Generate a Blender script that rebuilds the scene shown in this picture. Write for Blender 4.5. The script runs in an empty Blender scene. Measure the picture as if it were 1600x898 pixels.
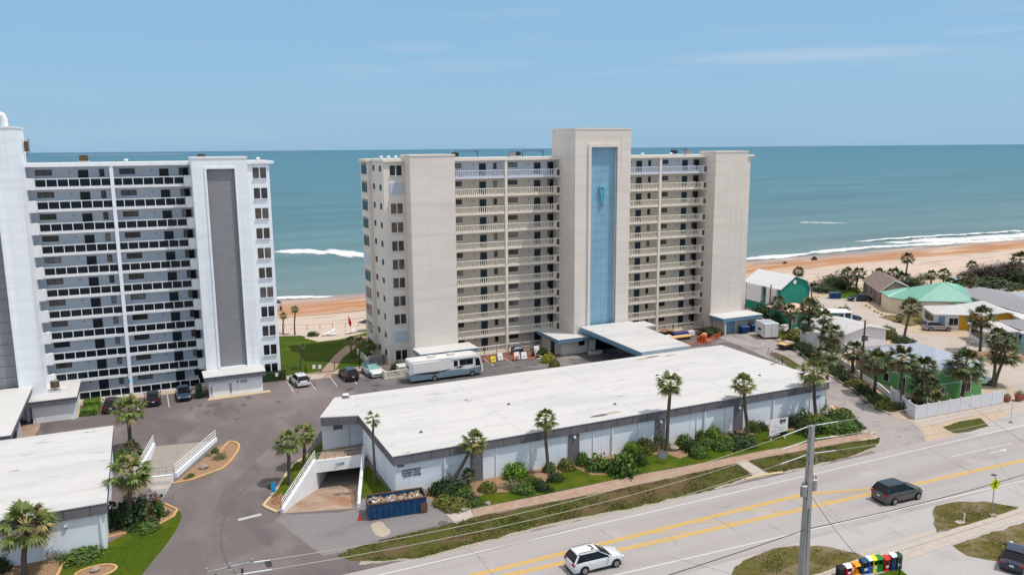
import bpy, math, random
import numpy as np
from mathutils import Vector, Matrix, noise
from mathutils.geometry import tessellate_polygon
random.seed(7)
S = bpy.context.scene
COL = S.collection
R = math.radians
# ------------------------------------------------------------------ camera
F, CX, CY, CAMH = 1250.0, 800.0, 449.0, 33.5
yaw, pitch, roll = R(-24.7), R(-9.98), 0.0073
FW = np.array([math.sin(-yaw)*math.cos(pitch), math.cos(yaw)*math.cos(pitch), math.sin(pitch)])
_r = np.array([math.cos(yaw), math.sin(yaw), 0.0]); _u = np.cross(_r, FW)
RT = math.cos(roll)*_r - math.sin(roll)*_u
UP = math.sin(roll)*_r + math.cos(roll)*_u
CAM = np.array([0, 0, CAMH])
cd = bpy.data.cameras.new('camera'); cam = bpy.data.objects.new('camera', cd); COL.objects.link(cam)
cd.sensor_width = 36; cd.lens = 36*F/1600; cd.clip_start = 0.5; cd.clip_end = 40000
cam.matrix_world = Matrix(((RT[0], UP[0], -FW[0], 0), (RT[1], UP[1], -FW[1], 0), (RT[2], UP[2], -FW[2], CAMH), (0, 0, 0, 1)))
S.camera = cam
# ------------------------------------------------------------------ sky, sun, exposure
SUN = Vector((0.36, -0.27, 1.0)).normalized()
w = bpy.data.worlds.new('World'); S.world = w; w.use_nodes = True
nt = w.node_tree; bg = nt.nodes['Background']
sky = nt.nodes.new('ShaderNodeTexSky'); sky.sky_type = 'NISHITA'; sky.sun_disc = False
sky.sun_elevation = math.asin(SUN.z); sky.sun_rotation = math.atan2(SUN.x, SUN.y)
sky.air_density = 1.0; sky.dust_density = 0.6; sky.ozone_density = 2.2; sky.altitude = 0
tc = nt.nodes.new('ShaderNodeTexCoord')
mp = nt.nodes.new('ShaderNodeMapping'); mp.inputs['Scale'].default_value = (2.2, 2.2, 26)
mp.inputs['Rotation'].default_value = (0, 0, 0.4)
nz = nt.nodes.new('ShaderNodeTexNoise'); nz.inputs['Scale'].default_value = 1.3; nz.inputs['Detail'].default_value = 7; nz.inputs['Roughness'].default_value = 0.55
rp = nt.nodes.new('ShaderNodeValToRGB'); rp.color_ramp.elements[0].position = 0.51; rp.color_ramp.elements[1].position = 0.66
rp.color_ramp.elements[1].color = (0.6, 0.6, 0.6, 1)
hs = nt.nodes.new('ShaderNodeMix'); hs.data_type = 'RGBA'
hs.inputs['B'].default_value = (2.9, 4.0, 5.1, 1)
nt.links.new(tc.outputs['Generated'], mp.inputs['Vector']); nt.links.new(mp.outputs[0], nz.inputs['Vector'])
nt.links.new(nz.outputs['Fac'], rp.inputs[0])
def wm(op, a, b_=None, c=None):
    q = nt.nodes.new('ShaderNodeMath'); q.operation = op
    for i, v in enumerate((a, b_, c)):
        if v is None: continue
        if isinstance(v, (int, float)): q.inputs[i].default_value = v
        else: nt.links.new(v, q.inputs[i])
    return q.outputs[0]
sxyz = nt.nodes.new('ShaderNodeSeparateXYZ'); nt.links.new(tc.outputs['Generated'], sxyz.inputs[0])
AZ = wm('ARCTAN2', sxyz.outputs['X'], sxyz.outputs['Y']); EL = sxyz.outputs['Z']
tot = wm('MULTIPLY', rp.outputs[0], .35)
for a0, z0, wa, wz, k in ((.315, .117, .055, .010, .9), (.385, .097, .09, .011, .8), (.77, .099, .19, .010, 1.0), (.25, .092, .10, .006, .4), (.95, .115, .05, .005, .7), (.56, .086, .13, .007, .4)):     # thin cirrus streaks: azimuth, height, half sizes
    rr_ = wm('ADD', wm('POWER', wm('DIVIDE', wm('SUBTRACT', AZ, a0), wa), 2), wm('POWER', wm('DIVIDE', wm('SUBTRACT', EL, z0), wz), 2))
    mk = wm('MULTIPLY', wm('MAXIMUM', wm('SUBTRACT', 1, rr_), 0), k); tot = wm('MAXIMUM', tot, wm('MULTIPLY', mk, wm('MULTIPLY_ADD', nz.outputs['Fac'], 2.6, -.7)))
nt.links.new(wm('MINIMUM', tot, .8), hs.inputs['Factor'])
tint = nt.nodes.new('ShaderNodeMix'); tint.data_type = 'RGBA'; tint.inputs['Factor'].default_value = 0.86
zs = nt.nodes.new('ShaderNodeSeparateXYZ'); zr = nt.nodes.new('ShaderNodeValToRGB')     # unseen upper sky made paler and brighter to warm the shade; clear blue below
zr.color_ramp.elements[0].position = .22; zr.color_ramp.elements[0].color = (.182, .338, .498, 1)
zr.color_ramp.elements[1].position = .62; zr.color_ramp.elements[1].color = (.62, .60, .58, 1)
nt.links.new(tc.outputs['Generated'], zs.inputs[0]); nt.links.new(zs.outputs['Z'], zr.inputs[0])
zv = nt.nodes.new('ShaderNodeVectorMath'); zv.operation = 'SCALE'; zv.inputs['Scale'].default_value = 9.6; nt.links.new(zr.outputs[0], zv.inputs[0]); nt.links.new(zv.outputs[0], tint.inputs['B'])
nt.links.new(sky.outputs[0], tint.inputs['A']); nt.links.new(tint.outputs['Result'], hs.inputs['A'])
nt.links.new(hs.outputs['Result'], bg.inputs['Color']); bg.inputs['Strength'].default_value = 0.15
sl = bpy.data.lights.new('sun', 'SUN'); so = bpy.data.objects.new('sun', sl); COL.objects.link(so)
sl.energy = 3.2; sl.angle = R(0.53); sl.color = (1.0, 0.93, 0.86)
so.rotation_euler = SUN.to_track_quat('Z', 'Y').to_euler(); so.location = (0, 0, 80)
S.view_settings.view_transform = 'Standard'; S.view_settings.look = 'None'
S.view_settings.exposure = 0.0; S.view_settings.gamma = 1; S.view_settings.use_curve_mapping = False
S.cycles.max_bounces = 6; S.cycles.diffuse_bounces = 3; S.cycles.glossy_bounces = 3; S.cycles.transparent_max_bounces = 6
S.cycles.caustics_reflective = False; S.cycles.caustics_refractive = False
S.cycles.use_denoising = True

# ------------------------------------------------------------------ pixel -> point on the ground (to survey the site)
def ray(x, y): return FW*F + RT*(x-CX) - UP*(y-CY)
def G(x, y, z=0.0):
    d = ray(x, y); t = (z-CAMH)/d[2]; p = CAM+d*t; return Vector((p[0], p[1], z))
def AY(x, y, Y):
    d = ray(x, y); p = CAM+d*(Y/d[1]); return Vector(p)
def dist(x, y): return math.hypot(x, y)

# ------------------------------------------------------------------ materials
MATS = {}
ALB = {}     # true albedo relative to the colour seen in full sun
for _n, _f in (('lot', .93), ('lot_old', .93), ('apron', .84), ('driveway', .78), ('road', .65), ('shoulder', .66), ('street', .70), ('yard', .68), ('white_line', .74), ('faded_line', .74), ('yellow_line', .74), ('brick_walk', .72), ('concrete', .72), ('tan_concrete', .74), ('grey_deck', .74), ('kerb', .74), ('orange_kerb', .74), ('mulch', .72), ('lawn', .60), ('beach_lawn', .60), ('verge', .60), ('dry_verge', .66), ('gravel_edge', .70), ('roof_white', .66), ('roof_clean', .68), ('land_sand', .70), ('sand_pale', .70), ('red_paver', .74), ('sea', .6), ('grass_green', .8), ('grass_dry', .8), ('debris', .8), ('rock', .8), ('roof_brown', .8), ('roof_grey', .8), ('roof_bluegrey', .8), ('roof_palegrey', .8), ('roof_mint', .60), ('roof_mint_rib', .72), ('roof_whitemetal', .78), ('car_white', .8), ('skid', .85), ('tar', .8), ('pale_stain', .75), ('wet_stain', .85), ('foam', .8)): ALB[_n] = _f
def mat(name, col, rough=0.6, var=0.12, scale=3.0, bump=0.0, metal=0.0, col2=None, detail=4, spec=0.3, stretch=None, island=0.0, obj=False, c2pos=(0.42, 0.62), trans=0.0):
    m = bpy.data.materials.new(name); m.use_nodes = True; n = m.node_tree.nodes; l = m.node_tree.links
    k_ = ALB.get(name, 1.0); col = tuple(v*k_ for v in col); col2 = tuple(v*k_ for v in col2) if col2 else None
    if name in ('lawn', 'beach_lawn', 'verge', 'dry_verge', 'mulch', 'yard', 'land_sand', 'lot', 'lot_old', 'apron'): spec = .08
    b = n['Principled BSDF']; b.inputs['Roughness'].default_value = rough; b.inputs['Metallic'].default_value = metal
    b.inputs['Specular IOR Level'].default_value = spec
    g = n.new('ShaderNodeNewGeometry')
    src = g.outputs['Position']
    if obj:
        t = n.new('ShaderNodeTexCoord'); src = t.outputs['Object']
    if stretch:
        mm = n.new('ShaderNodeMapping'); mm.inputs['Scale'].default_value = stretch; l.new(src, mm.inputs['Vector']); src = mm.outputs[0]
    nz = n.new('ShaderNodeTexNoise'); nz.inputs['Scale'].default_value = scale; nz.inputs['Detail'].default_value = detail
    nz.inputs['Roughness'].default_value = 0.6
    l.new(src, nz.inputs['Vector'])
    c = col; c2 = col2 if col2 else tuple(max(0, v*(1-2*var)) for v in col)
    if not col2: c = tuple(min(1, v*(1+var*0.6)) for v in col)
    r = n.new('ShaderNodeValToRGB'); r.color_ramp.elements[0].color = (*c2, 1); r.color_ramp.elements[1].color = (*c, 1)
    r.color_ramp.elements[0].position, r.color_ramp.elements[1].position = c2pos if col2 else (0.3, 0.62)
    l.new(nz.outputs['Fac'], r.inputs[0]); out = r.outputs[0]
    if island:
        hv = n.new('ShaderNodeHueSaturation'); ma = n.new('ShaderNodeMapRange')
        ma.inputs['To Min'].default_value = 1-island; ma.inputs['To Max'].default_value = 1+island
        l.new(g.outputs['Random Per Island'], ma.inputs['Value']); l.new(ma.outputs[0], hv.inputs['Value']); l.new(out, hv.inputs['Color']); out = hv.outputs[0]
    l.new(out, b.inputs['Base Color'])
    if bump:
        bp = n.new('ShaderNodeBump'); bp.inputs['Strength'].default_value = bump; bp.inputs['Distance'].default_value = 0.05
        l.new(nz.outputs['Fac'], bp.inputs['Height']); l.new(bp.outputs[0], b.inputs['Normal'])
    m['_out'] = ''
    MATS[name] = m; return m
def layer(m, scale, lo, hi, dark, stretch=None, detail=6, seed=0.0):
    """second noise that mixes another colour in (stains, wear, patches)"""
    n = m.node_tree.nodes; l = m.node_tree.links; b = n['Principled BSDF']
    src = b.inputs['Base Color'].links[0].from_socket; k_ = ALB.get(m.name.split('.')[0], 1.0); dark = tuple(v*k_ for v in dark)
    g = n.new('ShaderNodeNewGeometry'); mm = n.new('ShaderNodeMapping')
    mm.inputs['Location'].default_value = (seed, seed*1.7, 0)
    if stretch: mm.inputs['Scale'].default_value = stretch
    l.new(g.outputs['Position'], mm.inputs['Vector'])
    nz = n.new('ShaderNodeTexNoise'); nz.inputs['Scale'].default_value = scale; nz.inputs['Detail'].default_value = detail
    l.new(mm.outputs[0], nz.inputs['Vector'])
    mr = n.new('ShaderNodeMapRange'); mr.inputs['From Min'].default_value = lo; mr.inputs['From Max'].default_value = hi
    l.new(nz.outputs['Fac'], mr.inputs['Value'])
    mx = n.new('ShaderNodeMix'); mx.data_type = 'RGBA'; l.new(mr.outputs[0], mx.inputs['Factor'])
    l.new(src, mx.inputs['A']); mx.inputs['B'].default_value = (*dark, 1)
    l.new(mx.outputs['Result'], b.inputs['Base Color']); return m
def s2l(r, g, b):
    f = lambda c: (c/255/12.92) if c <= 10 else ((c/255+0.055)/1.055)**2.4
    return (f(r), f(g), f(b))

mat('lot', s2l(112, 105, 105), 0.85, 0.10, 9, 0.15, detail=8)
layer(MATS['lot'], 0.05, 0.46, 0.68, s2l(130, 121, 120), detail=4, seed=2)
layer(MATS['lot'], 0.13, 0.5, 0.75, s2l(140, 131, 131)); layer(MATS['lot'], 0.35, 0.56, 0.72, s2l(98, 92, 95), stretch=(1, .35, 1), seed=9)
mat('lot_dark', s2l(106, 99, 99), 0.85, 0.10, 8, 0.15, detail=8); layer(MATS['lot_dark'], 0.3, .45, .7, s2l(120, 112, 111), stretch=(1, .4, 1), seed=5)
mat('lot_old', s2l(112, 109, 110), 0.85, 0.12, 7, 0.15, detail=8)
layer(MATS['lot_old'], 0.22, 0.5, 0.66, s2l(150, 146, 142), stretch=(.6, 1, 1), seed=3); layer(MATS['lot_old'], 0.5, 0.55, 0.7, s2l(80, 78, 80), seed=31)
mat('apron', s2l(140, 137, 138), 0.85, 0.1, 6, 0.1, detail=8); layer(MATS['apron'], 0.5, 0.52, 0.75, s2l(120, 117, 117), stretch=(.25, 1, 1))
mat('driveway', s2l(176, 169, 167), 0.85, 0.09, 5, 0.1, detail=8)
layer(MATS['driveway'], 0.28, 0.5, 0.68, s2l(145, 139, 139), stretch=(1, .5, 1)); layer(MATS['driveway'], 0.9, 0.6, 0.72, s2l(120, 114, 114), seed=5)
mat('road', s2l(196, 191, 190), 0.8, 0.05, 8, 0.05, detail=9)
layer(MATS['road'], 0.5, 0.45, 0.7, s2l(184, 176, 174), stretch=(.06, 1, 1)); layer(MATS['road'], 0.25, 0.6, 0.75, s2l(205, 201, 200), seed=8)
mat('shoulder', s2l(204, 201, 200), 0.8, 0.05, 6, 0.05, detail=9); layer(MATS['shoulder'], 0.35, 0.55, 0.75, s2l(186, 180, 180), seed=4)
mat('street', s2l(208, 196, 186), 0.85, 0.05, 2, 0.05, detail=8); layer(MATS['street'], 0.3, 0.52, 0.75, s2l(190, 180, 174))
mat('yard', s2l(216, 196, 172), 0.95, 0.08, 2, 0.1, detail=8); layer(MATS['yard'], 0.2, 0.5, 0.7, s2l(200, 182, 164), seed=2)
mat('white_line', s2l(226, 226, 226), 0.7, 0.06, 12, detail=8, c2pos=(.2, .5))
mat('faded_line', s2l(205, 203, 201), 0.7, 0.08, 8, detail=8)
mat('yellow_line', s2l(232, 188, 84), 0.7, 0.06, 5, detail=8)
mat('brick_walk', s2l(186, 158, 138), 0.9, 0.10, 1.5, 0.1, detail=8); layer(MATS['brick_walk'], 0.8, 0.5, 0.7, s2l(196, 172, 158), seed=7)
mat('concrete', s2l(205, 194, 184), 0.85, 0.06, 1.5, 0.05, detail=8)
mat('tan_concrete', s2l(190, 166, 146), 0.85, 0.12, 0.7, 0.05, detail=8); layer(MATS['tan_concrete'], 0.35, 0.5, 0.7, s2l(170, 128, 98), stretch=(1, .4, 1), seed=3)
mat('grey_deck', s2l(172, 165, 158), 0.85, 0.06, 1.5, detail=8)
mat('kerb', s2l(222, 200, 165), 0.8, 0.05, 2)
mat('orange_kerb', s2l(226, 182, 128), 0.8, 0.08, 2)
mat('mulch', s2l(178, 146, 118), 0.95, 0.2, 5, 0.3, detail=8)
mat('lawn', s2l(88, 112, 28), 0.95, 0.22, 5, 0.4, detail=10); layer(MATS['lawn'], 0.25, 0.5, 0.72, s2l(118, 124, 40))
layer(MATS['lawn'], 0.9, 0.56, 0.7, s2l(66, 96, 22), seed=11)
mat('beach_lawn', s2l(84, 108, 28), 0.95, 0.2, 4, 0.4, detail=10); layer(MATS['beach_lawn'], 0.3, 0.5, 0.7, s2l(112, 122, 40), stretch=(.5, 1, 1))
mat('verge', s2l(100, 106, 52), 0.95, 0.2, 4, 0.4, detail=10)
layer(MATS['verge'], 0.30, 0.48, 0.6, s2l(122, 104, 78), stretch=(.45, 1, 1)); layer(MATS['verge'], 1.2, 0.56, 0.68, s2l(78, 92, 36), seed=6)
mat('dry_verge', s2l(118, 112, 64), 0.95, 0.2, 4, 0.4, detail=10)
layer(MATS['dry_verge'], 0.35, 0.46, 0.6, s2l(150, 134, 108), seed=2); layer(MATS['dry_verge'], 1.5, 0.55, 0.68, s2l(92, 98, 44), seed=16)
mat('gravel_edge', s2l(190, 182, 168), 0.95, 0.25, 7, 0.3, detail=9)
mat('roof_white', s2l(236, 236, 236), 0.7, 0.02, 1.2, 0.04, detail=6, spec=0.2)
layer(MATS['roof_white'], 0.3, 0.48, 0.7, s2l(222, 222, 224), stretch=(.35, 1.4, 1)); layer(MATS['roof_white'], 0.7, 0.62, 0.72, s2l(196, 196, 196), stretch=(.35, 1.2, 1), seed=13); layer(MATS['roof_white'], 1.0, 0.69, 0.74, s2l(140, 134, 124), stretch=(.35, 1, 1), seed=21)
mat('roof_clean', s2l(238, 238, 237), 0.6, 0.03, 1.5, spec=0.2)
mat('paint_bluewhite', s2l(232, 239, 247), 0.6, 0.03, 0.8, spec=0.2, stretch=(.2, .2, 2.2))
mat('paint_white', s2l(238, 242, 247), 0.6, 0.03, 0.7, spec=0.2, stretch=(.3, .3, 2))
mat('fascia_grey', s2l(112, 110, 116), 0.7, 0.08, 1.2)
mat('fascia_joint', s2l(78, 76, 82), 0.8, 0.05, 2)
mat('panel_grey', s2l(140, 140, 144), 0.7, 0.05, 1.5, stretch=(.4, .4, 2.5))
mat('beige', s2l(225, 216, 207), 0.7, 0.035, 0.6, spec=0.2, stretch=(.3, .3, 2.2)); layer(MATS['beige'], 0.12, 0.5, 0.75, s2l(217, 208, 199))
# weathering of the big painted walls: faint rain streaks and repaired bands
for nm_ in ('beige', 'paint_white', 'paint_bluewhite'):
    c_ = {'beige': (213, 203, 191), 'paint_white': (222, 228, 234), 'paint_bluewhite': (212, 219, 227)}[nm_]
    layer(MATS[nm_], 1.0, .56, .74, s2l(*c_), stretch=(1.6, 1.6, .06), seed=4); layer(MATS[nm_], 1.0, .55, .8, s2l(*c_), stretch=(.06, .06, 1.1), seed=14, detail=3)
mat('cream', s2l(230, 221, 206), 0.7, 0.05, 2, spec=0.2)
mat('cream_wall', s2l(214, 202, 188), 0.75, 0.04, 1.5, spec=0.2, stretch=(3, 3, .15))
mat('primer_white', s2l(208, 212, 222), 0.7, 0.03, 2, spec=0.2)
mat('corridor_grey', s2l(208, 214, 222), 0.75, 0.03, 1.5, spec=0.2)
mat('corridor_white', s2l(218, 222, 230), 0.75, 0.03, 1.5, spec=0.2)
mat('blue_panel', s2l(134, 174, 196), 0.6, 0.05, 0.8, spec=0.3, stretch=(1, 1, .5)); layer(MATS['blue_panel'], 0.35, 0.5, 0.7, s2l(134, 186, 214), stretch=(1, 1, .25))
mat('blue_joint', s2l(118, 164, 192), 0.7, 0.05, 2)
mat('emblem_teal', s2l(96, 176, 196), 0.5, 0.05, 2)
mat('blue_fascia', s2l(108, 146, 172), 0.6, 0.09, 1.6)
mat('blue_fascia_light', s2l(188, 206, 216), 0.6, 0.06, 1.6)
mat('teal_door', s2l(28, 50, 62), 0.5, 0.06, 2)
mat('dark_door', s2l(30, 36, 48), 0.45, 0.06, 2)
mat('slate_door', s2l(120, 156, 178), 0.5, 0.05, 2)
def glassy(name, col, rough=0.12, var=.3, sc=.9):
    m = mat(name, col, rough, var, sc, spec=0.6); return m
glassy('glass_dark', s2l(26, 26, 32)); glassy('glass_brown', s2l(92, 82, 78)); glassy('glass_mid', s2l(60, 56, 58)); glassy('glass_pale', s2l(130, 128, 128))
glassy('rail_glass', s2l(8, 24, 36), 0.2, .15); MATS['rail_glass'].node_tree.nodes['Principled BSDF'].inputs['Specular IOR Level'].default_value = .3
glassy('car_glass', s2l(12, 14, 18), 0.08, .1); MATS['car_glass'].node_tree.nodes['Principled BSDF'].inputs['Specular IOR Level'].default_value = .45; glassy('car_glass_light', s2l(120, 160, 160), 0.1, .1)
mat('shutter', s2l(196, 206, 218), 0.5, 0.02, 3)
mat('slot_brown', s2l(96, 80, 58), 0.8, 0.1, 3)
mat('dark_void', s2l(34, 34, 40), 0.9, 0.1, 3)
mat('metal_white', s2l(232, 233, 234), 0.45, 0.03, 3)
mat('metal_grey', s2l(150, 152, 154), 0.45, 0.08, 4, metal=0.3)
mat('metal_dark', s2l(48, 48, 50), 0.5, 0.1, 4)
mat('rust', s2l(110, 80, 62), 0.8, 0.2, 5)
mat('pole_concrete', s2l(150, 147, 145), 0.8, 0.06, 2, detail=7)
mat('pole_wood', s2l(104, 92, 82), 0.9, 0.15, 4, stretch=(4, 4, .4))
mat('wire', s2l(176, 170, 158), 0.6, 0.05, 3); mat('wire_dark', s2l(60, 54, 54), 0.7, 0.1, 3); mat('wire_cover', s2l(210, 216, 222), 0.6, 0.03, 3)
mat('trunk', s2l(104, 94, 84), 0.95, 0.25, 6, 0.4, obj=True, stretch=(1, 1, 4))
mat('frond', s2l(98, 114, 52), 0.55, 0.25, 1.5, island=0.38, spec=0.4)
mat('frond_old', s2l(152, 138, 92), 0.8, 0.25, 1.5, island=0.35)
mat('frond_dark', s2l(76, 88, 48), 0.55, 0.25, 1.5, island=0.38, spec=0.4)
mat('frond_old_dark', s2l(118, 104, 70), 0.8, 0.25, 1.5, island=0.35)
for nm, c in (('leaf_green', (84, 112, 44)), ('leaf_bright', (108, 140, 44)), ('leaf_olive', (112, 116, 50)), ('leaf_dark', (50, 72, 34)), ('leaf_yellow', (168, 164, 52)), ('leaf_grey', (120, 124, 96)), ('leaf_red', (150, 34, 58))):
    mat(nm, s2l(*c), 0.6, 0.25, 2.0, island=0.42, spec=0.35)
mat('twig', s2l(104, 92, 86), 0.9, 0.2, 3, island=0.3)
mat('bark', s2l(90, 78, 66), 0.95, 0.2, 6, 0.3)
mat('rock', s2l(170, 160, 148), 0.9, 0.2, 4, 0.3)
mat('rubber', s2l(28, 28, 30), 0.8, 0.1, 6); mat('rim', s2l(150, 150, 152), 0.35, 0.1, 6, metal=0.6)
mat('plastic_black', s2l(34, 34, 36), 0.6, 0.1, 4); mat('lamp_red', s2l(150, 20, 24), 0.25, 0.1, 6, spec=0.6); mat('lamp_clear', s2l(205, 208, 210), 0.15, 0.05, 6, spec=0.8)
mat('plate', s2l(220, 220, 215), 0.5, 0.03, 6)
def paint(name, c, metal=0.0, rough=0.25): 
    m = mat(name, s2l(*c), rough, 0.02, 2, spec=0.5, metal=metal); m.node_tree.nodes['Principled BSDF'].inputs['Coat Weight'].default_value = 0.5; return m
paint('car_white', (232, 234, 238)); paint('car_black', (22, 24, 30)); paint('car_darkgrey', (84, 82, 82), 0.3); paint('car_silver', (160, 154, 156), 0.4)
paint('car_navy', (26, 38, 62)); paint('car_blue', (24, 48, 92)); paint('car_roofblack', (18, 24, 32)); paint('car_slate', (52, 70, 92), .2); paint('car_wine', (58, 44, 52), .1)
paint('rv_white', (232, 230, 228)); paint('rv_blue', (118, 142, 160), .1); paint('rv_dark', (30, 42, 58), .1)
mat('dumpster_blue', s2l(26, 72, 112), 0.5, 0.15, 2); mat('bin_blue', s2l(24, 62, 110), 0.5, 0.12, 2); mat('bin_lid', s2l(60, 84, 116), 0.35, 0.1, 2)
mat('debris', s2l(206, 192, 176), 0.9, 0.2, 2, island=0.35); mat('plywood', s2l(216, 176, 122), 0.85, 0.1, 2, island=0.15)
mat('red_paver', s2l(150, 104, 96), 0.9, 0.2, 1.5, detail=8); mat('orange_mesh', s2l(206, 96, 54), 0.8, 0.15, 5); mat('tarp_blue', s2l(60, 78, 150), 0.6, 0.15, 2)
mat('sign_white', s2l(232, 230, 232), 0.6, 0.04, 3); mat('sign_yellow', s2l(228, 204, 40), 0.6, 0.06, 3); mat('sign_orange', s2l(216, 110, 60), 0.6, 0.06, 3); mat('sign_grey', s2l(166, 172, 180), 0.6, 0.04, 3)
mat('sign_lime', s2l(206, 226, 20), 0.5, 0.03, 4); mat('black', s2l(22, 22, 24), 0.6, 0.05, 4); mat('wood', s2l(150, 118, 86), 0.8, 0.12, 3)
mat('cone_red', s2l(196, 60, 36), 0.6, 0.08, 4)
mat('fence_white', s2l(232, 232, 236), 0.5, 0.02, 2); mat('terracotta', s2l(160, 96, 76), 0.8, 0.12, 4)
mat('wall_teal', s2l(44, 140, 122), 0.7, 0.05, 2, stretch=(.5, .5, 6)); mat('wall_aqua', s2l(128, 196, 206), 0.7, 0.05, 2); mat('wall_green', s2l(98, 162, 100), 0.7, 0.05, 2, stretch=(4, 4, .3))
mat('wall_white', s2l(222, 222, 228), 0.7, 0.03, 2); mat('wall_cream', s2l(226, 212, 184), 0.7, 0.05, 2); mat('wall_brown', s2l(150, 120, 112), 0.8, 0.12, 3); mat('wall_yellow', s2l(206, 156, 50), 0.7, 0.07, 2); mat('wall_olive', s2l(156, 150, 118), 0.75, 0.06, 2)
mat('wall_peach', s2l(212, 176, 160), 0.75, 0.05, 2)
mat('roof_brown', s2l(140, 122, 116), 0.9, 0.1, 3); mat('roof_grey', s2l(158, 158, 164), 0.9, 0.07, 3, detail=8); mat('roof_bluegrey', s2l(172, 184, 200), 0.85, 0.06, 2); mat('roof_palegrey', s2l(206, 206, 206), 0.85, 0.06, 1.5)
mat('roof_mint', s2l(140, 210, 190), 0.4, 0.04, 1, spec=0.4); mat('roof_mint_rib', s2l(170, 226, 210), 0.4, 0.03, 2, spec=0.4); mat('roof_whitemetal', s2l(236, 238, 240), 0.4, 0.02, 1, spec=0.4)
mat('sand_pale', s2l(222, 206, 188), 0.95, 0.06, 0.6, 0.1, detail=8)
mat('towel_red', s2l(186, 26, 34), 0.8, 0.08, 4); mat('skin', s2l(190, 140, 116), 0.6, 0.05, 5); mat('cloth_dark', s2l(50, 52, 66), 0.9, 0.1, 5)
mat('pool', s2l(120, 200, 196), 0.15, 0.1, 1); mat('foam', s2l(240, 243, 245), 0.8, 0.04, 1.0)

# land: sand whose own colour changes with the distance from the water
m = mat('land_sand', s2l(206, 190, 172), 0.95, 0.07, 0.8, 0.12, detail=9)
n = m.node_tree.nodes; l = m.node_tree.links; b = n['Principled BSDF']
g = n.new('ShaderNodeNewGeometry'); sx = n.new('ShaderNodeSeparateXYZ'); l.new(g.outputs['Position'], sx.inputs[0])
mp2 = n.new('ShaderNodeMapping'); mp2.inputs['Scale'].default_value = (.02, .12, 1); l.new(g.outputs['Position'], mp2.inputs['Vector'])
nz = n.new('ShaderNodeTexNoise'); nz.inputs['Scale'].default_value = 1; nz.inputs['Detail'].default_value = 8; l.new(mp2.outputs[0], nz.inputs['Vector'])
ad = n.new('ShaderNodeMath'); ad.operation = 'MULTIPLY_ADD'; ad.inputs[1].default_value = 16; l.new(nz.outputs['Fac'], ad.inputs[0]); l.new(sx.outputs['Y'], ad.inputs[2])
mr = n.new('ShaderNodeMapRange'); mr.inputs['From Min'].default_value = 150; mr.inputs['From Max'].default_value = 210; l.new(ad.outputs[0], mr.inputs['Value'])
cr = n.new('ShaderNodeValToRGB'); l.new(mr.outputs[0], cr.inputs[0]); e = cr.color_ramp.elements
e[0].position = 0.0; e[0].color = (*s2l(220, 204, 190), 1); e[1].position = 1.0; e[1].color = (*s2l(150, 150, 150), 1)
for p, c in ((.30, (228, 210, 196)), (.38, (222, 190, 166)), (.44, (208, 156, 118)), (.56, (206, 152, 116)), (.62, (204, 170, 150)), (.70, (184, 170, 166)), (.78, (164, 160, 163))):
    x = cr.color_ramp.elements.new(p); x.color = (*(v*.64 for v in s2l(*c)), 1)
for x in (e[0], cr.color_ramp.elements[-1]): x.color = (*(v*.72 for v in x.color[:3]), 1)
l.new(cr.outputs[0], b.inputs['Base Color'])
layer(m, 0.9, 0.58, 0.66, s2l(150, 124, 108), stretch=(.06, .9, 1), seed=5); layer(m, 0.25, 0.5, 0.7, s2l(232, 206, 186), stretch=(.2, 1, 1), seed=15)
# broken white water: opaque in the middle of each line, lacy towards its edges
m = MATS['foam']; n = m.node_tree.nodes; l = m.node_tree.links; b = n['Principled BSDF']
g = n.new('ShaderNodeNewGeometry'); mf = n.new('ShaderNodeMapping'); mf.inputs['Scale'].default_value = (.35, .9, 1); l.new(g.outputs['Position'], mf.inputs['Vector'])
nf = n.new('ShaderNodeTexNoise'); nf.inputs['Scale'].default_value = 1; nf.inputs['Detail'].default_value = 6; nf.inputs['Roughness'].default_value = .7; l.new(mf.outputs[0], nf.inputs['Vector'])
at_ = n.new('ShaderNodeAttribute'); at_.attribute_name = 'edge'; m1 = n.new('ShaderNodeMath'); m1.operation = 'MULTIPLY_ADD'; m1.inputs[1].default_value = .62; m1.inputs[2].default_value = -.82; l.new(at_.outputs['Fac'], m1.inputs[0])
m2 = n.new('ShaderNodeMath'); m2.operation = 'ADD'; l.new(m1.outputs[0], m2.inputs[0]); l.new(nf.outputs['Fac'], m2.inputs[1]); m3 = n.new('ShaderNodeMath'); m3.operation = 'MULTIPLY'; m3.inputs[1].default_value = 4.5; m3.use_clamp = True; l.new(m2.outputs[0], m3.inputs[0]); l.new(m3.outputs[0], b.inputs['Alpha'])
# sea
m = bpy.data.materials.new('sea_water'); m.use_nodes = True; MATS['sea'] = m
n = m.node_tree.nodes; l = m.node_tree.links; b = n['Principled BSDF']
g = n.new('ShaderNodeNewGeometry'); sx = n.new('ShaderNodeSeparateXYZ'); l.new(g.outputs['Position'], sx.inputs[0])
lg = n.new('ShaderNodeMath'); lg.operation = 'LOGARITHM'; lg.inputs[1].default_value = 10; l.new(sx.outputs['Y'], lg.inputs[0])
mr = n.new('ShaderNodeMapRange'); mr.inputs['From Min'].default_value = 2.26; mr.inputs['From Max'].default_value = 3.9; l.new(lg.outputs[0], mr.inputs['Value'])
cr = n.new('ShaderNodeValToRGB'); l.new(mr.outputs[0], cr.inputs[0]); e = cr.color_ramp.elements
e[0].color = (*s2l(106, 122, 118), 1); e[1].color = (*s2l(24, 92, 118), 1)
for p, c in ((.06, (90, 118, 118)), (.2, (64, 108, 116)), (.45, (46, 104, 118)), (.75, (34, 98, 118))):
    x = cr.color_ramp.elements.new(p); x.color = (*s2l(*c), 1)
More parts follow.
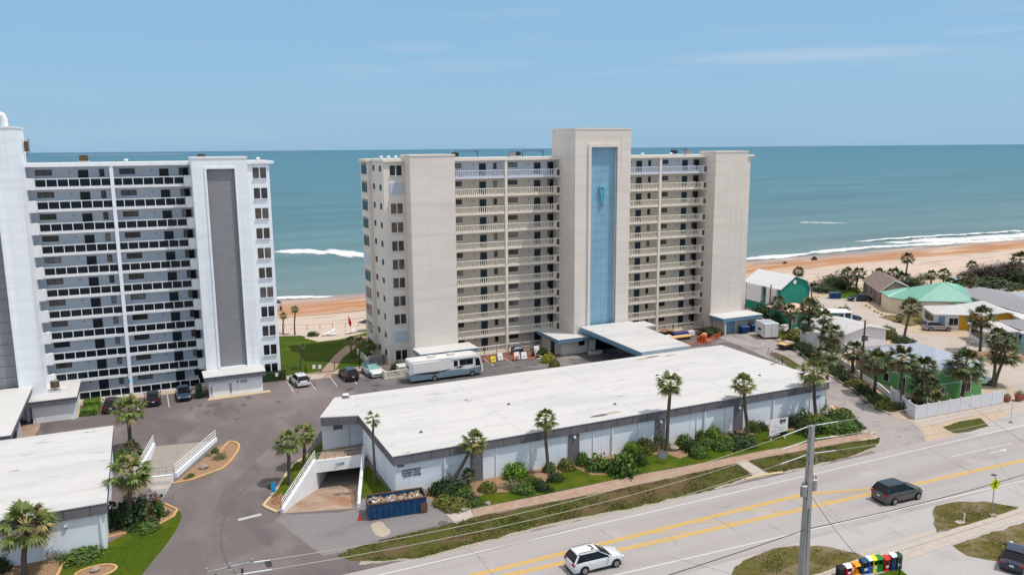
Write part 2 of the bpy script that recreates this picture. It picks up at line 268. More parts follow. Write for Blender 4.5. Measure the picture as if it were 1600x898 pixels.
mp2 = n.new('ShaderNodeMapping'); mp2.inputs['Scale'].default_value = (.006, .045, 1); l.new(g.outputs['Position'], mp2.inputs['Vector'])
nz = n.new('ShaderNodeTexNoise'); nz.inputs['Scale'].default_value = 1; nz.inputs['Detail'].default_value = 7; l.new(mp2.outputs[0], nz.inputs['Vector'])
m3 = n.new('ShaderNodeMapRange'); m3.inputs['From Min'].default_value = .3; m3.inputs['From Max'].default_value = .7; m3.inputs['To Min'].default_value = .80; m3.inputs['To Max'].default_value = 1.16
l.new(nz.outputs['Fac'], m3.inputs['Value'])
hv = n.new('ShaderNodeHueSaturation'); l.new(m3.outputs[0], hv.inputs['Value']); l.new(cr.outputs[0], hv.inputs['Color']); l.new(hv.outputs[0], b.inputs['Base Color'])
b.inputs['Roughness'].default_value = 0.35; b.inputs['Specular IOR Level'].default_value = 0.25
mp3 = n.new('ShaderNodeMapping'); mp3.inputs['Scale'].default_value = (.12, .5, 1); l.new(g.outputs['Position'], mp3.inputs['Vector'])
n2 = n.new('ShaderNodeTexNoise'); n2.inputs['Scale'].default_value = 1; n2.inputs['Detail'].default_value = 6; l.new(mp3.outputs[0], n2.inputs['Vector'])
bp = n.new('ShaderNodeBump'); bp.inputs['Strength'].default_value = .9; bp.inputs['Distance'].default_value = .8; l.new(n2.outputs['Fac'], bp.inputs['Height']); l.new(bp.outputs[0], b.inputs['Normal'])

# ------------------------------------------------------------------ mesh builder
class MB:
    def __init__(s): s.v = []; s.f = []; s.m = []; s.mats = []
    def mi(s, m):
        if m not in s.mats: s.mats.append(m)
        return s.mats.index(m)
    def poly(s, pts, m):
        i = len(s.v); s.v += [tuple(p) for p in pts]; s.f.append(tuple(range(i, i+len(pts)))); s.m.append(s.mi(m)); return s
    def box(s, x0, x1, y0, y1, z0, z1, m):
        return s.hexa([(x0, y0), (x1, y0), (x1, y1), (x0, y1)], z0, z1, m)
    def hexa(s, p, z0, z1, m, top=None):
        return s.prism(p, z0, z1, m, top)
    def prism(s, p, z0, z1, m, top=None):
        n = len(p); i = len(s.v); k = s.mi(m)
        a = sum(p[j][0]*p[(j+1) % n][1]-p[(j+1) % n][0]*p[j][1] for j in range(n))
        if a < 0: p = p[::-1]
        zz = (lambda q, z: z(q[0], q[1]) if callable(z) else z)
        s.v += [(q[0], q[1], zz(q, z0)) for q in p]+[(q[0], q[1], zz(q, z1)) for q in p]
        for j in range(n):
            s.f.append((i+j, i+(j+1) % n, i+n+(j+1) % n, i+n+j)); s.m.append(k)
        s.f.append(tuple(i+j for j in reversed(range(n)))); s.m.append(k)
        s.f.append(tuple(i+n+j for j in range(n))); s.m.append(s.mi(top) if top else k); return s
    def tube(s, pts, r, m, n=8, caps=True):
        k = s.mi(m); pts = [Vector(p) for p in pts]; rs = r if isinstance(r, (list, tuple)) else [r]*len(pts)
        i0 = len(s.v)
        for j, p in enumerate(pts):
            d = (pts[min(j+1, len(pts)-1)]-pts[max(j-1, 0)]).normalized()
            a = Vector((0, 0, 1)) if abs(d.z) < .9 else Vector((1, 0, 0))
            u = d.cross(a).normalized(); w_ = u.cross(d).normalized()
            for q in range(n):
                t = 2*math.pi*q/n; s.v.append(tuple(p+(u*math.cos(t)+w_*math.sin(t))*rs[j]))
        for j in range(len(pts)-1):
            for q in range(n):
                a = i0+j*n+q; b_ = i0+j*n+(q+1) % n; s.f.append((a, b_, b_+n, a+n)); s.m.append(k)
        if caps:
            s.f.append(tuple(i0+q for q in reversed(range(n)))); s.m.append(k)
            s.f.append(tuple(i0+(len(pts)-1)*n+q for q in range(n))); s.m.append(k)
        return s
    def cyl(s, c, r, h, m, axis='z', n=14, r2=None):
        d = {'z': Vector((0, 0, 1)), 'x': Vector((1, 0, 0)), 'y': Vector((0, 1, 0))}[axis]
        return s.tube([Vector(c), Vector(c)+d*h], [r, r if r2 is None else r2], m, n)
    def ball(s, c, r, m, n=8, sz=1.0, jit=0.0):
        k = s.mi(m); i0 = len(s.v); R_ = n//2
        for a in range(R_+1):
            for q in range(n):
                ph = math.pi*a/R_; t = 2*math.pi*q/n; rr = r*(1+jit*(random.random()-.5))
                s.v.append((c[0]+rr*math.sin(ph)*math.cos(t), c[1]+rr*math.sin(ph)*math.sin(t), c[2]+rr*sz*math.cos(ph)))
        for a in range(R_):
            for q in range(n):
                s.f.append((i0+a*n+q, i0+(a+1)*n+q, i0+(a+1)*n+(q+1) % n, i0+a*n+(q+1) % n)); s.m.append(k)
        return s
    def loft(s, rings, m, caps=True):
        k = s.mi(m); i0 = len(s.v); n = len(rings[0])
        for r in rings: s.v += [tuple(p) for p in r]
        for j in range(len(rings)-1):
            for q in range(n):
                a = i0+j*n+q; b_ = i0+j*n+(q+1) % n; s.f.append((a, b_, b_+n, a+n)); s.m.append(k)
        if caps:
            s.f.append(tuple(i0+q for q in reversed(range(n)))); s.m.append(k)
            s.f.append(tuple(i0+(len(rings)-1)*n+q for q in range(n))); s.m.append(k)
        return s
    def build(s, name, parent=None, smooth=None, loc=None, rz=0):
        me = bpy.data.meshes.new(name); me.from_pydata(s.v, [], s.f)
        for m_ in s.mats: me.materials.append(MATS[m_])
        if len(s.mats) > 1: me.polygons.foreach_set('material_index', s.m)
        me.update()
        if smooth is not None:
            me.polygons.foreach_set('use_smooth', [True]*len(me.polygons)); me.set_sharp_from_angle(angle=R(smooth))
        o = bpy.data.objects.new(name, me); COL.objects.link(o)
        if parent: o.parent = parent
        if loc is not None: o.location = loc
        if rz: o.rotation_euler = (0, 0, rz)
        return o
def tag(o, label=None, cat=None, group=None, kind=None):
    if label: o['label'] = label
    if cat: o['category'] = cat
    if group: o['group'] = group
    if kind: o['kind'] = kind
    return o
def thing(name, label, cat, loc=(0, 0, 0), rz=0, group=None):
    o = bpy.data.objects.new(name, None); COL.objects.link(o); o.location = loc; o.rotation_euler = (0, 0, rz); o.empty_display_size = .3
    return tag(o, label, cat, group)
def kids(o): return [c for c in COL.objects if c.parent == o]
PARTS = {}
def dup(root, loc, rz=0, label=None, group=None, scale=None, rename=None):
    if root.name not in PARTS:
        ks = kids(root); PARTS[root.name] = [(k, kids(k)) for k in ks]
    r = root.copy(); COL.objects.link(r); r.location = loc; r.rotation_euler = (0, 0, rz)
    if scale: r.scale = (scale,)*3 if not isinstance(scale, tuple) else scale
    if label: r['label'] = label
    if group: r['group'] = group
    for k, gs in PARTS[root.name]:
        c = k.copy(); COL.objects.link(c); c.parent = r
        for g_ in gs:
            d = g_.copy(); COL.objects.link(d); d.parent = c
    return r
def sheet(name, pts, z, m, holes=(), kind='structure', parent=None):
    loops = [[Vector((p[0], p[1], 0)) for p in pts]]+[[Vector((p[0], p[1], 0)) for p in h] for h in holes]
    flat = [p for lp in loops for p in lp]; tris = tessellate_polygon(loops)
    b = MB(); zz = (lambda p: z(p.x, p.y)) if callable(z) else (lambda p: z)
    b.v = [(p.x, p.y, zz(p)) for p in flat]
    for t in tris:
        a, c, d = (flat[i] for i in t)
        if (c-a).cross(d-a).z < 0: t = (t[0], t[2], t[1])
        b.f.append(tuple(t)); b.m.append(b.mi(m))
    o = b.build(name, parent)
    if kind: o['kind'] = kind
    return o
def px(*pts, z=0.0): return [tuple(G(x, y, z)[:2]) for x, y in pts]
def smooth_loop(pts, it=2):
    for _ in range(it):
        q = []
        for i in range(len(pts)):
            a = pts[i]; b_ = pts[(i+1) % len(pts)]
            q.append((a[0]*.75+b_[0]*.25, a[1]*.75+b_[1]*.25)); q.append((a[0]*.25+b_[0]*.75, a[1]*.25+b_[1]*.75))
        pts = q
    return pts
def ragged(pts, step=0.7, amp=0.22, seed=0):
    q = []
    for i in range(len(pts)):
        a = Vector((*pts[i][:2], 0)); b_ = Vector((*pts[(i+1) % len(pts)][:2], 0)); L = (b_-a).length; n_ = max(1, int(L/step)); nrm = Vector((-(b_-a).y, (b_-a).x, 0)).normalized() if L > 0 else Vector()
        for k in range(n_):
            p = a.lerp(b_, k/n_); d = noise.noise(Vector((p.x*.9+seed, p.y*.9, seed)))*amp*2
            p = p+nrm*(d if k else 0); q.append((p.x, p.y))
    return q
def strip(name, a, b_, wd, z, m):
    a = Vector((*a[:2], 0)); b_ = Vector((*b_[:2], 0)); d = (b_-a).normalized(); nn = Vector((-d.y, d.x, 0))*wd/2
    return [a+nn, b_+nn, b_-nn, a-nn]
def band(mb, pts, wd, z0, z1, m, closed=False):
    """raised kerb along a polyline"""
    P = [Vector((*p[:2], 0)) for p in pts]; n_ = len(P)
    for i in range(n_ if closed else n_-1):
        a = P[i]; b_ = P[(i+1) % n_]; d = (b_-a)
        if d.length < 1e-4: continue
        d.normalize(); nn = Vector((-d.y, d.x, 0))*wd/2; e_ = d*wd*.3
        mb.prism([tuple((a-e_-nn)[:2]), tuple((b_+e_-nn)[:2]), tuple((b_+e_+nn)[:2]), tuple((a-e_+nn)[:2])], z0, z1+random.uniform(0, .004), m)
# ================================================================== GROUND
RAMP = [(9.75, 72.45), (14.3, 70.5), (16.3, 70.5), (20.0, 82.95), (19.6, 89.5), (15.2, 89.5), (14.8, 83.1)]
RAMP = [(9.75, 72.45), (16.15, 70.6), (19.75, 82.7), (14.9, 83.2)]
LRAMP = [(-0.75, 96.4), (5.7, 94.2), (0.95, 85.7), (-3.3, 86.2), (-2.9, 91.9)]
LRAMP = [(-0.8, 96.4), (5.5, 95.2), (0.75, 85.75), (-2.75, 86.2)]
T1 = [(14.9, 83.2), (19.75, 82.7), (21.6, 88.9), (16.75, 89.4)]     # covered part of the ramp under the terrace: no hole needed above
def landz(x, y):
    for a, za, b_, zb in ((158, 0, 176, -.6), (176, -.6, 190, -1.25), (190, -1.25, 230, -2.6), (230, -2.6, 300, -5)):
        if y <= a: return za
        if y <= b_: return za+(zb-za)*(y-a)/(b_-a)
    return -5
flat = sheet('ground', [(-900, -300), (1500, -300), (1500, 158), (-900, 158)], 0.0, 'yard', holes=[RAMP, LRAMP])
b = MB(); ys = [158, 164, 170, 176, 183, 190, 200, 230, 300]
for i in range(len(ys)-1):
    b.poly([(-1500, ys[i], landz(0, ys[i])), (3000, ys[i], landz(0, ys[i])), (3000, ys[i+1], landz(0, ys[i+1])), (-1500, ys[i+1], landz(0, ys[i+1]))], 'land_sand')
o = b.build('beach'); o['kind'] = 'structure'
sheet('beach_sand', [(-400, 138), (27.5, 143.6), (60, 141), (113, 140), (150, 139), (1500, 139), (1500, 158), (-400, 158)], 0.004, 'land_sand')
o = MB().poly([(-16000, 170, -1.2), (18000, 170, -1.2), (18000, 11800, -1.2), (-16000, 11800, -1.2)], 'sea').build('sea'); o['kind'] = 'structure'
# surf: lines of white water, modelled as low ragged mounds lying on the sea
def surf(name, path, wdt, seed, h=0.25, dens=1.0):
    b = MB(); ed = []; wdt *= 1.8; P = [Vector((*p[:2], 0)) for p in path]; rows = 7; L = []
    for i in range(len(P)-1):
        n_ = max(2, int((P[i+1]-P[i]).length/1.6))
        L += [P[i].lerp(P[i+1], k/n_) for k in range(n_)]
    L.append(P[-1]); i0 = 0; k = b.mi('foam')
    for i, p in enumerate(L):
        e = min(1, i/10, (len(L)-1-i)/10)
        w0 = wdt*e*(0.65+0.7*noise.noise(Vector((p.x*.07, seed, 0)))+.35*noise.noise(Vector((p.x*.3, seed, 3))))
        for r_ in range(rows):
            t = r_/(rows-1)
            yy = p.y+(t-.5)*max(.15, w0)*2+.35*noise.noise(Vector((p.x*.4, t*3, seed)))
            ed.append(math.sin(math.pi*t)**.7*min(1, e*1.5))
            b.v.append((p.x, yy, -1.18+h*math.sin(math.pi*t)*max(0.1, e)*(.7+.6*noise.noise(Vector((p.x*.2, yy*.5, seed))))))
    for i in range(len(L)-1):
        for r_ in range(rows-1):
                        a = i*rows+r_; b.f.append((a, a+rows, a+rows+1, a+1)); b.m.append(k)
    o = b.build(name, smooth=60); tag(o, kind='stuff'); at = o.data.attributes.new('edge', 'FLOAT', 'POINT'); at.data.foreach_set('value', ed)
W = -1.2
def wp(*pts): return [tuple(G(x, y, W)[:2]) for x, y in pts]
surf('surf_foam', [(-260, 193), (-60, 192)]+wp((430, 466), (470, 464.5), (520, 464), (575, 460)), 2.2, 1)
surf('surf_foam', wp((1100, 413.5), (1168, 405), (1230, 400), (1300, 392), (1360, 386.5), (1430, 383), (1500, 379), (1600, 373))+[(360, 184), (520, 182), (900, 176)], 3.4, 2)
surf('surf_foam', wp((1314, 381), (1340, 378.5), (1400, 374), (1450, 370.5), (1530, 366), (1600, 362))+[(420, 196), (700, 190)], 1.4, 3, h=.8)
surf('surf_foam', wp((1360, 381), (1450, 376.5), (1600, 368))+[(420, 191)], 6.5, 4, h=.12, dens=.8)
surf('surf_foam', wp((390, 396), (432, 394), (470, 392.5), (520, 395), (566, 397.5), (610, 399)), 11.0, 5, h=.25, dens=.8)
surf('surf_foam', wp((405, 386), (432, 386), (453, 385)), 2.2, 6, h=.7)
surf('surf_foam', wp((1225, 349), (1260, 347.5), (1300, 348.5), (1350, 350)), 3.5, 7, h=.2, dens=.5)
surf('surf_foam', [(-400, 262), (-200, 258), (-60, 266)], 4, 8, h=.3, dens=.7)

# parking lots and driveways, a few millimetres apart
sheet('parking_lot', [(-70, 59), (78.5, 59), (82.6, 66.2), (101, 109), (108, 122), (108, 117.2), (-70, 117.2)], 0.004, 'lot', holes=[RAMP, LRAMP])
sheet('old_parking_lot', px((575, 569), (548, 604), (520, 625), (700, 680), (1150, 620), (1160, 540), (1172, 515))+[(104, 117.2), (33, 117.2)], 0.008, 'lot_old')
sheet('apron', ragged(px((441, 803), (528, 801), (556, 795), (566, 780), (640, 764), (690, 752), (700, 760), (760, 790), (745, 808), (700, 818), (640, 838), (560, 858), (505, 868), (430, 812)), 1, .1), 0.012, 'apron')
sheet('driveway', ragged(px((1293, 640), (1340, 690), (1375, 712), (1450, 700), (1440, 672), (1424, 659), (1390, 648), (1335, 611), (1296, 584), (1250, 556), (1185, 517), (1120, 526), (1175, 548), (1215, 566), (1250, 590), (1290, 604)), 1.5, .1), 0.012, 'driveway')
sheet('resurfaced_drive', ragged(px((286, 800), (262, 850), (214, 906), (180, 950), (330, 960), (352, 900), (338, 850), (336, 800), (350, 765), (385, 735), (430, 690), (470, 660), (440, 650), (390, 672), (378, 705), (366, 722), (330, 742), (284, 757), (270, 770)), 1.5, .2, 3), 0.006, 'lot_dark')
ROADY = 59.2
sheet('road', [(-260, 44.6), (500, 44.6), (500, 59.2), (-260, 59.2)], 0.016, 'road')
sheet('road_shoulder', [(-260, -60), (500, -60), (500, 44.4), (-260, 49.8)], 0.020, 'shoulder')
sheet('side_lot', px((1330, 898), (1395, 893), (1420, 878), (1600, 810), (1760, 830), (1700, 960), (1330, 960)), 0.024, 'shoulder')
sheet('street', px((1262, 468), (1300, 462), (1345, 466), (1345, 480), (1400, 500), (1420, 520), (1490, 527), (1560, 540), (1660, 560), (1660, 660), (1600, 655), (1560, 640), (1600, 615), (1530, 585), (1440, 548), (1395, 528), (1340, 505), (1300, 486), (1262, 480)), 0.004, 'street')
sheet('road_mouth', px((1540, 660), (1500, 676), (1530, 681), (1600, 667), (1680, 655), (1680, 630), (1600, 640)), 0.020, 'shoulder')
b = MB()      # painted lines
def ln(a, b_, wd, m, z=0.024):
    q = strip('', a, b_, wd, z, m); b.poly([(v.x, v.y, z) for v in q[::-1]], m)
ln((-200, 57.9), (480, 57.9), .15, 'white_line')
ln((-200, 53.6), (28, 50.0), .15, 'white_line', .026); ln((28, 50.0), (90, 46.95), .15, 'white_line', .026); ln((90, 46.95), (480, 46.2), .15, 'white_line', .026)
for d in (.15, -.15):
    ln((-200, 54.6+d), (56.3, 54.65+d), .2, 'yellow_line')
    ln((-200, 54.25+d-1.1), (20, 53.65+d), .2, 'yellow_line'); ln((20, 53.65+d), (62, 51.95+d), .2, 'yellow_line'); ln((62, 51.95+d), (84, 50.9+d), .2, 'yellow_line'); ln((84, 50.9+d), (480, 49.6+d), .2, 'yellow_line')
ln((56.3, 54.75), (66, 52.0), .2, 'yellow_line', .028); ln((56.3, 54.5), (63.5, 52.3), .12, 'yellow_line', .0285)
for x in (38.6, 43.3, 48.8, 54.6): ln((x, 54.4), (x+3.4, 52.75-.04*(x-40)), .12, 'yellow_line', .0288)
a, c = G(1487, 713), G(1583, 692); ln(a, c, .12, 'white_line'); ln((c.x+9, c.y+.1), (480, c.y+.8), .12, 'white_line')
a = G(1556, 706); ln((a.x-1.2, a.y), (a.x+1.2, a.y), .16, 'white_line', .0285); b.poly([(a.x+1.0, a.y-.35, .0287), (a.x+1.9, a.y, .0287), (a.x+1.0, a.y+.35, .0287)], 'white_line')
a = b.build('road_marking'); a['kind'] = 'structure'
b = MB()
for p, q in (((448.4, 596.2), (459, 612.3)), ((481.7, 592), (493, 608.7)), ((515, 587.3), (526.8, 603.3)), ((547, 585), (557.5, 600)), ((261.5, 616.4), (264.3, 636)), ((213.5, 621), (215.8, 640)), ((755, 560), (772, 571)), ((782, 556), (801, 567)), ((843, 549), (861, 558))): ln(G(*p), G(*q), .11, 'white_line', .022)
for x in (1395, 1490): ln(G(x, 680), G(x, 681), .1, 'white_line', .03)
ln(G(372, 812), G(408, 803), .5, 'faded_line', .018)
a = b.build('parking_line'); a['kind'] = 'structure'
# tar cracks and stains on the pavement
b = MB(); mat('tar', s2l(150, 144, 142), .8, .1, 3); mat('wet_stain', s2l(62, 60, 64), .6, .1, 3); mat('pale_stain', s2l(196, 182, 166), .9, .1, 3)
def crack(p, q, wd=.03, m='tar', z=.0292, n_=14, amp=.12):
    a, c = Vector(p), Vector(q); a = Vector((a.x, a.y, 0)); c = Vector((c.x, c.y, 0)); nn = Vector((-(c-a).y, (c-a).x, 0)).normalized(); P = [a.lerp(c, i/n_)+nn*(noise.noise(Vector((i*.7, a.x, a.y)))*amp) for i in range(n_+1)]
    for i in range(n_): ln(P[i], P[i+1], wd, m, z)
for p, q in (((1145, 728), (1205, 760)), ((1450, 700), (1518, 738)), ((1100, 800), (1150, 828)), ((1385, 822), (1410, 838)), ((745, 868), (770, 898)), ((1040, 868), (1150, 898)), ((1290, 800), (1330, 830))): crack(G(*p), G(*q))

mat('skid', s2l(106, 99, 101), .8, .1, 3)
arc = [G(*p) for p in ((386, 760), (366, 780), (352, 805), (345, 830), (346, 855), (356, 880), (372, 900))]
for i in range(6): ln(arc[i], arc[i+1], .16, 'skid', .0125)
rc = random.Random(12)
for i in range(34):
    x, y = rc.uniform(-2, 34), rc.uniform(60, 111); aa = rc.choice((0, math.pi/2, .6, 2.2))+rc.gauss(0, .25); L_ = rc.uniform(2, 8)
    if (8 < x < 22 and 68 < y < 92) or (x > 16 and 66 < y < 94) or (-6 < x < 9 and 82 < y < 98): continue
    crack(Vector((x, y, 0)), Vector((x+L_*math.cos(aa), y+L_*math.sin(aa), 0)), .035, 'skid', .0128, 14, .5)
for i in range(26):
    x, y = rc.uniform(34, 92), rc.uniform(93.5, 110); aa = rc.choice((0, math.pi/2))+rc.gauss(0, .3); L_ = rc.uniform(2, 7); crack(Vector((x, y, 0)), Vector((x+L_*math.cos(aa), y+L_*math.sin(aa), 0)), .04, 'wet_stain', .0125, 14, .5)
for i in range(22):
    x, y = rc.uniform(18, 110), rc.uniform(45, 58.5); aa = rc.choice((0, math.pi/2, math.pi/2))+rc.gauss(0, .15); L_ = rc.uniform(1.5, 6); crack(Vector((x, y, 0)), Vector((x+L_*math.cos(aa), y+L_*math.sin(aa)*.6, 0)), .025, 'tar', .0292, 14, .3)
a = b.build('pavement_crack'); a['kind'] = 'structure'
for i in range(16):
    x, y = rc.uniform(-1, 30), rc.uniform(99, 111); r_ = rc.uniform(.15, .5)
    sheet('oil_stain', ragged([(x+r_*math.cos(t), y+r_*1.6*math.sin(t)) for t in np.linspace(0, 6.283, 9, endpoint=False)], .3, .1, i), .0132+.0002*i, 'skid')
sheet('oil_stain', smooth_loop(px((412, 874), (420, 872), (426, 880), (424, 886), (416, 886))), .0145, 'wet_stain')
sheet('washout_stain', smooth_loop(px((578, 818), (596, 812), (604, 824), (612, 828), (606, 838), (590, 838), (583, 830))), .0145, 'pale_stain')
sheet('manhole_cover', smooth_loop([(G(692, 817).x+.5*math.cos(t), G(692, 817).y+.5*math.sin(t)) for t in np.linspace(0, 6.283, 12, endpoint=False)], 1), .0145, 'skid')

# grass, walks and beds along the road
VERGE = px((526, 868), (545, 858), (600, 842), (700, 818), (742, 808), (840, 789), (940, 770), (1007, 756), (1100, 736), (1150, 725), (1176, 743), (1100, 767), (1000, 791), (900, 809), (850, 820), (735, 850), (668, 868), (600, 876), (560, 876))
sheet('road_verge', ragged(VERGE, .6, .18, 1), 0.020, 'verge')
VERGE2 = px((1170, 720), (1250, 705), (1340, 689), (1376, 684), (1368, 698), (1330, 712), (1262, 728), (1205, 741))
sheet('road_verge', ragged(VERGE2, .6, .2, 2), 0.020, 'verge')
sheet('gravel_edge', ragged(px((560, 882), (668, 872), (850, 824), (1000, 795), (1176, 748), (1262, 733), (1372, 701), (1376, 697), (1176, 740), (1000, 784), (850, 812), (668, 862), (560, 872)), .5, .16, 3), 0.018, 'gravel_edge')
sheet('footpath_crossing', px((1150, 722), (1166, 719), (1201, 741), (1183, 746)), 0.032, 'concrete')
sheet('sidewalk', [tuple(G(*p)[:2]) for p in ((740, 807), (840, 788), (940, 769), (1007, 755), (1100, 735), (1180, 717), (1300, 695), (1368, 683), (1356, 676), (1300, 685), (1180, 707), (1100, 723), (1007, 740), (940, 754), (840, 775), (738, 795))], 0.030, 'brick_walk')
sheet('sidewalk_pad', px((697, 803), (735, 794), (740, 808), (712, 818)), 0.034, 'sidewalk_pad' if 0 else 'concrete')
LAWN = px((741, 780), (758, 772), (800, 768), (850, 757), (880, 738), (905, 731), (935, 744), (1000, 738), (1000, 722), (1030, 720), (1075, 706), (1110, 700), (1160, 684), (1200, 676), (1250, 682), (1290, 680), (1240, 685), (1180, 697), (1100, 712), (1000, 733), (900, 755), (800, 778), (748, 790))
sheet('front_lawn', px((741, 779), (760, 770), (800, 768), (845, 757), (878, 737), (900, 731), (925, 742), (990, 740), (1002, 712), (1040, 708), (1062, 716), (1110, 700), (1160, 684), (1200, 672), (1240, 672), (1290, 676), (1300, 684), (1180, 706), (1100, 722), (1007, 739), (940, 753), (840, 774), (748, 792)), 0.026, 'lawn')
sheet('planting_bed', ragged(px((655, 768), (700, 800), (745, 792), (840, 774), (1007, 739), (1100, 722), (1300, 684), (1345, 676), (1330, 640), (1298, 632))+[(76.3, 71.2), (20.2, 71.5)], .8, .1), 0.022, 'mulch')
sheet('gravel_strip', ragged(px((1290, 663), (1345, 676), (1372, 674), (1340, 690), (1372, 684), (1340, 664), (1300, 632), (1288, 640)), .8, .05), 0.0265, 'sand_pale')
b = MB(); band(b, px((1298, 636), (1311, 648)), .2, 0, .14, 'kerb'); band(b, px((1166, 748), (1188, 743), (1222, 738)), .35, 0, .1, 'kerb')
o = b.build('kerb'); o['kind'] = 'structure'
# south side islands and walk
sheet('grass_island', ragged(px((1140, 905), (1148, 885), (1170, 872), (1200, 860), (1240, 852), (1290, 853), (1340, 864), (1355, 872), (1300, 888), (1262, 900), (1240, 930), (1140, 930)), .6, .2, 4), 0.028, 'dry_verge')
sheet('grass_island', ragged(px((1457, 800), (1462, 790), (1490, 784), (1540, 783), (1592, 792), (1560, 804), (1520, 818), (1462, 833)), .6, .15, 5), 0.028, 'dry_verge')
sheet('grass_island', ragged(px((1488, 852), (1530, 838), (1600, 816), (1680, 800), (1720, 860), (1580, 876), (1540, 874), (1510, 868)), .6, .15, 6), 0.032, 'dry_verge')
sheet('grass_island', ragged(px((1340, 905), (1385, 893), (1402, 884), (1420, 900), (1430, 930), (1340, 930)), .6, .1, 7), 0.032, 'lawn')
sheet('sidewalk', px((1262, 903), (1340, 873), (1460, 836), (1600, 792), (1760, 748), (1760, 762), (1600, 811), (1470, 856), (1402, 880), (1330, 905), (1300, 940), (1180, 960)), 0.036, 'concrete')
sheet('curb_channel', px((1355, 866), (1460, 833), (1457, 828), (1352, 860)), 0.034, 'concrete')
sheet('corner_grass', ragged(px((1473, 667), (1500, 658), (1532, 653), (1546, 666), (1510, 675), (1490, 676)), .5, .1, 8), 0.030, 'verge')
sheet('sidewalk', px((1424, 657), (1440, 668), (1500, 653), (1600, 634), (1680, 620), (1680, 612), (1600, 625), (1500, 644)), 0.026, 'concrete')
# left hand garden
sheet('garden_lawn', smooth_loop(px((95, 898), (100, 870), (130, 866), (163, 850), (200, 832), (255, 818), (276, 796), (285, 800), (280, 820), (262, 848), (235, 880), (216, 905), (150, 950), (60, 950)), 2), 0.012, 'lawn')
sheet('planting_bed', smooth_loop(px((168, 842), (200, 833), (250, 820), (272, 805), (275, 795), (258, 788), (225, 790), (180, 795), (168, 800)), 1), 0.016, 'mulch')
sheet('planting_bed', [tuple(p) for p in px((-40, 890), (0, 868), (60, 858), (168, 842), (160, 858), (110, 872), (96, 885), (90, 905), (0, 960), (-60, 940))], 0.016, 'mulch')
b = MB(); band(b, smooth_loop(px((168, 840), (200, 831), (250, 818), (272, 806), (277, 796), (258, 787)), 0), .2, 0, .1, 'orange_kerb')
band(b, px((160, 858), (140, 864), (110, 872), (98, 882), (90, 898), (86, 920)), .22, 0, .1, 'orange_kerb')
c = G(150, 893); band(b, [(c.x+1.5*math.cos(t), c.y+1.0*math.sin(t)) for t in np.linspace(0, 6.283, 16, endpoint=False)], .18, 0, .1, 'orange_kerb', True)
o = b.build('garden_edging'); o['kind'] = 'structure'
sheet('planting_bed', [(c.x+1.45*math.cos(t), c.y+.95*math.sin(t)) for t in np.linspace(0, 6.283, 16, endpoint=False)], 0.018, 'mulch')
ISL = px((271, 755), (325, 742), (350, 732), (368, 711), (375, 698), (370, 691), (354, 689), (348, 692))
ISL = ISL[:1]+[tuple(p) for p in px((298, 750))]+smooth_loop(ISL[1:7], 2)[2:-3]+ISL[7:]; sheet('planting_bed', ISL, 0.012, 'mulch'); b = MB(); band(b, ISL[:-1], .25, 0, .12, 'orange_kerb')
ISR = px((418, 794), (412, 790), (428, 770), (445, 745), (458, 726), (478, 714), (500, 690), (508, 690), (500, 712), (440, 796), (432, 800))
sheet('lawn_strip', ISR, 0.014, 'lawn'); band(b, [ISR[i] for i in (9, 10, 0, 1, 2, 3, 4, 5)], .28, 0, .14, 'kerb')
o = b.build('island_kerb'); o['kind'] = 'structure'
sheet('planting_bed', px((418, 797), (414, 790), (424, 778), (440, 770), (446, 785), (438, 800)), 0.018, 'mulch')
sheet('lawn_strip', px((563, 778), (563, 745), (574, 725), (600, 757), (612, 768), (585, 776)), 0.018, 'lawn')
sheet('terrace_paving', [(14.75, 83.35), (20.2, 82.95), (24, 87), (19.3, 86.8), (16.3, 86.8)], 0.010, 'tan_concrete')
# verge between buildings and beach
sheet('beach_lawn', px((436, 525), (470, 524), (492, 529), (496, 534), (530, 530), (560, 522), (600, 514), (640, 512))+[(45, 119.5), (13, 119.2), (12, 143)], 0.008, 'beach_lawn')
sheet('garden_path', px((560, 524), (576, 526), (536, 558), (516, 590), (486, 592), (500, 582), (522, 556)), 0.014, 'brick_walk')
sheet('path_landing', px((486, 586), (508, 584), (503, 591), (484, 593)), 0.018, 'concrete')
sheet('patio', px((476, 528), (497, 533.5), (530, 530), (562, 522), (600, 512), (600, 505), (520, 510), (482, 515)), 0.012, 'sand_pale')
sheet('side_grass', px((1172, 512), (1195, 500), (1212, 520), (1188, 522)), 0.012, 'verge')
sheet('planting_strip', px((1200, 500), (1232, 520), (1290, 562), (1340, 600), (1392, 622), (1392, 640), (1330, 602), (1262, 560), (1222, 530)), 0.016, 'lawn')
b = MB(); band(b, px((1228, 534), (1262, 562), (1298, 588), (1335, 610), (1362, 634), (1392, 648)), .3, 0, .18, 'concrete'); o = b.build('driveway_kerb'); o['kind'] = 'structure'
sheet('grass_island', px((1201, 552), (1212, 550), (1230, 558), (1252, 572), (1240, 578)), 0.020, 'verge')
sheet('garden_lawn', px((1300, 452), (1340, 448), (1346, 456), (1328, 466), (1296, 466)), 0.012, 'lawn')
sheet('garden_lawn', px((1560, 440), (1700, 430), (1700, 450), (1580, 452)), 0.012, 'lawn')
sheet('front_yard', px((1372, 495), (1392, 492), (1440, 493), (1448, 505), (1420, 510), (1395, 502)), 0.012, 'dry_verge')
sheet('street_lawn', px((1496, 560), (1540, 548), (1600, 556), (1600, 566), (1555, 570)), 0.012, 'mulch')
sheet('red_paving', [(44.2, 112.6), (59.0, 112.8), (59.0, 117.4), (44.2, 117.4)], 0.014, 'red_paver')
sheet('red_paving', [(79.5, 112.8), (94, 112.8), (94, 117.4), (79.5, 117.4)], 0.014, 'red_paver')

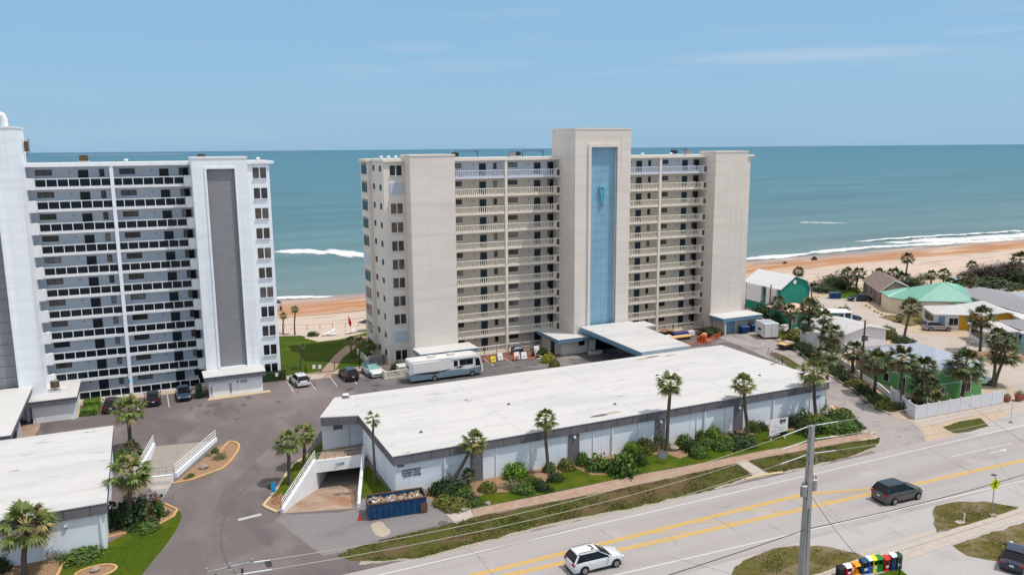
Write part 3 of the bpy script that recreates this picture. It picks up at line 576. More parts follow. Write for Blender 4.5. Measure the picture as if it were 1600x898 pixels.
# ================================================================== TOWERS
FL = 2.86; Z0 = 0.15
def tower_block(name, label, ox, oy, pal, east_only=False):
    t = thing(name, label, 'apartment building', (ox, oy, 0)); A = t
    P = dict(pal); wall = P['wall']
    def part(n_, mb, smooth=None): return mb.build(n_, A, smooth)
    xl = 33.15 if not east_only else 40.0
    b = MB(); b.box(xl, 103.25, 119.6, 129.2, 0, 31.35, P['back'])
    # wings in front of the corridor wall
    wings = ([(33.15, 36.4)] if not east_only else [])+[(99.95, 103.25)]
    for x0, x1 in wings: b.box(x0, x1, 118.0, 119.597, 0, 31.32, wall)
    part('wall', b)
    if not east_only:
        b = MB(); b.box(32.55, 33.147, 124.7, 129.2, 0, 31.33, wall); part('bay', b)
    else: pass
    b = MB(); b.box(33.05-.0 if not east_only else xl, 103.9, 117.7, 129.5, 31.35, 31.75, P['roof_edge']); b.box((32.3 if not east_only else xl), 103.6, 124.5, 129.4, 31.36, 31.7, P['roof_edge'])
    b.box((33.2 if not east_only else xl)+.2, 103.5, 118.2, 129.2, 31.755, 31.765, 'roof_clean'); part('roof', b)
    # end fins
    for x0, x1 in ([(36.4, 43.5)] if not east_only else [])+[(92.8, 99.95)]:
        b = MB()
        if P['fin_panel']:
            a0, a1, c0, c1 = x0+1.85, x0+5.45, 3.2, 30.8
            b.box(x0, a0, 115, 117.99, 0, 32.2, wall); b.box(a1, x1, 115, 117.99, 0, 32.2, wall); b.box(a0, a1, 115.001, 117.99, c1, 32.2, wall); b.box(a0, a1, 115.001, 117.99, 0, c0, wall)
            f = part('end_tower', b)
            q = MB(); q.box(a0, a1, 115.35, 115.6, c0, c1, 'panel_grey'); q.build('inset_panel', f)
            q = MB(); q.box(a0-.28, a0, 114.88, 115.2, c0, c1+.28, 'paint_white'); q.box(a1, a1+.12, 114.9, 115.2, c0, c1+.28, 'paint_white'); q.box(a0, a1, 114.9, 115.2, c1, c1+.26, 'paint_white'); q.build('panel_frame', f)
            b = MB(); b.box(x0, x1, 118.02, 119.55, 0, 32.2, wall); part('end_tower_back', b)
        else:
            b.box(x0, x1, 115, 119.59, 0, 32.2, wall); f = part('end_tower', b)
        q = MB(); q.box(x0-.08, x1+.08, 114.92, 119.6, 32.2, 32.42, P['cap']); q.build('parapet_cap', f)
    # central tower with its recessed panel
    X0, X1, YF = 62.9, 73.3, 112.4; p0, p1, pz = 65.75, 70.65, 33.3
    b = MB(); b.box(X0, p0, YF, 113.2, 0, 36.1, wall); b.box(p1, X1, YF, 113.2, 0, 36.1, wall); b.box(p0, p1, YF+.001, 113.2, pz, 36.1, wall); b.box(X0, X1, 113.2, 120.4, 0, 36.1, wall)
    f = part('central_tower', b)
    q = MB(); q.box(X0-.08, X1+.08, YF-.08, 120.5, 36.1, 36.3, P['cap']); q.build('parapet_cap', f)
    q = MB(); q.box(p0, p1, 113.0, 113.19, .5, pz, P['panel'])
    for i in range(1, 4): q.box(p0+i*(p1-p0)/4-.02, p0+i*(p1-p0)/4+.02, 112.99, 113.0, .5, pz, P['joint'])
    for i in range(1, 24): q.box(p0, p1, 112.985, 112.99, i*1.4-.02, i*1.4+.02, P['joint'])
    q.build('inset_panel', f)
    q = MB(); q.box(p0-.5, p0, YF-.22, YF+.1, .5, pz+.45, wall); q.box(p1, p1+.35, YF-.22, YF+.1, .5, pz+.45, wall); q.box(p0, p1, YF-.22, YF+.1, pz, pz+.45, wall); q.build('panel_frame', f)
    # corridors
    bays = ([(43.5, 53.3, 62.9)] if not east_only else [])+[(73.3, 83.1, 92.8)]
    meshes = {}
    def shared(key, mk, nm, parent, loc):
        if key not in meshes:
            o = mk().build(nm); COL.objects.unlink(o); meshes[key] = o.data; bpy.data.objects.remove(o)
        o = bpy.data.objects.new(nm, meshes[key]); COL.objects.link(o); o.parent = parent; o.location = loc; return o
    rnd = random.Random(3)
    for bi, (s0, sm, s1) in enumerate(bays):
        b = MB(); b.box(sm-.22, sm+.22, 117.78, 118.25, 0, 31.35, P['column'] if bi == 0 or True else wall); part('column', b)
        for k in range(0, 11):
            z = Z0+FL*k; top = (k == 10 and P['top_alt'])
            sm_ = P['top_slab'] if top else P['slab']; rm = P['top_rail'] if top else P['rail']
            b = MB(); b.box(s0+.01, s1-.01, 117.95, 119.6, z-.2, z, sm_) if k else b.box(s0+.01, s1-.01, 117.95, 119.6, 0.02, z, sm_)
            bl = part('balcony', b)
            q = MB()
            if P['glass']:
                q.box(s0+.9, s1-.9, 117.97, 118.05, z+1.02, z+1.12, rm); q.box(s0+.9, s1-.9, 117.9, 118.0, z-.28, z+.06, rm)
                n_ = 14; st = (s1-s0-1.8)/n_
                for i in range(n_+1):
                    xx = s0+.9+i*st
                    if abs(xx-sm) > .3: q.box(xx-.045, xx+.045, 117.975, 118.04, z+.06, z+1.02, rm)
                q.build('railing', bl)
                q = MB()
                q.box(s0+.95, s1-.95, 118.0, 118.02, z+.12, z+.93, 'rail_glass'); q.build('glass_panel', bl)
            else:
                q.box(s0+.02, s1-.02, 117.9, 118.05, z+.98, z+1.1, rm); q.box(s0+.02, s1-.02, 117.86, 118.08, z-.22, z+.10, rm)
                n_ = 58; st = (s1-s0)/n_
                for i in range(1, n_):
                    xx = s0+i*st
                    if abs(xx-sm) < .26: continue
                    if i % 6 == 0: q.box(xx-.06, xx+.06, 117.92, 118.03, z+.1, z+.98, rm)
                    else:
                        q.poly([(xx-.11, 117.95, z+.1), (xx+.11, 117.95, z+.1), (xx+.05, 117.95, z+.5), (xx-.05, 117.95, z+.5)], rm)
                        q.poly([(xx-.05, 117.95, z+.5), (xx+.05, 117.95, z+.5), (xx+.07, 117.95, z+.98), (xx-.07, 117.95, z+.98)], rm)
                        q.poly([(xx-.11, 118.0, z+.1), (xx-.11, 117.95, z+.1), (xx-.05, 117.95, z+.5), (xx-.05, 118.0, z+.5)], rm)
                q.build('railing', bl)
            if k:
                for xe, sgn in ((s0, 1), (s1, -1)):
                    q = MB(); x_, y_ = (xe, xe+.88) if sgn > 0 else (xe-.88, xe); q.box(x_+.01, y_-.01, 117.3, 118.1, z-.28, z+1.2, rm)
                    if not P['glass']: q.box(x_+.18, y_-.18, 117.27, 117.3, z+.05, z+1.0, 'slot_brown')
                    q.build('planter_box', bl)
            # corridor wall is painted storey by storey
            b = MB(); b.box(s0, s1, 119.55, 119.59, z, z+FL-.2, P['top_back'] if top else P['corridor']); part('corridor_wall', b)
            for h0 in (s0, sm):
                gl = rnd.choice(P['winmats'])
                shared('w'+gl, lambda: MB().box(-.95, .95, -.03, .02, -.37, .37, 'metal_dark' if P['glass'] else 'metal_dark').box(-.88, -.04, -.045, -.03, -.3, .3, gl).box(.04, .88, -.045, -.03, -.3, .3, gl), 'window', A, (h0+1.85, 119.54, z+1.83))
                gl2 = rnd.choice(P['winmats'])
                shared('n'+gl2, lambda: MB().box(-.3, .3, -.03, .02, -.5, .5, 'metal_dark').box(-.24, .24, -.04, -.03, -.44, .44, gl2), 'narrow_window', A, (h0+8.6, 119.54, z+1.7))
                shared('d', lambda: MB().box(-.6, .6, -.035, .02, 0, 2.13, P['door']).box(-.6, .6, -.05, -.035, 2.13, 2.2, P['doorframe']).box(-.68, -.6, -.05, .02, 0, 2.2, P['doorframe']).box(.6, .68, -.05, .02, 0, 2.2, P['doorframe']).box(.42, .5, -.08, -.035, .95, 1.1, 'metal_grey'), 'door', A, (h0+6.4, 119.54, z))
                shared('lt', lambda: MB().box(-.1, .1, -.12, 0, -.09, .09, 'metal_grey'), 'wall_light', A, (h0+4.8, 119.54, z+1.9))
            shared('v', lambda: MB().box(-.35, .35, -.03, .02, 0, 2.2, 'dark_void'), 'stair_opening_shade', A, (s1-.55, 119.53, z))  # flat dark panel; the opening's shade is put into its colour
    # wing windows
    def pair(key, gl, sill):
        def mk():
            q = MB()
            for s_ in (-1, 1):
                a_, c_ = ((-.90, -.09) if s_ < 0 else (.09, .90)); q.box(a_, c_, -.02, .02, -.74, .74, P['winframe']); q.box(a_+.05, c_-.05, -.03, -.02, -.69, .69, gl)
            return q
        return mk
    for wi, (x0, x1) in enumerate(wings):
        for k in range(11):
            z = Z0+FL*k
            if wi == 0 and not east_only and k in P.get('shutters', ()):
                q = MB(); q.box(x0+.9, x0+3.0, 117.88, 118, z+.65, z+2.35, 'shutter')
                for i in range(9): q.box(x0+.92, x0+2.98, 117.87, 117.88, z+.72+i*.18, z+.74+i*.18, 'metal_grey')
                part('storm_shutter', q); continue
            gl = rnd.choice(['glass_dark', 'glass_dark', 'glass_brown', 'glass_mid', 'glass_brown'])
            xc = (x0+1.95 if wi == 0 else x0+1.5)
            o = shared('p'+gl, pair('p', gl, 1), 'window', A, (xc, 117.98, z+1.33))
            q = MB(); q.box(-.98, .98, -.16, 0, -.86, -.78, P['sill']); q.build('sill', o)
    if not east_only:
        for k in range(11):
            z = Z0+FL*k
            for yy, dz in ((123.3, 1.65), (119.6, 1.62)):
                b = MB(); b.box(33.06, 33.14, yy-.42, yy+.42, z+dz-.42, z+dz+.42, 'metal_dark'); b.box(33.05, 33.06, yy-.34, yy+.34, z+dz-.34, z+dz+.34, 'glass_dark'); part('small_window', b)
            if k == 5: b = MB(); b.box(32.46, 32.54, 125.3, 128.3, z+.5, z+2.3, 'shutter'); part('storm_shutter', b)
            else:
                b = MB(); b.box(32.48, 32.54, 125.3, 128.4, z+.6, z+2.35, 'panel_grey'); b.box(32.38, 32.54, 125.2, 128.5, z+.48, z+.6, 'cream')
                for s_ in (125.4, 126.95): b.box(32.44, 32.48, s_, s_+1.38, z+.66, z+2.0, 'glass_dark')
                part('window', b)
    return A
pal_r = dict(wall='beige', back='beige', roof_edge='cream', cap='cream', fin_panel=False, panel='blue_panel', joint='blue_joint', slab='cream', rail='cream', corridor='cream_wall', top_alt=True, top_slab='primer_white', top_rail='primer_white', top_back='corridor_white', column='cream', glass=False, door='teal_door', doorframe='cream_wall', winmats=['glass_dark', 'glass_dark', 'glass_mid', 'glass_pale'], winframe='metal_dark', sill='cream', shutters=(1, 9))
pal_l = dict(wall='paint_white', back='paint_white', roof_edge='paint_white', cap='metal_white', fin_panel=True, panel='panel_grey', joint='fascia_joint', slab='paint_white', rail='metal_white', corridor='corridor_grey', top_alt=False, top_slab='paint_white', top_rail='metal_white', top_back='corridor_grey', column='paint_white', glass=True, door='dark_door', doorframe='corridor_grey', winmats=['glass_dark', 'glass_dark', 'glass_mid', 'glass_brown', 'glass_pale'], winframe='metal_dark', sill='metal_white')
TR = tower_block('apartment_building', 'beige eleven storey beachfront apartment block with a tall blue recessed panel', 0, 0, pal_r)
TL = tower_block('apartment_building', 'white apartment block with grey tower panels and dark glass balconies, cut by the left edge', -86.45, 1.0, pal_l, east_only=True)
# the looped teal ornament on the blue panel
b = MB(); e0 = Vector((68.05, 112.78, 0))
def ornament(dx, dz): return (e0.x+dx, 112.78, 25.6+dz)
b.tube([ornament(.42*math.cos(t), 1.0+.42*math.sin(t)) for t in np.linspace(-.1, math.pi*1.25, 12)]+[ornament(-.22, .3), ornament(.05, .1)], .19, 'emblem_teal', 8)
b.tube([ornament(.42, 1.0), ornament(.42, -.2), ornament(.36, -1.1), ornament(.2, -1.35), ornament(.0, -1.2), ornament(-.02, -.7), ornament(0, .5), ornament(.05, .95)], .2, 'emblem_teal', 8)
b.box(67.95, 68.65, 112.85, 112.98, 24.1, 27.1, 'blue_fascia_light'); b.build('emblem', TR, 40)
# ================================================================== SHEDS, CANOPY, GARAGES (low buildings are things of their own)
def slab_roof(parent, pts, z, t, fascia, top='roof_clean', joints=None, jm='fascia_joint'):
    b = MB(); b.prism(pts, z-t, z, fascia); f = b.build('fascia', parent)
    cx = sum(p[0] for p in pts)/len(pts); cy = sum(p[1] for p in pts)/len(pts)
    b = MB(); b.prism([(p[0]+(.06 if p[0] > cx else -.06), p[1]+(.06 if p[1] > cy else -.06)) for p in pts], z+.003, z+.09, 'metal_white', top=top); b.build('roof', parent)
    if joints:
        b = MB()
        for i in range(len(pts)):
            a, c = Vector((*pts[i], 0)), Vector((*pts[(i+1) % len(pts)], 0)); d = c-a; L = d.length; d.normalize(); nn = Vector((d.y, -d.x, 0))
            k = int(L/joints)
            for j in range(1, k+1):
                p = a+d*(j*joints); q = [p-d*.03-nn*.02, p+d*.03-nn*.02, p+d*.03+nn*.012, p-d*.03+nn*.012]; b.prism([tuple(v[:2]) for v in q], z-t+.02, z-.02, jm)
        if b.v: b.build('fascia_joint', f)
    return f
# entrance sheds of the beige block
t = thing('entry_shed', 'low blue trimmed utility room behind the parked motorhome', 'shed', (0, 0, 0))
MB().box(36.6, 44.2, 111.6, 114.9, 0, 2.6, 'beige').build('wall', t); slab_roof(t, [(36.0, 111.0), (45.2, 111.0), (45.2, 114.9), (36.0, 114.9)], 3.0, .5, 'blue_fascia')
t = thing('entry_shed', 'blue trimmed entry room left of the drive-through canopy', 'shed')
MB().box(60.1, 64.9, 111.4, 112.35, 0, 2.5, 'beige').box(59.6, 62.8, 112.36, 117.6, 0, 2.5, 'cream_wall').build('wall', t); slab_roof(t, [(58.7, 110.1), (65.6, 110.1), (65.6, 112.35), (62.85, 112.35), (62.85, 117.8), (58.7, 117.8)], 2.95, .55, 'blue_fascia', top='roof_clean')
b = MB(); b.box(63.2, 64.3, 111.34, 111.4, 1.3, 2.1, 'glass_dark'); b.build('window', t); b = MB(); b.box(59.5, 59.6, 113, 114.2, .05, 2.1, 'teal_door'); b.build('door', t)
t = thing('entry_shed', 'blue trimmed refuse room with a slate door behind the blue bins', 'shed')
MB().box(93.4, 100.6, 111.9, 114.9, 0, 2.5, 'beige').build('wall', t); slab_roof(t, [(92.3, 110.8), (101.3, 110.8), (101.3, 114.9), (92.3, 114.9)], 3.0, .6, 'blue_fascia')
MB().box(93.9, 95.9, 111.82, 111.9, .03, 2.3, 'slate_door').build('door', t); MB().box(93.0, 93.2, 111.0, 111.2, 0, 2.4, 'metal_white').build('post', t)
MB().box(98.6, 99.9, 111.84, 111.9, 1.5, 2.0, 'sign_white').box(98.7, 99.8, 111.82, 111.84, 1.6, 1.7, 'towel_red').box(98.7, 99.6, 111.82, 111.84, 1.78, 1.88, 'towel_red').build('notice_board', t)
t = thing('entrance_canopy', 'flat white drive-through canopy with blue fascia in front of the central tower', 'canopy')
slab_roof(t, [(63.6, 93.9), (72.3, 93.9), (73.6, 112.2), (63.9, 112.2)], 4.15, .72, 'blue_fascia', top='roof_white')
MB().box(63.68, 72.28, 93.84, 93.89, 3.45, 4.1, 'blue_fascia_light').build('front_fascia', t)
for x, y in ((65.6, 111.2), (71.9, 111.2), (66.4, 95.6), (71.3, 95.6)): MB().box(x-.45, x+.45, y-.35, y+.35, 0, 3.43, 'cream').build('pillar', t)
MB().box(73.6, 76.5, 108.6, 112.2, 3.7, 3.95, 'roof_clean').build('side_roof', t)
MB().box(66.6, 72.9, 112.0, 112.3, 0.02, 3.4, 'glass_dark').build('glass_front', t)
t = thing('planter', 'long white planter box at the canopy pillar', 'planter', (65.5, 110.0, 0)); MB().box(-1.1, 1.1, -.45, .45, 0, .55, 'beige').box(-1.0, 1.0, -.35, .35, .55, .56, 'mulch').build('box', t)
# sheds of the white block
t = thing('utility_shed', 'white utility room with grey fascia and double doors beside the white block', 'shed')
MB().box(6.3, 13.35, 112.9, 115.95, 0, 2.35, 'paint_white').build('wall', t); slab_roof(t, [(5.75, 112.4), (13.75, 112.4), (13.75, 115.95), (5.75, 115.95)], 2.95, .6, 'fascia_grey', joints=1.45)
MB().box(6.7, 8.9, 112.84, 112.9, .03, 1.95, 'metal_white').box(6.55, 6.7, 112.8, 112.88, .5, 1.5, 'metal_grey').box(9.0, 9.2, 112.8, 112.88, .4, 1.7, 'metal_grey').build('double_door', t)
MB().box(10.4, 11.3, 112.86, 112.9, 1.55, 1.95, 'sign_grey').build('oval_plaque', t); MB().box(10.0, 10.15, 112.8, 112.9, 1.7, 1.9, 'metal_dark').build('wall_light', t)
sheet('shed_apron', [(5.9, 111.6), (14.3, 111.9), (14.2, 112.85), (6.25, 112.85)], 0.03, 'kerb')
t = thing('utility_shed', 'white garage with a closed wide door under a grey fascia beside the left canopy', 'shed')
MB().box(-14.4, -9.7, 111.2, 118.9, 0, 2.35, 'paint_white').build('wall', t); slab_roof(t, [(-14.75, 110.7), (-9.4, 110.7), (-9.4, 118.9), (-14.75, 118.9)], 2.95, .6, 'fascia_grey', joints=1.45)
MB().box(-14.1, -10.2, 111.12, 111.2, .05, 2.1, 'metal_white').build('garage_door', t)
MB().box(-11.7, -10.9, 114.8, 115.6, 3.05, 3.15, 'metal_white').build('ac_stand', t)
t2 = thing('rooftop_air_conditioner', 'round brown air conditioner on the low shed roof by the white block', 'air conditioner', (-12.0, 114.6, 3.05)); MB().cyl((0, 0, .45), .52, .85, 'slot_brown', n=18).box(-.7, .7, -.6, .6, 0.02, .12, 'roof_clean').tube([(-.5, -.4, 0), (-.5, -.4, .45)], .04, 'metal_grey').tube([(.5, -.4, 0), (.5, -.4, .45)], .04, 'metal_grey').build('body', t2, 40); MB().cyl((0, 0, 1.3), .46, .04, 'metal_grey', n=18).build('fan_grille', t2)
t = thing('entrance_canopy', 'flat white canopy over the entrance at the left edge', 'canopy')
slab_roof(t, [(-24, 94.3), (-14.4, 94.3), (-14.4, 113.4), (-24, 113.4)], 4.2, .6, 'fascia_grey', top='roof_clean')
for x, y in ((-15.0, 95.2), (-15.0, 104), (-15.0, 112.6)): MB().box(x-.18, x+.18, y-.25, y+.25, 0, 3.6, 'metal_white').build('pillar', t)
sheet('shed_walk', px((25, 682), (32, 668), (47, 661), (64, 662), (60, 672), (50, 686), (28, 690)), 0.02, 'tan_concrete')
sheet('shed_walk', px((110, 655), (117, 632), (125, 632), (123, 652)), 0.02, 'kerb')

# ---- long parking garages
def wall_lights(t, xs, y, z):
    for x in xs:
        MB().box(x-.12, x+.12, y-.2, y-.005, z, z+.28, 'metal_white').box(x-.08, x+.08, y-.16, y-.04, z-.12, z, 'metal_dark').build('wall_light', t)
gar = thing('parking_garage', 'long low white parking garage with a flat white roof and grey fascia', 'parking garage')
out = [(20.0, 71.2), (76.45, 71.2), (76.45, 91.9), (19.0, 91.9), (16.0, 85.6), (18.6, 84.8), (20.0, 84.4)]
slab_roof(gar, out, 4.2, .95, 'fascia_grey', top='roof_white', joints=1.95)
MB().prism([(20.25, 71.45), (76.15, 71.45), (76.15, 91.6), (19.4, 91.6), (19.4, 86.8), (21.0, 86.8), (20.25, 84)], 0, 3.246, 'paint_bluewhite').prism([(16.3, 86.75), (19.35, 86.78), (19.35, 91.4), (18.4, 91.4)], 0, 3.246, 'paint_bluewhite').build('wall', gar)
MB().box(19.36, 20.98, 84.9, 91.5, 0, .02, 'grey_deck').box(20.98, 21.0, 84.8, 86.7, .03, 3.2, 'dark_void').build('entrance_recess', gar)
for x in (28.75, 40.0, 51.1, 62.3, 73.4)[:4]:
    MB().box(x-.65, x+.65, 71.32, 71.44, 0, 3.243, 'fascia_grey').build('wall_panel', gar)
wall_lights(gar, (40.0, 51.1, 62.3), 71.32, 2.75); wall_lights(gar, (18.9,), 86.72, 2.9)
for x in (25.3, 35.0, 44.8, 48.2, 57.3, 60.4, 67.6): MB().box(x-.08, x+.08, 71.26, 71.42, .1, 3.4, 'metal_white').box(x-.1, x+.14, 71.16, 71.42, .05, .3, 'metal_white').build('downspout', gar)
for x in (26.7, 42.4, 56.2, 73.6, 30.9): MB().box(x-.05, x+.05, 71.36, 71.44, 0, 3.24, 'paint_white').build('wall_joint', gar)
MB().box(74.0, 75.2, 71.36, 71.44, 2.35, 2.6, 'fascia_grey').build('sign_plate', gar)
MB().box(17.6, 18.6, 86.6, 86.7, 2.2, 2.7, 'fascia_grey').build('vent_grille', gar)
def text(body, size, parent, loc, m, name='lettering', rz=0, ext=.02, tilt=90, bold=0, sx=1.0):
    c = bpy.data.curves.new(name, 'FONT'); c.body = body; c.size = size; c.extrude = ext; c.align_x = 'CENTER'; c.align_y = 'CENTER'; c.offset = bold; c.resolution_u = 2
    o = bpy.data.objects.new(name, c); COL.objects.link(o); bpy.context.view_layer.update()
    me = bpy.data.meshes.new_from_object(o.evaluated_get(bpy.context.evaluated_depsgraph_get())); bpy.data.objects.remove(o)
    me.materials.clear(); me.materials.append(MATS[m]); o = bpy.data.objects.new(name, me); COL.objects.link(o)
    o.rotation_euler = (R(tilt), 0, rz); o.location = loc; o.scale = (sx, 1, 1)
    if parent: o.parent = parent
    return o
text('933', .44, gar, (AY(626.5, 727, 71.42).x, 71.42, AY(626.5, 727, 71.42).z), 'black', 'house_number', bold=.012, ext=.03, sx=1.1)
for i, (s1, s2) in enumerate((('ORMOND', 'BEACH'), ('SURFSIDE', 'CLUB'), ('SOUTH', 'TOWER'))):
    for s_, xx in ((s1, 636.5), (s2, 651.5 if i else 652)): pt_ = AY(xx, 734.3-.165*(xx-636)+4.3*i, 71.42); text(s_, .27, gar, (pt_.x, 71.41, pt_.z), 'black', 'lettering', ext=.02, sx=.95)
g2 = thing('parking_garage', 'white flat-roofed parking garage filling the lower left corner', 'parking garage')
slab_roof(g2, [(-45, 71.9), (-4.75, 71.9), (-4.75, 92.7), (-45, 92.7)], 4.2, .95, 'fascia_grey', top='roof_white', joints=1.95)
MB().box(-44.5, -5.0, 72.15, 92.4, 0, 3.246, 'paint_bluewhite').build('wall', g2); wall_lights(g2, (-7.9,), 72.15, 2.6)
for x in (-9.7, -5.3): MB().box(x-.07, x+.07, 72.0, 72.14, .1, 3.3, 'metal_white').build('downspout', g2)
# roof vents
def vent(x, y, z, lab, s=1):
    t = thing('roof_vent', lab, 'roof vent', (x, y, z)); MB().box(-.3*s, .3*s, -.3*s, .3*s, 0, .12, 'metal_grey').build('base', t); MB().cyl((0, 0, .12), .16*s, .22, 'metal_grey').cyl((0, 0, .34), .3*s, .08, 'metal_white').build('cowl', t, 40)
p = G(531, 620, 4.3); vent(p.x+.6, p.y-.5, 4.29, 'small metal roof vent at the left back corner of the long garage', 1.3)

mat('seam', s2l(186, 188, 190), .8, .05, 3)
b = MB(); rv = random.Random(6)
for y in (74.6, 77.9, 81.2, 84.5, 87.8): 
    for k in range(19): b.box(20.6+k*2.93, 20.6+(k+1)*2.93-.03*(k % 3), y-.035, y+.035, 4.291, 4.297, 'seam')
for x in (34, 48.5, 62.8): b.box(x-.03, x+.03, 71.6, 91.5, 4.298, 4.302, 'seam')
b.build('roof_seams', gar)
b = MB()
for y in (75.5, 79, 82.5, 86, 89.5): b.box(-44, -5.2, y-.035, y+.035, 4.291, 4.297, 'seam')
b.build('roof_seams', g2)
for i, (x, y, lab) in enumerate(((24.5, 76.2, 'roof drain nearest the numbered corner of the long garage'), (36.5, 80.5, 'roof drain in the middle left of the long roof'), (47.5, 75.2, 'roof drain left of the tallest palm on the long roof'), (58.6, 82.8, 'roof drain right of the middle on the long roof'), (70.4, 77.0, 'roof drain near the right end of the long roof'))):
    t = thing('roof_drain', lab, 'roof drain', (x, y, 4.29)); MB().cyl((0, 0, 0), .22, .05, 'metal_grey', n=14).cyl((0, 0, .05), .12, .08, 'metal_dark', n=10).build('drain', t)
p_ = G(1025, 583, 4.3)
for i, (x, y) in enumerate(((61.5, 90.5), (63.5, 90.8), (66.0, 90.3), (44, 72.6), (45.6, 72.8))):
    pts_ = ragged([(x+rv.uniform(.7, 1.5)*math.cos(t), y+.28*math.sin(t)) for t in np.linspace(0, 6.283, 12, endpoint=False)], .3, .12, i); o = sheet('roof_stain', pts_, 4.303+.0005*i, 'skid' if i % 2 else 'pale_stain', kind=None, parent=gar)
# ---- ramps down to the lower parking
def ramp(name, label, L0, L1, R0, R1, depth, hood, rail_left=True):
    """L0,R0 top of the ramp; L1,R1 where it goes under; walls both sides"""
    t = thing(name, label, 'ramp', (0, 0, 0)); L0, L1, R0, R1 = (Vector((*q, 0)) for q in (L0, L1, R0, R1))
    dl, dr = (L1-L0), (R1-R0); E = 1.0
    Lx, Rx = L1+dl.normalized()*6, R1+dr.normalized()*6
    b = MB(); n_ = 8
    for i in range(n_):
        a, c = i/n_, (i+1)/n_; za, zc = -depth*(a**1.15), -depth*(c**1.15)
        if i == 0: za = 0.006
        b.poly([L0.lerp(L1, a)+Vector((0, 0, za)), R0.lerp(R1, a)+Vector((0, 0, za)), R0.lerp(R1, c)+Vector((0, 0, zc)), L0.lerp(L1, c)+Vector((0, 0, zc))], 'tan_concrete' if hood > 0 else 'grey_deck')
    b.poly([L1+Vector((0, 0, -depth)), R1+Vector((0, 0, -depth)), Rx+Vector((0, 0, -depth)), Lx+Vector((0, 0, -depth))], 'grey_deck'); b.build('ramp_floor', t)
    for nm, A_, B_, X_, sgn in (('side_wall', L0, L1, Lx, 1), ('side_wall', R0, R1, Rx, -1)):
        d = (B_-A_).normalized(); nn = Vector((-d.y, d.x, 0))*.32*sgn
        b = MB(); q = [A_, B_, B_+nn, A_+nn]
        def top(x, y, A_=A_, B_=B_): 
            u = max(0, min(1, (Vector((x, y, 0))-A_).dot(d)/(B_-A_).length)); return .42+.12*u
        b.prism([tuple(v[:2]) for v in q], -depth-.1, top, 'paint_bluewhite')
        q = [B_, X_, X_+nn, B_+nn]; b.prism([tuple(v[:2]) for v in q], -depth-.1, -.03, 'paint_bluewhite'); w_ = b.build(nm, t)
        b = MB()
        for hz in (.3, .6, .9):
            b.tube([A_+nn*.5+Vector((0, 0, .42+hz)), B_+nn*.5+Vector((0, 0, .54+hz))], .035, 'metal_white', 6)
        for i in range(9): p = (A_+nn*.5).lerp(B_+nn*.5, i/8); b.tube([p+Vector((0, 0, .3)), p+Vector((0, 0, 1.35+.1*i/8))], .03, 'metal_white', 6)
        b.build('handrail', t)
    d = (R1-L1).normalized(); nn = Vector((-d.y, d.x, 0)); q = [L1-d*.35-nn*.3, R1+d*.35-nn*.3, R1+d*.35+nn*.02, L1-d*.35+nn*.02]
    MB().prism([tuple(v[:2]) for v in q], -.95, .38, 'paint_white').build('header_beam', t)
    b = MB(); q0, q1 = L1-nn*.15, R1-nn*.15
    for hz in (.45, .85): b.tube([q0+Vector((0, 0, .38+hz)), q1+Vector((0, 0, .38+hz))], .025, 'metal_grey', 6)
    for i in range(6): p = q0.lerp(q1, i/5); b.tube([p+Vector((0, 0, .3)), p+Vector((0, 0, 1.25))], .025, 'metal_grey', 6)
    b.build('guard_rail', t)
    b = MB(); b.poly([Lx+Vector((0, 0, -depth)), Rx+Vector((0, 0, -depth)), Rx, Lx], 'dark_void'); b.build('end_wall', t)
    return t
rr = ramp('garage_ramp', 'concrete car ramp between white walls going under the long garage terrace', RAMP[0], RAMP[3], RAMP[1], RAMP[2], 2.95, True)
q0, q1 = Vector((14.9, 83.2, 0)), Vector((19.75, 82.7, 0)); c = q0.lerp(q1, .5)
b = MB(); b.box(-.55, .0, -.02, .0, -.1, .12, 'sign_grey').box(.02, .42, -.02, .0, -.1, .14, 'blue_fascia'); o = b.build('plaque', rr, loc=(c.x, c.y-.35, -.25))
ramp('garage_ramp', 'second concrete car ramp with white railings beside the lower left garage', LRAMP[1], LRAMP[2], LRAMP[0], LRAMP[3], 1.9, 0)
a, c = Vector((-2.6, 85.6, 0)), Vector((.7, 85.2, 0)); b = MB()
for i in range(5):
    q = [a-Vector((0, .9*i, 0))+Vector((.5*i, 0, 0)), c-Vector((0, .9*i, 0))-Vector((.25*i, 0, 0))]; b.prism([tuple(q[0][:2]), tuple(q[1][:2]), (q[1].x-.1, q[1].y-.88), (q[0].x+.2, q[0].y-.88)], 0.005, .42-.08*i, 'paint_bluewhite', top='grey_deck' if i % 2 else 'concrete')
tag(b.build('steps'), 'flight of low white steps below the second ramp', 'steps')

# ---- roof plant on the towers
def rack(x, y, z, lab, w_=3.2):
    t = thing('antenna_rack', lab, 'antenna rack', (x, y, z)); b = MB()
    b.tube([(-w_/2, 0, 1.05), (w_/2, 0, 1.05)], .05, 'metal_dark', 6); b.tube([(-w_/2, 0, 0), (-w_/2, 0, 1.1)], .05, 'metal_dark', 6); b.tube([(w_/2-.4, 0, 0), (w_/2-.4, 0, 1.1)], .05, 'metal_dark', 6); b.tube([(w_/2-.4, 0, .9), (w_/2-.4, 1.2, .9)], .04, 'metal_dark', 6); b.build('frame', t)
def acunit(x, y, z, lab, m_='metal_grey', s=1):
    t = thing('rooftop_air_conditioner', lab, 'air conditioner', (x, y, z)); MB().box(-.6*s, .6*s, -.5*s, .5*s, .25, 1.05*s, m_).box(-.8*s, .8*s, -.6*s, .6*s, .0, .22, 'roof_clean').build('body', t); MB().cyl((0, 0, 1.05*s), .42*s, .06, 'metal_dark').build('fan_grille', t)
    return t
Z = 31.76
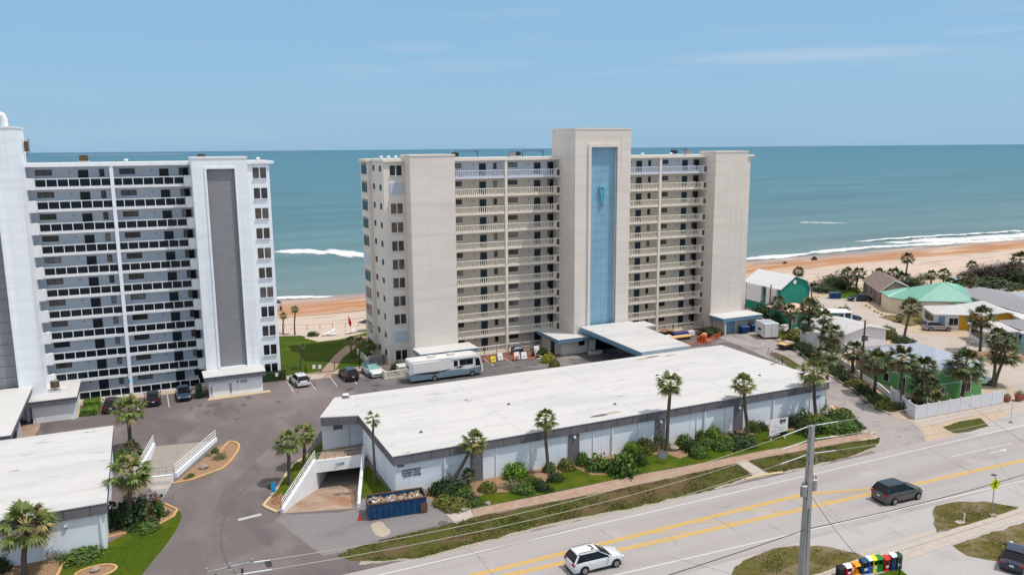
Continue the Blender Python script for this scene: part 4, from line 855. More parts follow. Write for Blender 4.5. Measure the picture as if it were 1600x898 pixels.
acunit(45.2, 119.3, Z, 'dark rooftop air conditioner just right of the left end tower', 'metal_dark', .8); acunit(57.0, 121.5, Z, 'dark rooftop air conditioner left of the central tower', 'metal_dark', .8)
acunit(55.0, 119.2, Z, 'light grey rooftop air conditioner on the roof edge left of the central tower', 'metal_grey', .8); acunit(76.5, 119.5, Z, 'small pale rooftop unit right of the central tower', 'roof_clean', .7); acunit(88.5, 121.5, Z, 'dark rooftop unit in the middle of the right roof', 'metal_dark', .8); acunit(91.5, 121.5, Z, 'grey rooftop unit beside the right end tower', 'metal_grey', .8)
rack(48.2, 121.5, Z, 'dark pipe rack on the roof right of the left end tower', 4.2); rack(60.3, 122, Z, 'dark pipe rack on the roof left of the central tower', 4.2); rack(75.4, 122, Z, 'dark pipe rack on the roof right of the central tower', 3.4); rack(90, 122, Z, 'dark pipe rack on the roof before the right end tower', 3.6)
acunit(-6.7, 124, Z, 'brown rooftop unit on the white block behind the roof edge', 'slot_brown', .9); acunit(8.2, 124, Z, 'brown rooftop unit behind the grey panelled tower of the white block', 'slot_brown', .9)
for i, (x, y, lab) in enumerate(((33.2, 119, 'leftmost white roof vent on the wing of the beige block'), (34.3, 118.8, 'taller white roof vent on the wing of the beige block'), (35.4, 118.7, 'white roof vent nearest the left end tower'), (80, 119, 'white roof vent right of the central tower on the roof edge'), (86, 119, 'white roof vent before the right end of the roof'), (-1.5, 120, 'white roof vent on the white block roof edge'), (15.5, 120, 'white roof vent on the right wing of the white block'))):
    t = thing('roof_vent', lab, 'roof vent', (x, y, Z)); MB().cyl((0, 0, 0), .22, .25, 'metal_white', n=12).ball((0, 0, .32), .3, 'metal_white', 10, .6).build('cowl', t, 60)
rs = random.Random(4)
t = thing('lightning_rods', 'row of small metal finials along the top of the central tower', 'finials', (0, 0, 36.3))
for x, y in [(63.3+i*1.55, 112.7) for i in range(7)]+[(63.1, 113.9+i*2.2) for i in range(3)]: MB().tube([(x, y, 0), (x, y, .26)], .03, 'metal_grey', 6).ball((x, y, .26), .07, 'metal_white', 6).build('rod', t)
t = thing('roof_railing', 'thin white railing along the white block roof', 'railing', (0, 0, 31.76)); b = MB(); b.tube([(-12, 127.5, 1.0), (6, 127.5, 1.0)], .035, 'metal_grey', 6)
for i in range(5): b.tube([(-12+4.5*i, 127.5, 0), (-12+4.5*i, 127.5, 1.0)], .02, 'metal_grey', 6)
b.build('rail', t)
t = thing('roof_duct', 'white curved exhaust duct on top of the far left tower', 'duct', (-14.9, 114.6, 37.2)); b = MB(); b.tube([(-.9, 0, -.9), (-.9, 0, -.1), (-.6, 0, .45), (0, 0, .6), (.5, 0, .4), (.65, 0, -.1), (.65, 0, -.9)], [.38]*7, 'metal_white', 12); b.build('pipe', t, 50)
MB().box(-2.6, -1.4, -.6, .6, -.9, 3.2, 'paint_white').build('stack', t)
t = thing('cell_antenna', 'brown panel antenna on the side of the far left tower', 'antenna', (-13.05, 119.6, 33)); MB().box(0.02, .55, -.25, .25, 0.3, 1.6, 'slot_brown').box(.5, .62, -.3, .3, .0, 1.9, 'metal_grey').tube([(.3, 0, -1), (.3, 0, .2)], .06, 'metal_grey').build('panel', t)

# ================================================================== HOUSES
def roof_hip(b, q, z, h, m, ridge=None, over=.4):
    """q: 4 eave corners (ccw); ridge: 2 points along the longer direction"""
    P = [Vector((*p[:2], z)) for p in q]
    if ridge: A_, B_ = (Vector((*r[:2], z+h)) for r in ridge)
    else:
        l0 = (P[1]-P[0]).length; l1 = (P[2]-P[1]).length
        if l0 >= l1: m0, m1 = (P[0]+P[3])/2, (P[1]+P[2])/2
        else: P = P[1:]+P[:1]; m0, m1 = (P[0]+P[3])/2, (P[1]+P[2])/2
        d = (m1-m0).normalized(); k = min(l0, l1)/2; A_ = m0+d*k; B_ = m1-d*k; A_.z = B_.z = z+h
    b.poly([P[0], P[1], B_, A_], m); b.poly([P[2], P[3], A_, B_], m); b.poly([P[1], P[2], B_], m); b.poly([P[3], P[0], A_], m)
    b.poly([p-Vector((0, 0, .12)) for p in P[::-1]], 'roof_clean')
    for i in range(4): a, c = P[i], P[(i+1) % 4]; b.poly([a-Vector((0, 0, .12)), c-Vector((0, 0, .12)), c, a], 'metal_white')
    return A_, B_
def roof_gable(b, q, z, h, m, wallm, gab=True):
    P = [Vector((*p[:2], z)) for p in q]; l0 = (P[1]-P[0]).length; l1 = (P[2]-P[1]).length
    if l0 < l1: P = P[1:]+P[:1]
    A_ = (P[0]+P[3])/2+Vector((0, 0, h)); B_ = (P[1]+P[2])/2+Vector((0, 0, h)); t_ = Vector((0, 0, .14))
    b.poly([P[0], P[1], B_, A_], m); b.poly([P[2], P[3], A_, B_], m); b.poly([P[1]-t_, P[0]-t_, A_-t_, B_-t_], 'roof_clean'); b.poly([P[3]-t_, P[2]-t_, B_-t_, A_-t_], 'roof_clean')
    for a, c in ((P[0], P[1]), (P[2], P[3]), (P[1], B_), (B_, P[2]), (P[3], A_), (A_, P[0])): b.poly([a-t_, c-t_, c, a], 'metal_white')
    return A_, B_, P
def inset(q, d):
    c = Vector((sum(p[0] for p in q)/len(q), sum(p[1] for p in q)/len(q), 0)); r = []
    n_ = len(q)
    for i in range(n_):
        p = Vector((*q[i][:2], 0)); a = Vector((*q[i-1][:2], 0)); e = Vector((*q[(i+1) % n_][:2], 0)); u = (a-p).normalized()+(e-p).normalized(); r.append(tuple((p+u*d)[:2]))
    return r
def house(name, label, eave, z, h, roofm, wallm, kind='hip', over=.45, wins=(), ridge=None, cat='house', doors=(), base=None):
    t = thing(name, label, cat); a = sum(eave[i][0]*eave[(i+1) % 4][1]-eave[(i+1) % 4][0]*eave[i][1] for i in range(4))
    if a < 0: eave = eave[::-1]; 
    w_ = inset(eave, over); b = MB(); b.prism(w_, 0, z-.125, wallm)
    if kind == 'gable':
        P = [Vector((*p[:2], z-.13)) for p in w_]; l0 = (P[1]-P[0]).length; l1 = (P[2]-P[1]).length
        if l0 < l1: P = P[1:]+P[:1]
        hh = Vector((0, 0, h*.93)); A_ = (P[0]+P[3])/2+hh; B_ = (P[1]+P[2])/2+hh; b.poly([P[1], P[2], B_], wallm); b.poly([P[3], P[0], A_], wallm)
    b.build('wall', t); b = MB()
    if kind == 'hip': roof_hip(b, eave, z, h, roofm, ridge)
    elif kind == 'gable': roof_gable(b, eave, z, h, roofm, wallm)
    else: b.prism(eave, z-.12, z, 'metal_white', top=roofm)
    b.build('roof', t)
    for (side, u, zc, ww, wh, gm) in wins:     # side index, position along side 0..1
        A_, B_ = Vector((*w_[side], 0)), Vector((*w_[(side+1) % 4], 0)); d = (B_-A_).normalized(); nn = Vector((d.y, -d.x, 0)); c = A_.lerp(B_, u)
        b = MB()
        def pane(x0, x1, z0, z1, o_, m_): b.prism([tuple((c+d*x0+nn*.0)[:2]), tuple((c+d*x1)[:2]), tuple((c+d*x1+nn*o_)[:2]), tuple((c+d*x0+nn*o_)[:2])], z0, z1, m_)
        pane(-ww/2-.07, ww/2+.07, zc-wh/2-.07, zc+wh/2+.07, .03, 'metal_white'); k = max(1, round(ww/.7))
        if gm in MATS and 'door' in gm: pane(-ww/2, ww/2, zc-wh/2, zc+wh/2, .05, gm); b.build('door', t); continue
        for i in range(k): pane(-ww/2+i*ww/k+.03, -ww/2+(i+1)*ww/k-.03, zc-wh/2, zc+wh/2, .05, gm)
        b.build('window', t)
    return t
def rect(p, ang, lu, lv):
    u = Vector((math.cos(R(ang)), math.sin(R(ang)))); v = Vector((-u.y, u.x)); p = Vector(p[:2]); return [tuple(p), tuple(p+u*lu), tuple(p+u*lu+v*lv), tuple(p+v*lv)]
# green two storey house: front eave corner seen at (1462,579)
q = rect((92.1, 68.4), -5, 9.4, 12.4)
gh = house('green_house', 'bright green two storey house with pale grey hip roof behind the white fence', q, 4.4, 1.5, 'roof_bluegrey', 'wall_green', 'hip', wins=[(0, .27, 3.55, 1.0, .45, 'glass_pale'), (0, .18, 1.3, .7, 1.1, 'glass_pale'), (0, .66, 1.35, 1.7, 1.2, 'glass_mid'), (3, .55, 1.0, 1.0, 1.9, 'dark_door'), (3, .3, 1.2, 1.0, 1.1, 'glass_dark'), (3, .82, 1.1, .9, 1.6, 'glass_pale')])
w_ = inset(q, .45); b = MB(); b.prism(inset(q, .40), 2.2, 2.3, 'metal_white'); b.build('belt_course', gh)
house('green_house_annex', 'grey shingled low wing behind the green house near the utility pole', rect((94.5, 78.5), -14, 9.5, 7.5), 3.0, 1.3, 'roof_grey', 'wall_peach', 'hip', wins=[(3, .5, 1.4, 1.2, 1, 'glass_dark')])
MB_ = None
# white cottage
house('white_cottage', 'white cottage with a low pale roof behind the palms', rect((101.9, 92.4), -3, 9.8, 10), 3.1, 1.0, 'roof_palegrey', 'wall_white', 'gable', wins=[(0, .45, 1.9, .8, 1.0, 'glass_dark'), (3, .3, 1.3, 1.0, 1.9, 'dark_door')])
house('side_shed', 'narrow white shed with plank walls beside the driveway palms', rect((101.6, 95.4), 62, 4.6, 3.4), 2.6, .2, 'roof_clean', 'wall_white', 'flat', over=.1)
house('teal_cottage', 'low teal cottage with white porch roof behind the driveway palms', rect((106.0, 109.6), -8, 7, 6.5), 3.2, .9, 'wall_peach', 'wall_teal', 'hip', wins=[(0, .25, 1.4, .9, 1.1, 'glass_pale'), (0, .7, 1.4, .9, 1.1, 'glass_pale')])
MB_ = thing('porch_roof', 'small white carport roof next to the blue parked car', 'carport'); MB().prism(rect((113.2, 108.0), -25, 5.6, 3.4), 2.6, 2.75, 'metal_white').build('roof', MB_)
for x, y in ((113.5, 108.2), (118.2, 105.9), (119.6, 108.9)): MB().box(x-.1, x+.1, y-.1, y+.1, 0, 2.6, 'metal_white').build('post', MB_)
MB().prism(rect((113.4, 108.9), -25, 3.4, 2.2), 0, 2.59, 'wall_teal').build('wall', MB_)
# barn shaped teal house: gambrel gable facing the camera
def gambrel():
    t = thing('barn_roof_house', 'large teal barn-shaped house with white metal roof near the beach', 'house', (0, 0, 0)); y0, y1 = 119.0, 129.2; x0, x1 = 113.2, 120.6; zb, ze = 0, 5.4
    xm = 116.6; prof = [(x0, ze), (xm, 7.7), (x1-.9, 6.5), (x1, ze-.8), (x1, 0), (x0, 0)]
    b = MB(); b.loft([[(x, y0, z) for x, z in prof], [(x, y1, z) for x, z in prof]], 'wall_teal'); b.box(x0+.02, x0+1, y0+.05, y1, .01, 2.4, 'wall_teal'); b.build('wall', t)
    b = MB(); pr_ = [(x0-.35, ze-.15), (xm, 7.72), (x1-.85, 6.55), (x1+.25, ze-.9)]
    for i in range(3):
        (xa, za), (xb, zb_) = pr_[i], pr_[i+1]; b.loft([[(xa, y0-.3, za), (xb, y0-.3, zb_), (xb, y0-.3, zb_+.14), (xa, y0-.3, za+.14)], [(xa, y1+.3, za), (xb, y1+.3, zb_), (xb, y1+.3, zb_+.14), (xa, y1+.3, za+.14)]], 'roof_whitemetal')
    b.build('roof', t)
    for ya, yb in ((119.8, 122.6), (124.0, 128.4)):
        MB().box(x0-.5, x0-.002, ya, yb, 1.9, 5.25, 'wall_white').build('dormer_wall', t)
    MB().box(x0-.06, x0-.001, 123.0, 123.7, 3.4, 4.8, 'glass_dark').build('window', t)
    MB().cyl((xm, y0-.12, 6.6), .42, .12, 'metal_white', 'y', 20).build('round_vent', t)
    MB().box(x1, x1+.12, y0-.1, y0+.2, 0, 4.6, 'metal_white').build('corner_trim', t)
gambrel()
house('brown_roof_house', 'single storey house with brown shingle roof by the beach', [(138.9, 117.6), (150.0, 119.5), (158.0, 130.5), (147.8, 130.2)], 3.0, 1.8, 'roof_brown', 'wall_brown', 'gable', wins=[(3, .25, 1.4, 1.5, 1.9, 'glass_pale'), (3, .55, 1.6, 1.0, 1.2, 'glass_mid'), (3, .8, 1.6, 1.0, 1.2, 'glass_dark')])
t = thing('mint_roof_house', 'cream house with a mint green ribbed metal hip roof', 'house')
ev = [(135.3, 112.2), (136.9, 107.0), (147.0, 100.4), (157.0, 110.5), (147.0, 119.0), (138.8, 117.4)]; ap = [(140.2, 112.0, 4.6), (144.9, 107.6, 6.1), (151.0, 108.6, 4.9)]
w_ = inset(ev, .4); MB().prism(w_, 0, 2.9, 'wall_cream').build('wall', t)
b = MB(); E = [Vector((*p, 3.0)) for p in ev]; A1, A2, A3 = (Vector(p) for p in ap)
for f in ([E[0], E[1], A1], [E[1], E[2], A2, A1], [E[2], E[3], A3, A2], [E[3], E[4], A3], [E[4], E[5], A1, A2, A3], [E[5], E[0], A1]): b.poly(f, 'roof_mint')
for a, c, d, e in ((E[1], E[2], A1, A2), (E[2], E[3], A2, A3), (E[5], E[0], A1, A1)):
    for i in range(22): p = a.lerp(c, i/22); q_ = d.lerp(e, i/22); b.tube([p+Vector((0, 0, .03)), q_+Vector((0, 0, .03))], .055, 'roof_mint_rib', 4)
b.poly([p-Vector((0, 0, .08)) for p in E[::-1]], 'metal_white'); b.build('roof', t)
for p0, p1, u in (((138.8, 117.4), (135.3, 112.2), .3), ((138.8, 117.4), (135.3, 112.2), .6)):
    a, c = Vector((*p0, 0)), Vector((*p1, 0)); d = (c-a).normalized(); nn = Vector((d.y, -d.x, 0)); nn = nn if nn.x < 0 else -nn; m_ = a.lerp(c, u)-nn*.52
    MB().prism([tuple((m_+d*s+nn*o_)[:2]) for s, o_ in ((-.5, 0), (.5, 0), (.5, .14), (-.5, .14))], 1.2, 2.4, 'glass_mid').build('window', t)
house('mint_porch', 'small pale green porch roof on the front of the mint roofed house', rect((141.2, 101.0), -33, 6.5, 2.4), 2.75, .3, 'roof_mint', 'wall_cream', 'flat', over=.6)
house('yellow_house', 'low house with white roof, sunroom windows and mustard yellow walls', [(129.3, 97.4), (136.5, 92.9), (141.5, 101.0), (134.2, 103.9)], 2.9, .9, 'roof_palegrey', 'wall_white', 'hip', wins=[(3, .5, 1.6, 5.4, 1.4, 'glass_mid'), (0, .15, 1.5, 1.1, 1.9, 'slate_door'), (0, .42, 1.5, 1.6, 1.3, 'glass_dark')])
a, c = Vector((133.4, 95.35, 0)), Vector((136.3, 93.55, 0)); tt = thing('entry_porch', 'mustard yellow entry walls under the white roof', 'porch'); MB().prism([tuple(a[:2]), tuple(c[:2]), (c.x+.5, c.y+.9), (a.x+.5, a.y+.9)], 0, 2.75, 'wall_yellow').build('wall', tt)
house('yellow_house_wing', 'white roofed wing to the right of the mustard yellow entrance', [(134.4, 92.0), (142.0, 87.6), (147.5, 96.5), (140.5, 101.0)], 3.1, .8, 'roof_palegrey', 'wall_yellow', 'gable')
house('sunroom_house', 'white sunroom cottage with a long row of dark windows', [(125.3, 84.8), (130.6, 82.3), (134.6, 88.4), (129.2, 90.9)], 2.7, .9, 'roof_palegrey', 'wall_white', 'hip', wins=[(3, .5, 1.5, 4.9, 1.2, 'glass_dark'), (0, .3, 1.4, 1.0, 1.0, 'glass_dark')])
house('grey_shingle_house', 'white house with grey shingle hip roof at the right edge', [(130.2, 80.6), (138.5, 76.5), (143.5, 86.0), (134.9, 89.0)], 2.9, 1.2, 'roof_grey', 'wall_white', 'hip', wins=[(3, .3, 1.5, 1.0, .7, 'glass_dark'), (3, .7, 1.5, .7, .7, 'glass_dark')])
house('aqua_house', 'pale aqua house cut by the right edge behind the palms', [(125.0, 73.5), (134, 69.5), (138, 78.5), (129.2, 81.8)], 3.0, 1.0, 'roof_clean', 'wall_aqua', 'hip', wins=[(3, .4, 1.4, 1.2, 1.1, 'glass_dark')])
house('long_grey_roof_house', 'long building with a plain grey shed roof behind the mint roofed house', [(139.0, 84.5), (145.0, 80.5), (158.0, 104.0), (148.0, 107.2)], 3.9, .9, 'roof_grey', 'wall_peach', 'gable', over=.4)
house('white_flat_house', 'white flat roofed wing behind the tall street palm', [(136.6, 86.0), (143.5, 82.5), (147.5, 90.5), (141.2, 92.5)], 3.5, .3, 'roof_clean', 'wall_white', 'gable')
house('olive_house', 'olive walled house with pale blue roof at the right edge', [(149.5, 88.0), (160, 83.5), (170, 100.5), (155.5, 102.6)], 3.6, 1.6, 'roof_bluegrey', 'wall_olive', 'hip', wins=[(3, .3, 1.7, 1.2, 1.1, 'glass_dark'), (3, .6, 1.7, 1.2, 1.1, 'glass_dark')])
house('rust_shed', 'small rust coloured shed with cream roof beside the olive house', [(152.2, 103.5), (156.5, 101.6), (158.5, 105.5), (154.4, 107.6)], 3.0, .4, 'wall_cream', 'terracotta', 'flat', over=.2)
house('beach_pavilion', 'small pale pavilion by the pool near the beach', [(155, 117.5), (160, 115.2), (162, 119), (157, 121)], 2.6, .5, 'roof_palegrey', 'wall_cream', 'hip')
house('brown_low_house', 'low house with a flat brown roof between the mint and white roofs', [(146.6, 98.5), (151.0, 96.0), (154.0, 102.0), (149.6, 104.5)], 3.3, .3, 'roof_brown', 'wall_peach', 'flat')
sheet('pool_terrace', px((1488, 440), (1510, 447), (1552, 462), (1580, 462), (1570, 450), (1530, 440), (1500, 434)), .02, 'roof_clean')
sheet('swimming_pool', px((1478, 436), (1492, 433), (1500, 437), (1484, 441)), .03, 'pool')
# ================================================================== PALMS
def crown_mesh(seed, dark=False, sparse=1.0, dead=True):
    rs = random.Random(seed); b = MB(); fg, fo = ('frond_dark', 'frond_old_dark') if dark else ('frond', 'frond_old')
    nf = int(31*sparse); n_tot = nf
    for i in range(nf):
        t = (i+.5)/nf; pol = R(10+122*t**.85+rs.uniform(-10, 10)); az = i*2.39996+rs.uniform(-.2, .2)
        d = Vector((math.sin(pol)*math.cos(az), math.sin(pol)*math.sin(az), math.cos(pol)))
        L = rs.uniform(.75, 1.05)*(1.0 if pol < R(100) else .8); m = fg if pol < R(104) or not dead else fo
        if pol < R(80) and rs.random() < .12: m = fo
        p0 = Vector((0, 0, -.15*t)); p1 = p0+d*L*.55; p2 = p0+d*L+Vector((0, 0, -.10*L*math.sin(pol)))
        side = d.cross(Vector((0, 0, 1)));
        if side.length < .1: side = Vector((1, 0, 0))
        side.normalize(); nrm = side.cross(d).normalized()
        b.poly([p0+side*.03, p0-side*.03, p2-side*.02, p2+side*.02], fo if m == fo else 'frond_old')
        nl = 15; fan = R(160)
        for j in range(nl):
            a = -fan/2+fan*j/(nl-1)+rs.uniform(-.05, .05); ll = (1.0-.35*abs(a)/(fan/2))*rs.uniform(.75, 1.05)*.95
            dd = (d*math.cos(a)+side*math.sin(a)+nrm*(-.25*abs(math.sin(a)))).normalized(); w0 = .062
            ws = dd.cross(nrm).normalized()*w0
            q0 = p2-d*.18; q1 = q0+dd*ll*.55+Vector((0, 0, -.03)); q2 = q0+dd*ll+Vector((0, 0, -.24*ll-.15*rs.random()))
            b.poly([q0, q1-ws, q1+ws], m); b.poly([q1-ws, q2, q1+ws], m)
    return b
def mesh_of(b, name, smooth=None):
    o = b.build(name, smooth=smooth); COL.objects.unlink(o); me = o.data; bpy.data.objects.remove(o); return me
CROWN = [mesh_of(crown_mesh(s), 'palm_crown') for s in (1, 2, 3)]
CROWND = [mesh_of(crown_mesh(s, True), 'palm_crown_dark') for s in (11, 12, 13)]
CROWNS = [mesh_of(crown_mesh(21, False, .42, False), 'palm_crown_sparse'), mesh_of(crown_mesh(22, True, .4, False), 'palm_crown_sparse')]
palm_n = [0]
def palm(base, crown, wpx, label, var=None, sparse=False, dark=None, group='sabal palms', roots=None, name='palm_tree', rtr=.19):
    """base px (ground), crown centre px, crown width px"""
    g_ = G(*base) if not isinstance(base, Vector) else base
    if 20 < g_.x < 76.4 and 66 < g_.y < 80: g_.y = min(g_.y, 70.1)
    c = AY(crown[0], crown[1], g_.y)
    D = math.sqrt(c.x**2+c.y**2+(CAMH-c.z)**2); rad = wpx/F*D/2; sc = rad/1.5*(1.16 if g_.x > 78 else 1.05)
    i = palm_n[0]; palm_n[0] += 1
    t = thing(name, label, 'palm tree', (g_.x, g_.y, 0), 0, group); top = Vector((c.x-g_.x, 0, c.z+.1*sc))
    b = MB(); P = []; Rr = []
    for k in range(11):
        u = k/10; bend = u*u*(3-2*u)*.55+u*.45
        P.append(Vector((top.x*bend+.05*math.sin(u*7+i), .06*math.sin(u*5+i*2), top.z*u-(.1 if k == 0 else 0)))); Rr.append((rtr*1.25 if k == 0 else rtr*(1.0-.28*u))*(1+.06*(k % 2))*min(1.2, max(.75, sc)))
    b.tube(P, Rr, 'trunk', 9); b.build('trunk', t, 50)
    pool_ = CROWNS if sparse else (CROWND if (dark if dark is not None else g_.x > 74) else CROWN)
    o = bpy.data.objects.new('crown', pool_[i % len(pool_)]); COL.objects.link(o); o.parent = t; o.location = top; o.scale = (sc, sc, sc*.92); o.rotation_euler = (0, 0, i*1.7)
    return t
PL = [
 ((203, 706), (202, 640), 52, 'tall sabal palm with full crown standing behind the right corner of the left garage'),
 ((203, 822), (204, 738), 68, 'shaggy sabal palm in the shrub bed right of the left garage'),
 ((38, 897), (40, 822), 82, 'large shaggy sabal palm in front of the left garage wall'),
 ((453.8, 756), (449, 692), 46, 'sabal palm nearer the ramp on the kerbed lawn island'),
 ((476, 731), (474, 679), 44, 'sabal palm farther back on the kerbed lawn island'),
 ((699, 770), (741, 690), 48, 'leaning sabal palm over the bushes at the front garage wall'),
 ((849, 733), (852, 655), 42, 'straight sabal palm before the middle of the garage wall'),
 ((1041, 706), (1047, 600), 48, 'tallest sabal palm in front of the long white roof'),
 ((1156, 672), (1162, 600), 42, 'sabal palm in front of the garage left of the white real estate sign'),
 ((1272, 655), (1271, 582), 52, 'sabal palm in front of the right end of the garage'),
 ((1293, 604), (1291, 556), 44, 'big crowned palm rising behind the right end of the garage roof'),
 ((1221, 508), (1216, 473), 26, 'palm beside the wood fence behind the white cargo trailer'),
 ((1233.5, 520), (1234.8, 487), 27, 'dark palm in front of the teal cottage'),
 ((1257, 539), (1259, 507), 28, 'left palm of the tight pair behind the small trailer'),
 ((1262, 540), (1265, 480), 34, 'taller palm of the tight pair behind the small trailer'),
 ((1281, 547), (1288, 496), 27, 'slim palm in front of the white plank shed'),
 ((1301, 562), (1299, 523), 40, 'bushy palm before the white cottage wall'),
 ((1276, 520), (1275, 496), 30, 'palm between the teal cottage and the white shed'),
 ((1331.4, 582), (1333.6, 549), 38, 'palm on the lawn strip left of the wooden utility pole'),
 ((1366, 616), (1371.5, 567), 46, 'thick trunked palm right of the wooden utility pole'),
 ((1409, 637), (1409, 562), 48, 'palm in front of the green side wall of the green house'),
 ((1438, 640), (1444, 577), 42, 'palm at the front left corner of the green house'),
 ((1449, 640), (1449, 608), 48, 'low bushy palm just inside the white vinyl fence'),
 ((1502.5, 628), (1509, 571), 54, 'broad dark palm in front of the green house facade'),
 ((1550.4, 603), (1560, 531), 38, 'left palm of the crossed pair at the street corner'),
 ((1553.7, 604), (1570, 554), 42, 'right leaning palm of the crossed pair at the street corner'),
 ((1531.4, 549), (1533.7, 497), 38, 'tall slim palm in front of the sunroom cottage'),
 ((1412, 528), (1424, 480), 32, 'slender palm with a curved trunk in the street lawn'),
 ((1406, 503), (1406, 496), 13, 'tiny palm in the dry front yard'),
 ((1243, 445), (1248, 425), 20, 'leaning palm on the beach behind the teal barn-shaped house'),
 ((1323.5, 457), (1324.5, 428), 22, 'left palm beside the beach brush at the street end'),
 ((1336.5, 455), (1342, 428), 24, 'right palm beside the beach brush at the street end'),
 ((1373, 440), (1373, 430), 24, 'palm clump behind the brown shingle roof'),
 ((1398, 442), (1396, 430), 26, 'bushy palm behind the ridge of the brown roof'),
 ((1410, 445), (1410, 436), 26, 'low palm between the brown and mint roofs'),
 ((1416, 430), (1418, 404), 20, 'tall thin palm on the beach behind the brown roof'),
 ((1454, 446), (1455, 430), 17, 'small palm on the beach behind the mint roof ridge'),
 ((1474, 452), (1475, 429), 20, 'left palm of the cluster near the pool'),
 ((1482, 458), (1484, 444), 22, 'middle low palm of the cluster near the pool'),
 ((1493, 460), (1494, 449), 22, 'right low palm of the cluster near the pool'),
 ((1503, 455), (1504, 434), 18, 'palm at the left of the white terrace behind the grey roof'),
 ((1516, 458), (1518, 437), 20, 'palm at the right of the white terrace behind the grey roof'),
 ((1520, 425), (1519, 415), 17, 'palm at the left edge of the brown beach thicket'),
 ((1592, 428), (1594, 407), 28, 'dark palm rising behind the beach thicket at the right edge'),
 ((1596, 480), (1594, 472), 26, 'low palm in front of the olive house'),
 ((442, 521.6), (443, 493.5), 14, 'shorter palm with guy stakes at the beach end of the lawn'),
 ((460.5, 523), (460.5, 483), 15, 'taller palm at the beach end of the lawn'),
 ((550, 557), (547, 533), 20, 'left palm of three beside the beige block'),
 ((561.6, 562), (562, 535), 24, 'middle palm of three beside the beige block'),
 ((575, 557), (579, 540), 22, 'right palm of three beside the beige block'),
]
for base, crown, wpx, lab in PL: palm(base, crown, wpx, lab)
palm((585.5, 755), (583, 655), 32, 'thin nearly bare palm at the corner of the garage lawn', sparse=True)
palm((469, 577), (472, 541), 15, 'young sparse palm in the lawn behind the parked white car', sparse=True)
palm((206, 712), (206, 702), 34, 'low dark palmetto at the foot of the garage corner palm', dark=True, name='palmetto')
palm((728, 758), (732, 742), 28, 'dark palmetto beside the leaning palm', dark=True, name='palmetto')
palm((1560, 560), (1574, 535), 30, 'stocky dark palm in front of the white house at the street')
palm((1564, 592), (1560, 575), 14, 'little palm behind the corner palms') if 0 else None

# ================================================================== SHRUBS
def bush_mesh(seed, m, n_=1700, leaf=.07, lump=.4, hollow=.62, flat_=0.0, twigs=0, box=False):
    rs = random.Random(seed); b = MB()
    for i in range(n_):
        if box:
            p = Vector((rs.uniform(-1, 1), rs.uniform(-1, 1), rs.uniform(0, 1))); f = rs.random()
            if f < .45: p.z = 1-.06*rs.random()**2
            elif f < .75: p.y = rs.choice((-1, 1))*(1-.05*rs.random())
            else: p.x = rs.choice((-1, 1))*(1-.05*rs.random())
            d = Vector((p.x*.3, p.y*.3, 1)).normalized()
        else:
            z = rs.uniform(-.15, 1); a = rs.uniform(0, 2*math.pi); r = math.sqrt(max(0, 1-z*z)); d = Vector((r*math.cos(a), r*math.sin(a), z))
            rad = (hollow+(1-hollow)*rs.random()**.5)*(1+lump*noise.noise(d*2.1+Vector((seed, 0, 0)))+.25*noise.noise(d*5+Vector((0, seed, 0)))); p = d*rad; p.z = max(.02, p.z)
        n1 = (d+Vector((rs.gauss(0, .7), rs.gauss(0, .7), rs.gauss(0, .5)))).normalized(); u = n1.cross(Vector((rs.random(), rs.random(), rs.random()))).normalized(); v = n1.cross(u); s = leaf*rs.uniform(.6, 1.4)
        b.poly([p-u*s, p+v*s*.6, p+u*s, p-v*s*.6], m)
    for i in range(twigs):
        a = rs.uniform(0, 2*math.pi); e = rs.uniform(.2, 1.4); d = Vector((math.cos(a)*math.cos(e), math.sin(a)*math.cos(e), math.sin(e))); L = rs.uniform(.7, 1.1); s = d.cross(Vector((0, 0, 1))).normalized()*.018; p0 = d*.15; p0.z = 0
        mid = d*L*.6+Vector((rs.gauss(0, .06), rs.gauss(0, .06), rs.gauss(0, .05))); b.poly([p0-s, p0+s, mid+s*.6, mid-s*.6], 'twig'); tip = d*L+Vector((rs.gauss(0, .12), rs.gauss(0, .12), rs.gauss(0, .08))); b.poly([mid-s*.6, mid+s*.6, tip], 'twig')
    return b
BM = {}
for nm, m_, kw in (('green', 'leaf_green', dict(lump=.22)), ('bright', 'leaf_bright', dict(lump=.25)), ('olive', 'leaf_olive', dict(lump=.2, hollow=.75)), ('dark', 'leaf_dark', dict(lump=.6)), ('yellow', 'leaf_yellow', dict(n_=1200)), ('grey', 'leaf_grey', dict(n_=900, lump=.7, twigs=60)), ('red', 'leaf_red', dict(n_=260, lump=.8)),
                  ('leggy', 'leaf_green', dict(n_=520, hollow=.8, twigs=40, leaf=.08)), ('spiky', 'leaf_green', dict(n_=900, lump=.8, leaf=.12)), ('brush', 'leaf_dark', dict(n_=1200, lump=.9, twigs=600, leaf=.05)), ('thicket', 'twig', dict(n_=1600, lump=.5, twigs=1500, leaf=.03, hollow=.35))):
    BM[nm] = [mesh_of(bush_mesh(s*7+len(nm), m_, **kw), 'foliage_'+nm) for s in (1, 2)]
BM['hedge'] = [mesh_of(bush_mesh(3, 'leaf_dark', n_=1500, leaf=.06, box=True), 'foliage_hedge'), mesh_of(bush_mesh(4, 'leaf_bright', n_=1500, leaf=.06, box=True), 'foliage_hedge_bright')]
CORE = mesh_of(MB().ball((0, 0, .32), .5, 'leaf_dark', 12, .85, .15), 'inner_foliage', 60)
bn = [0]
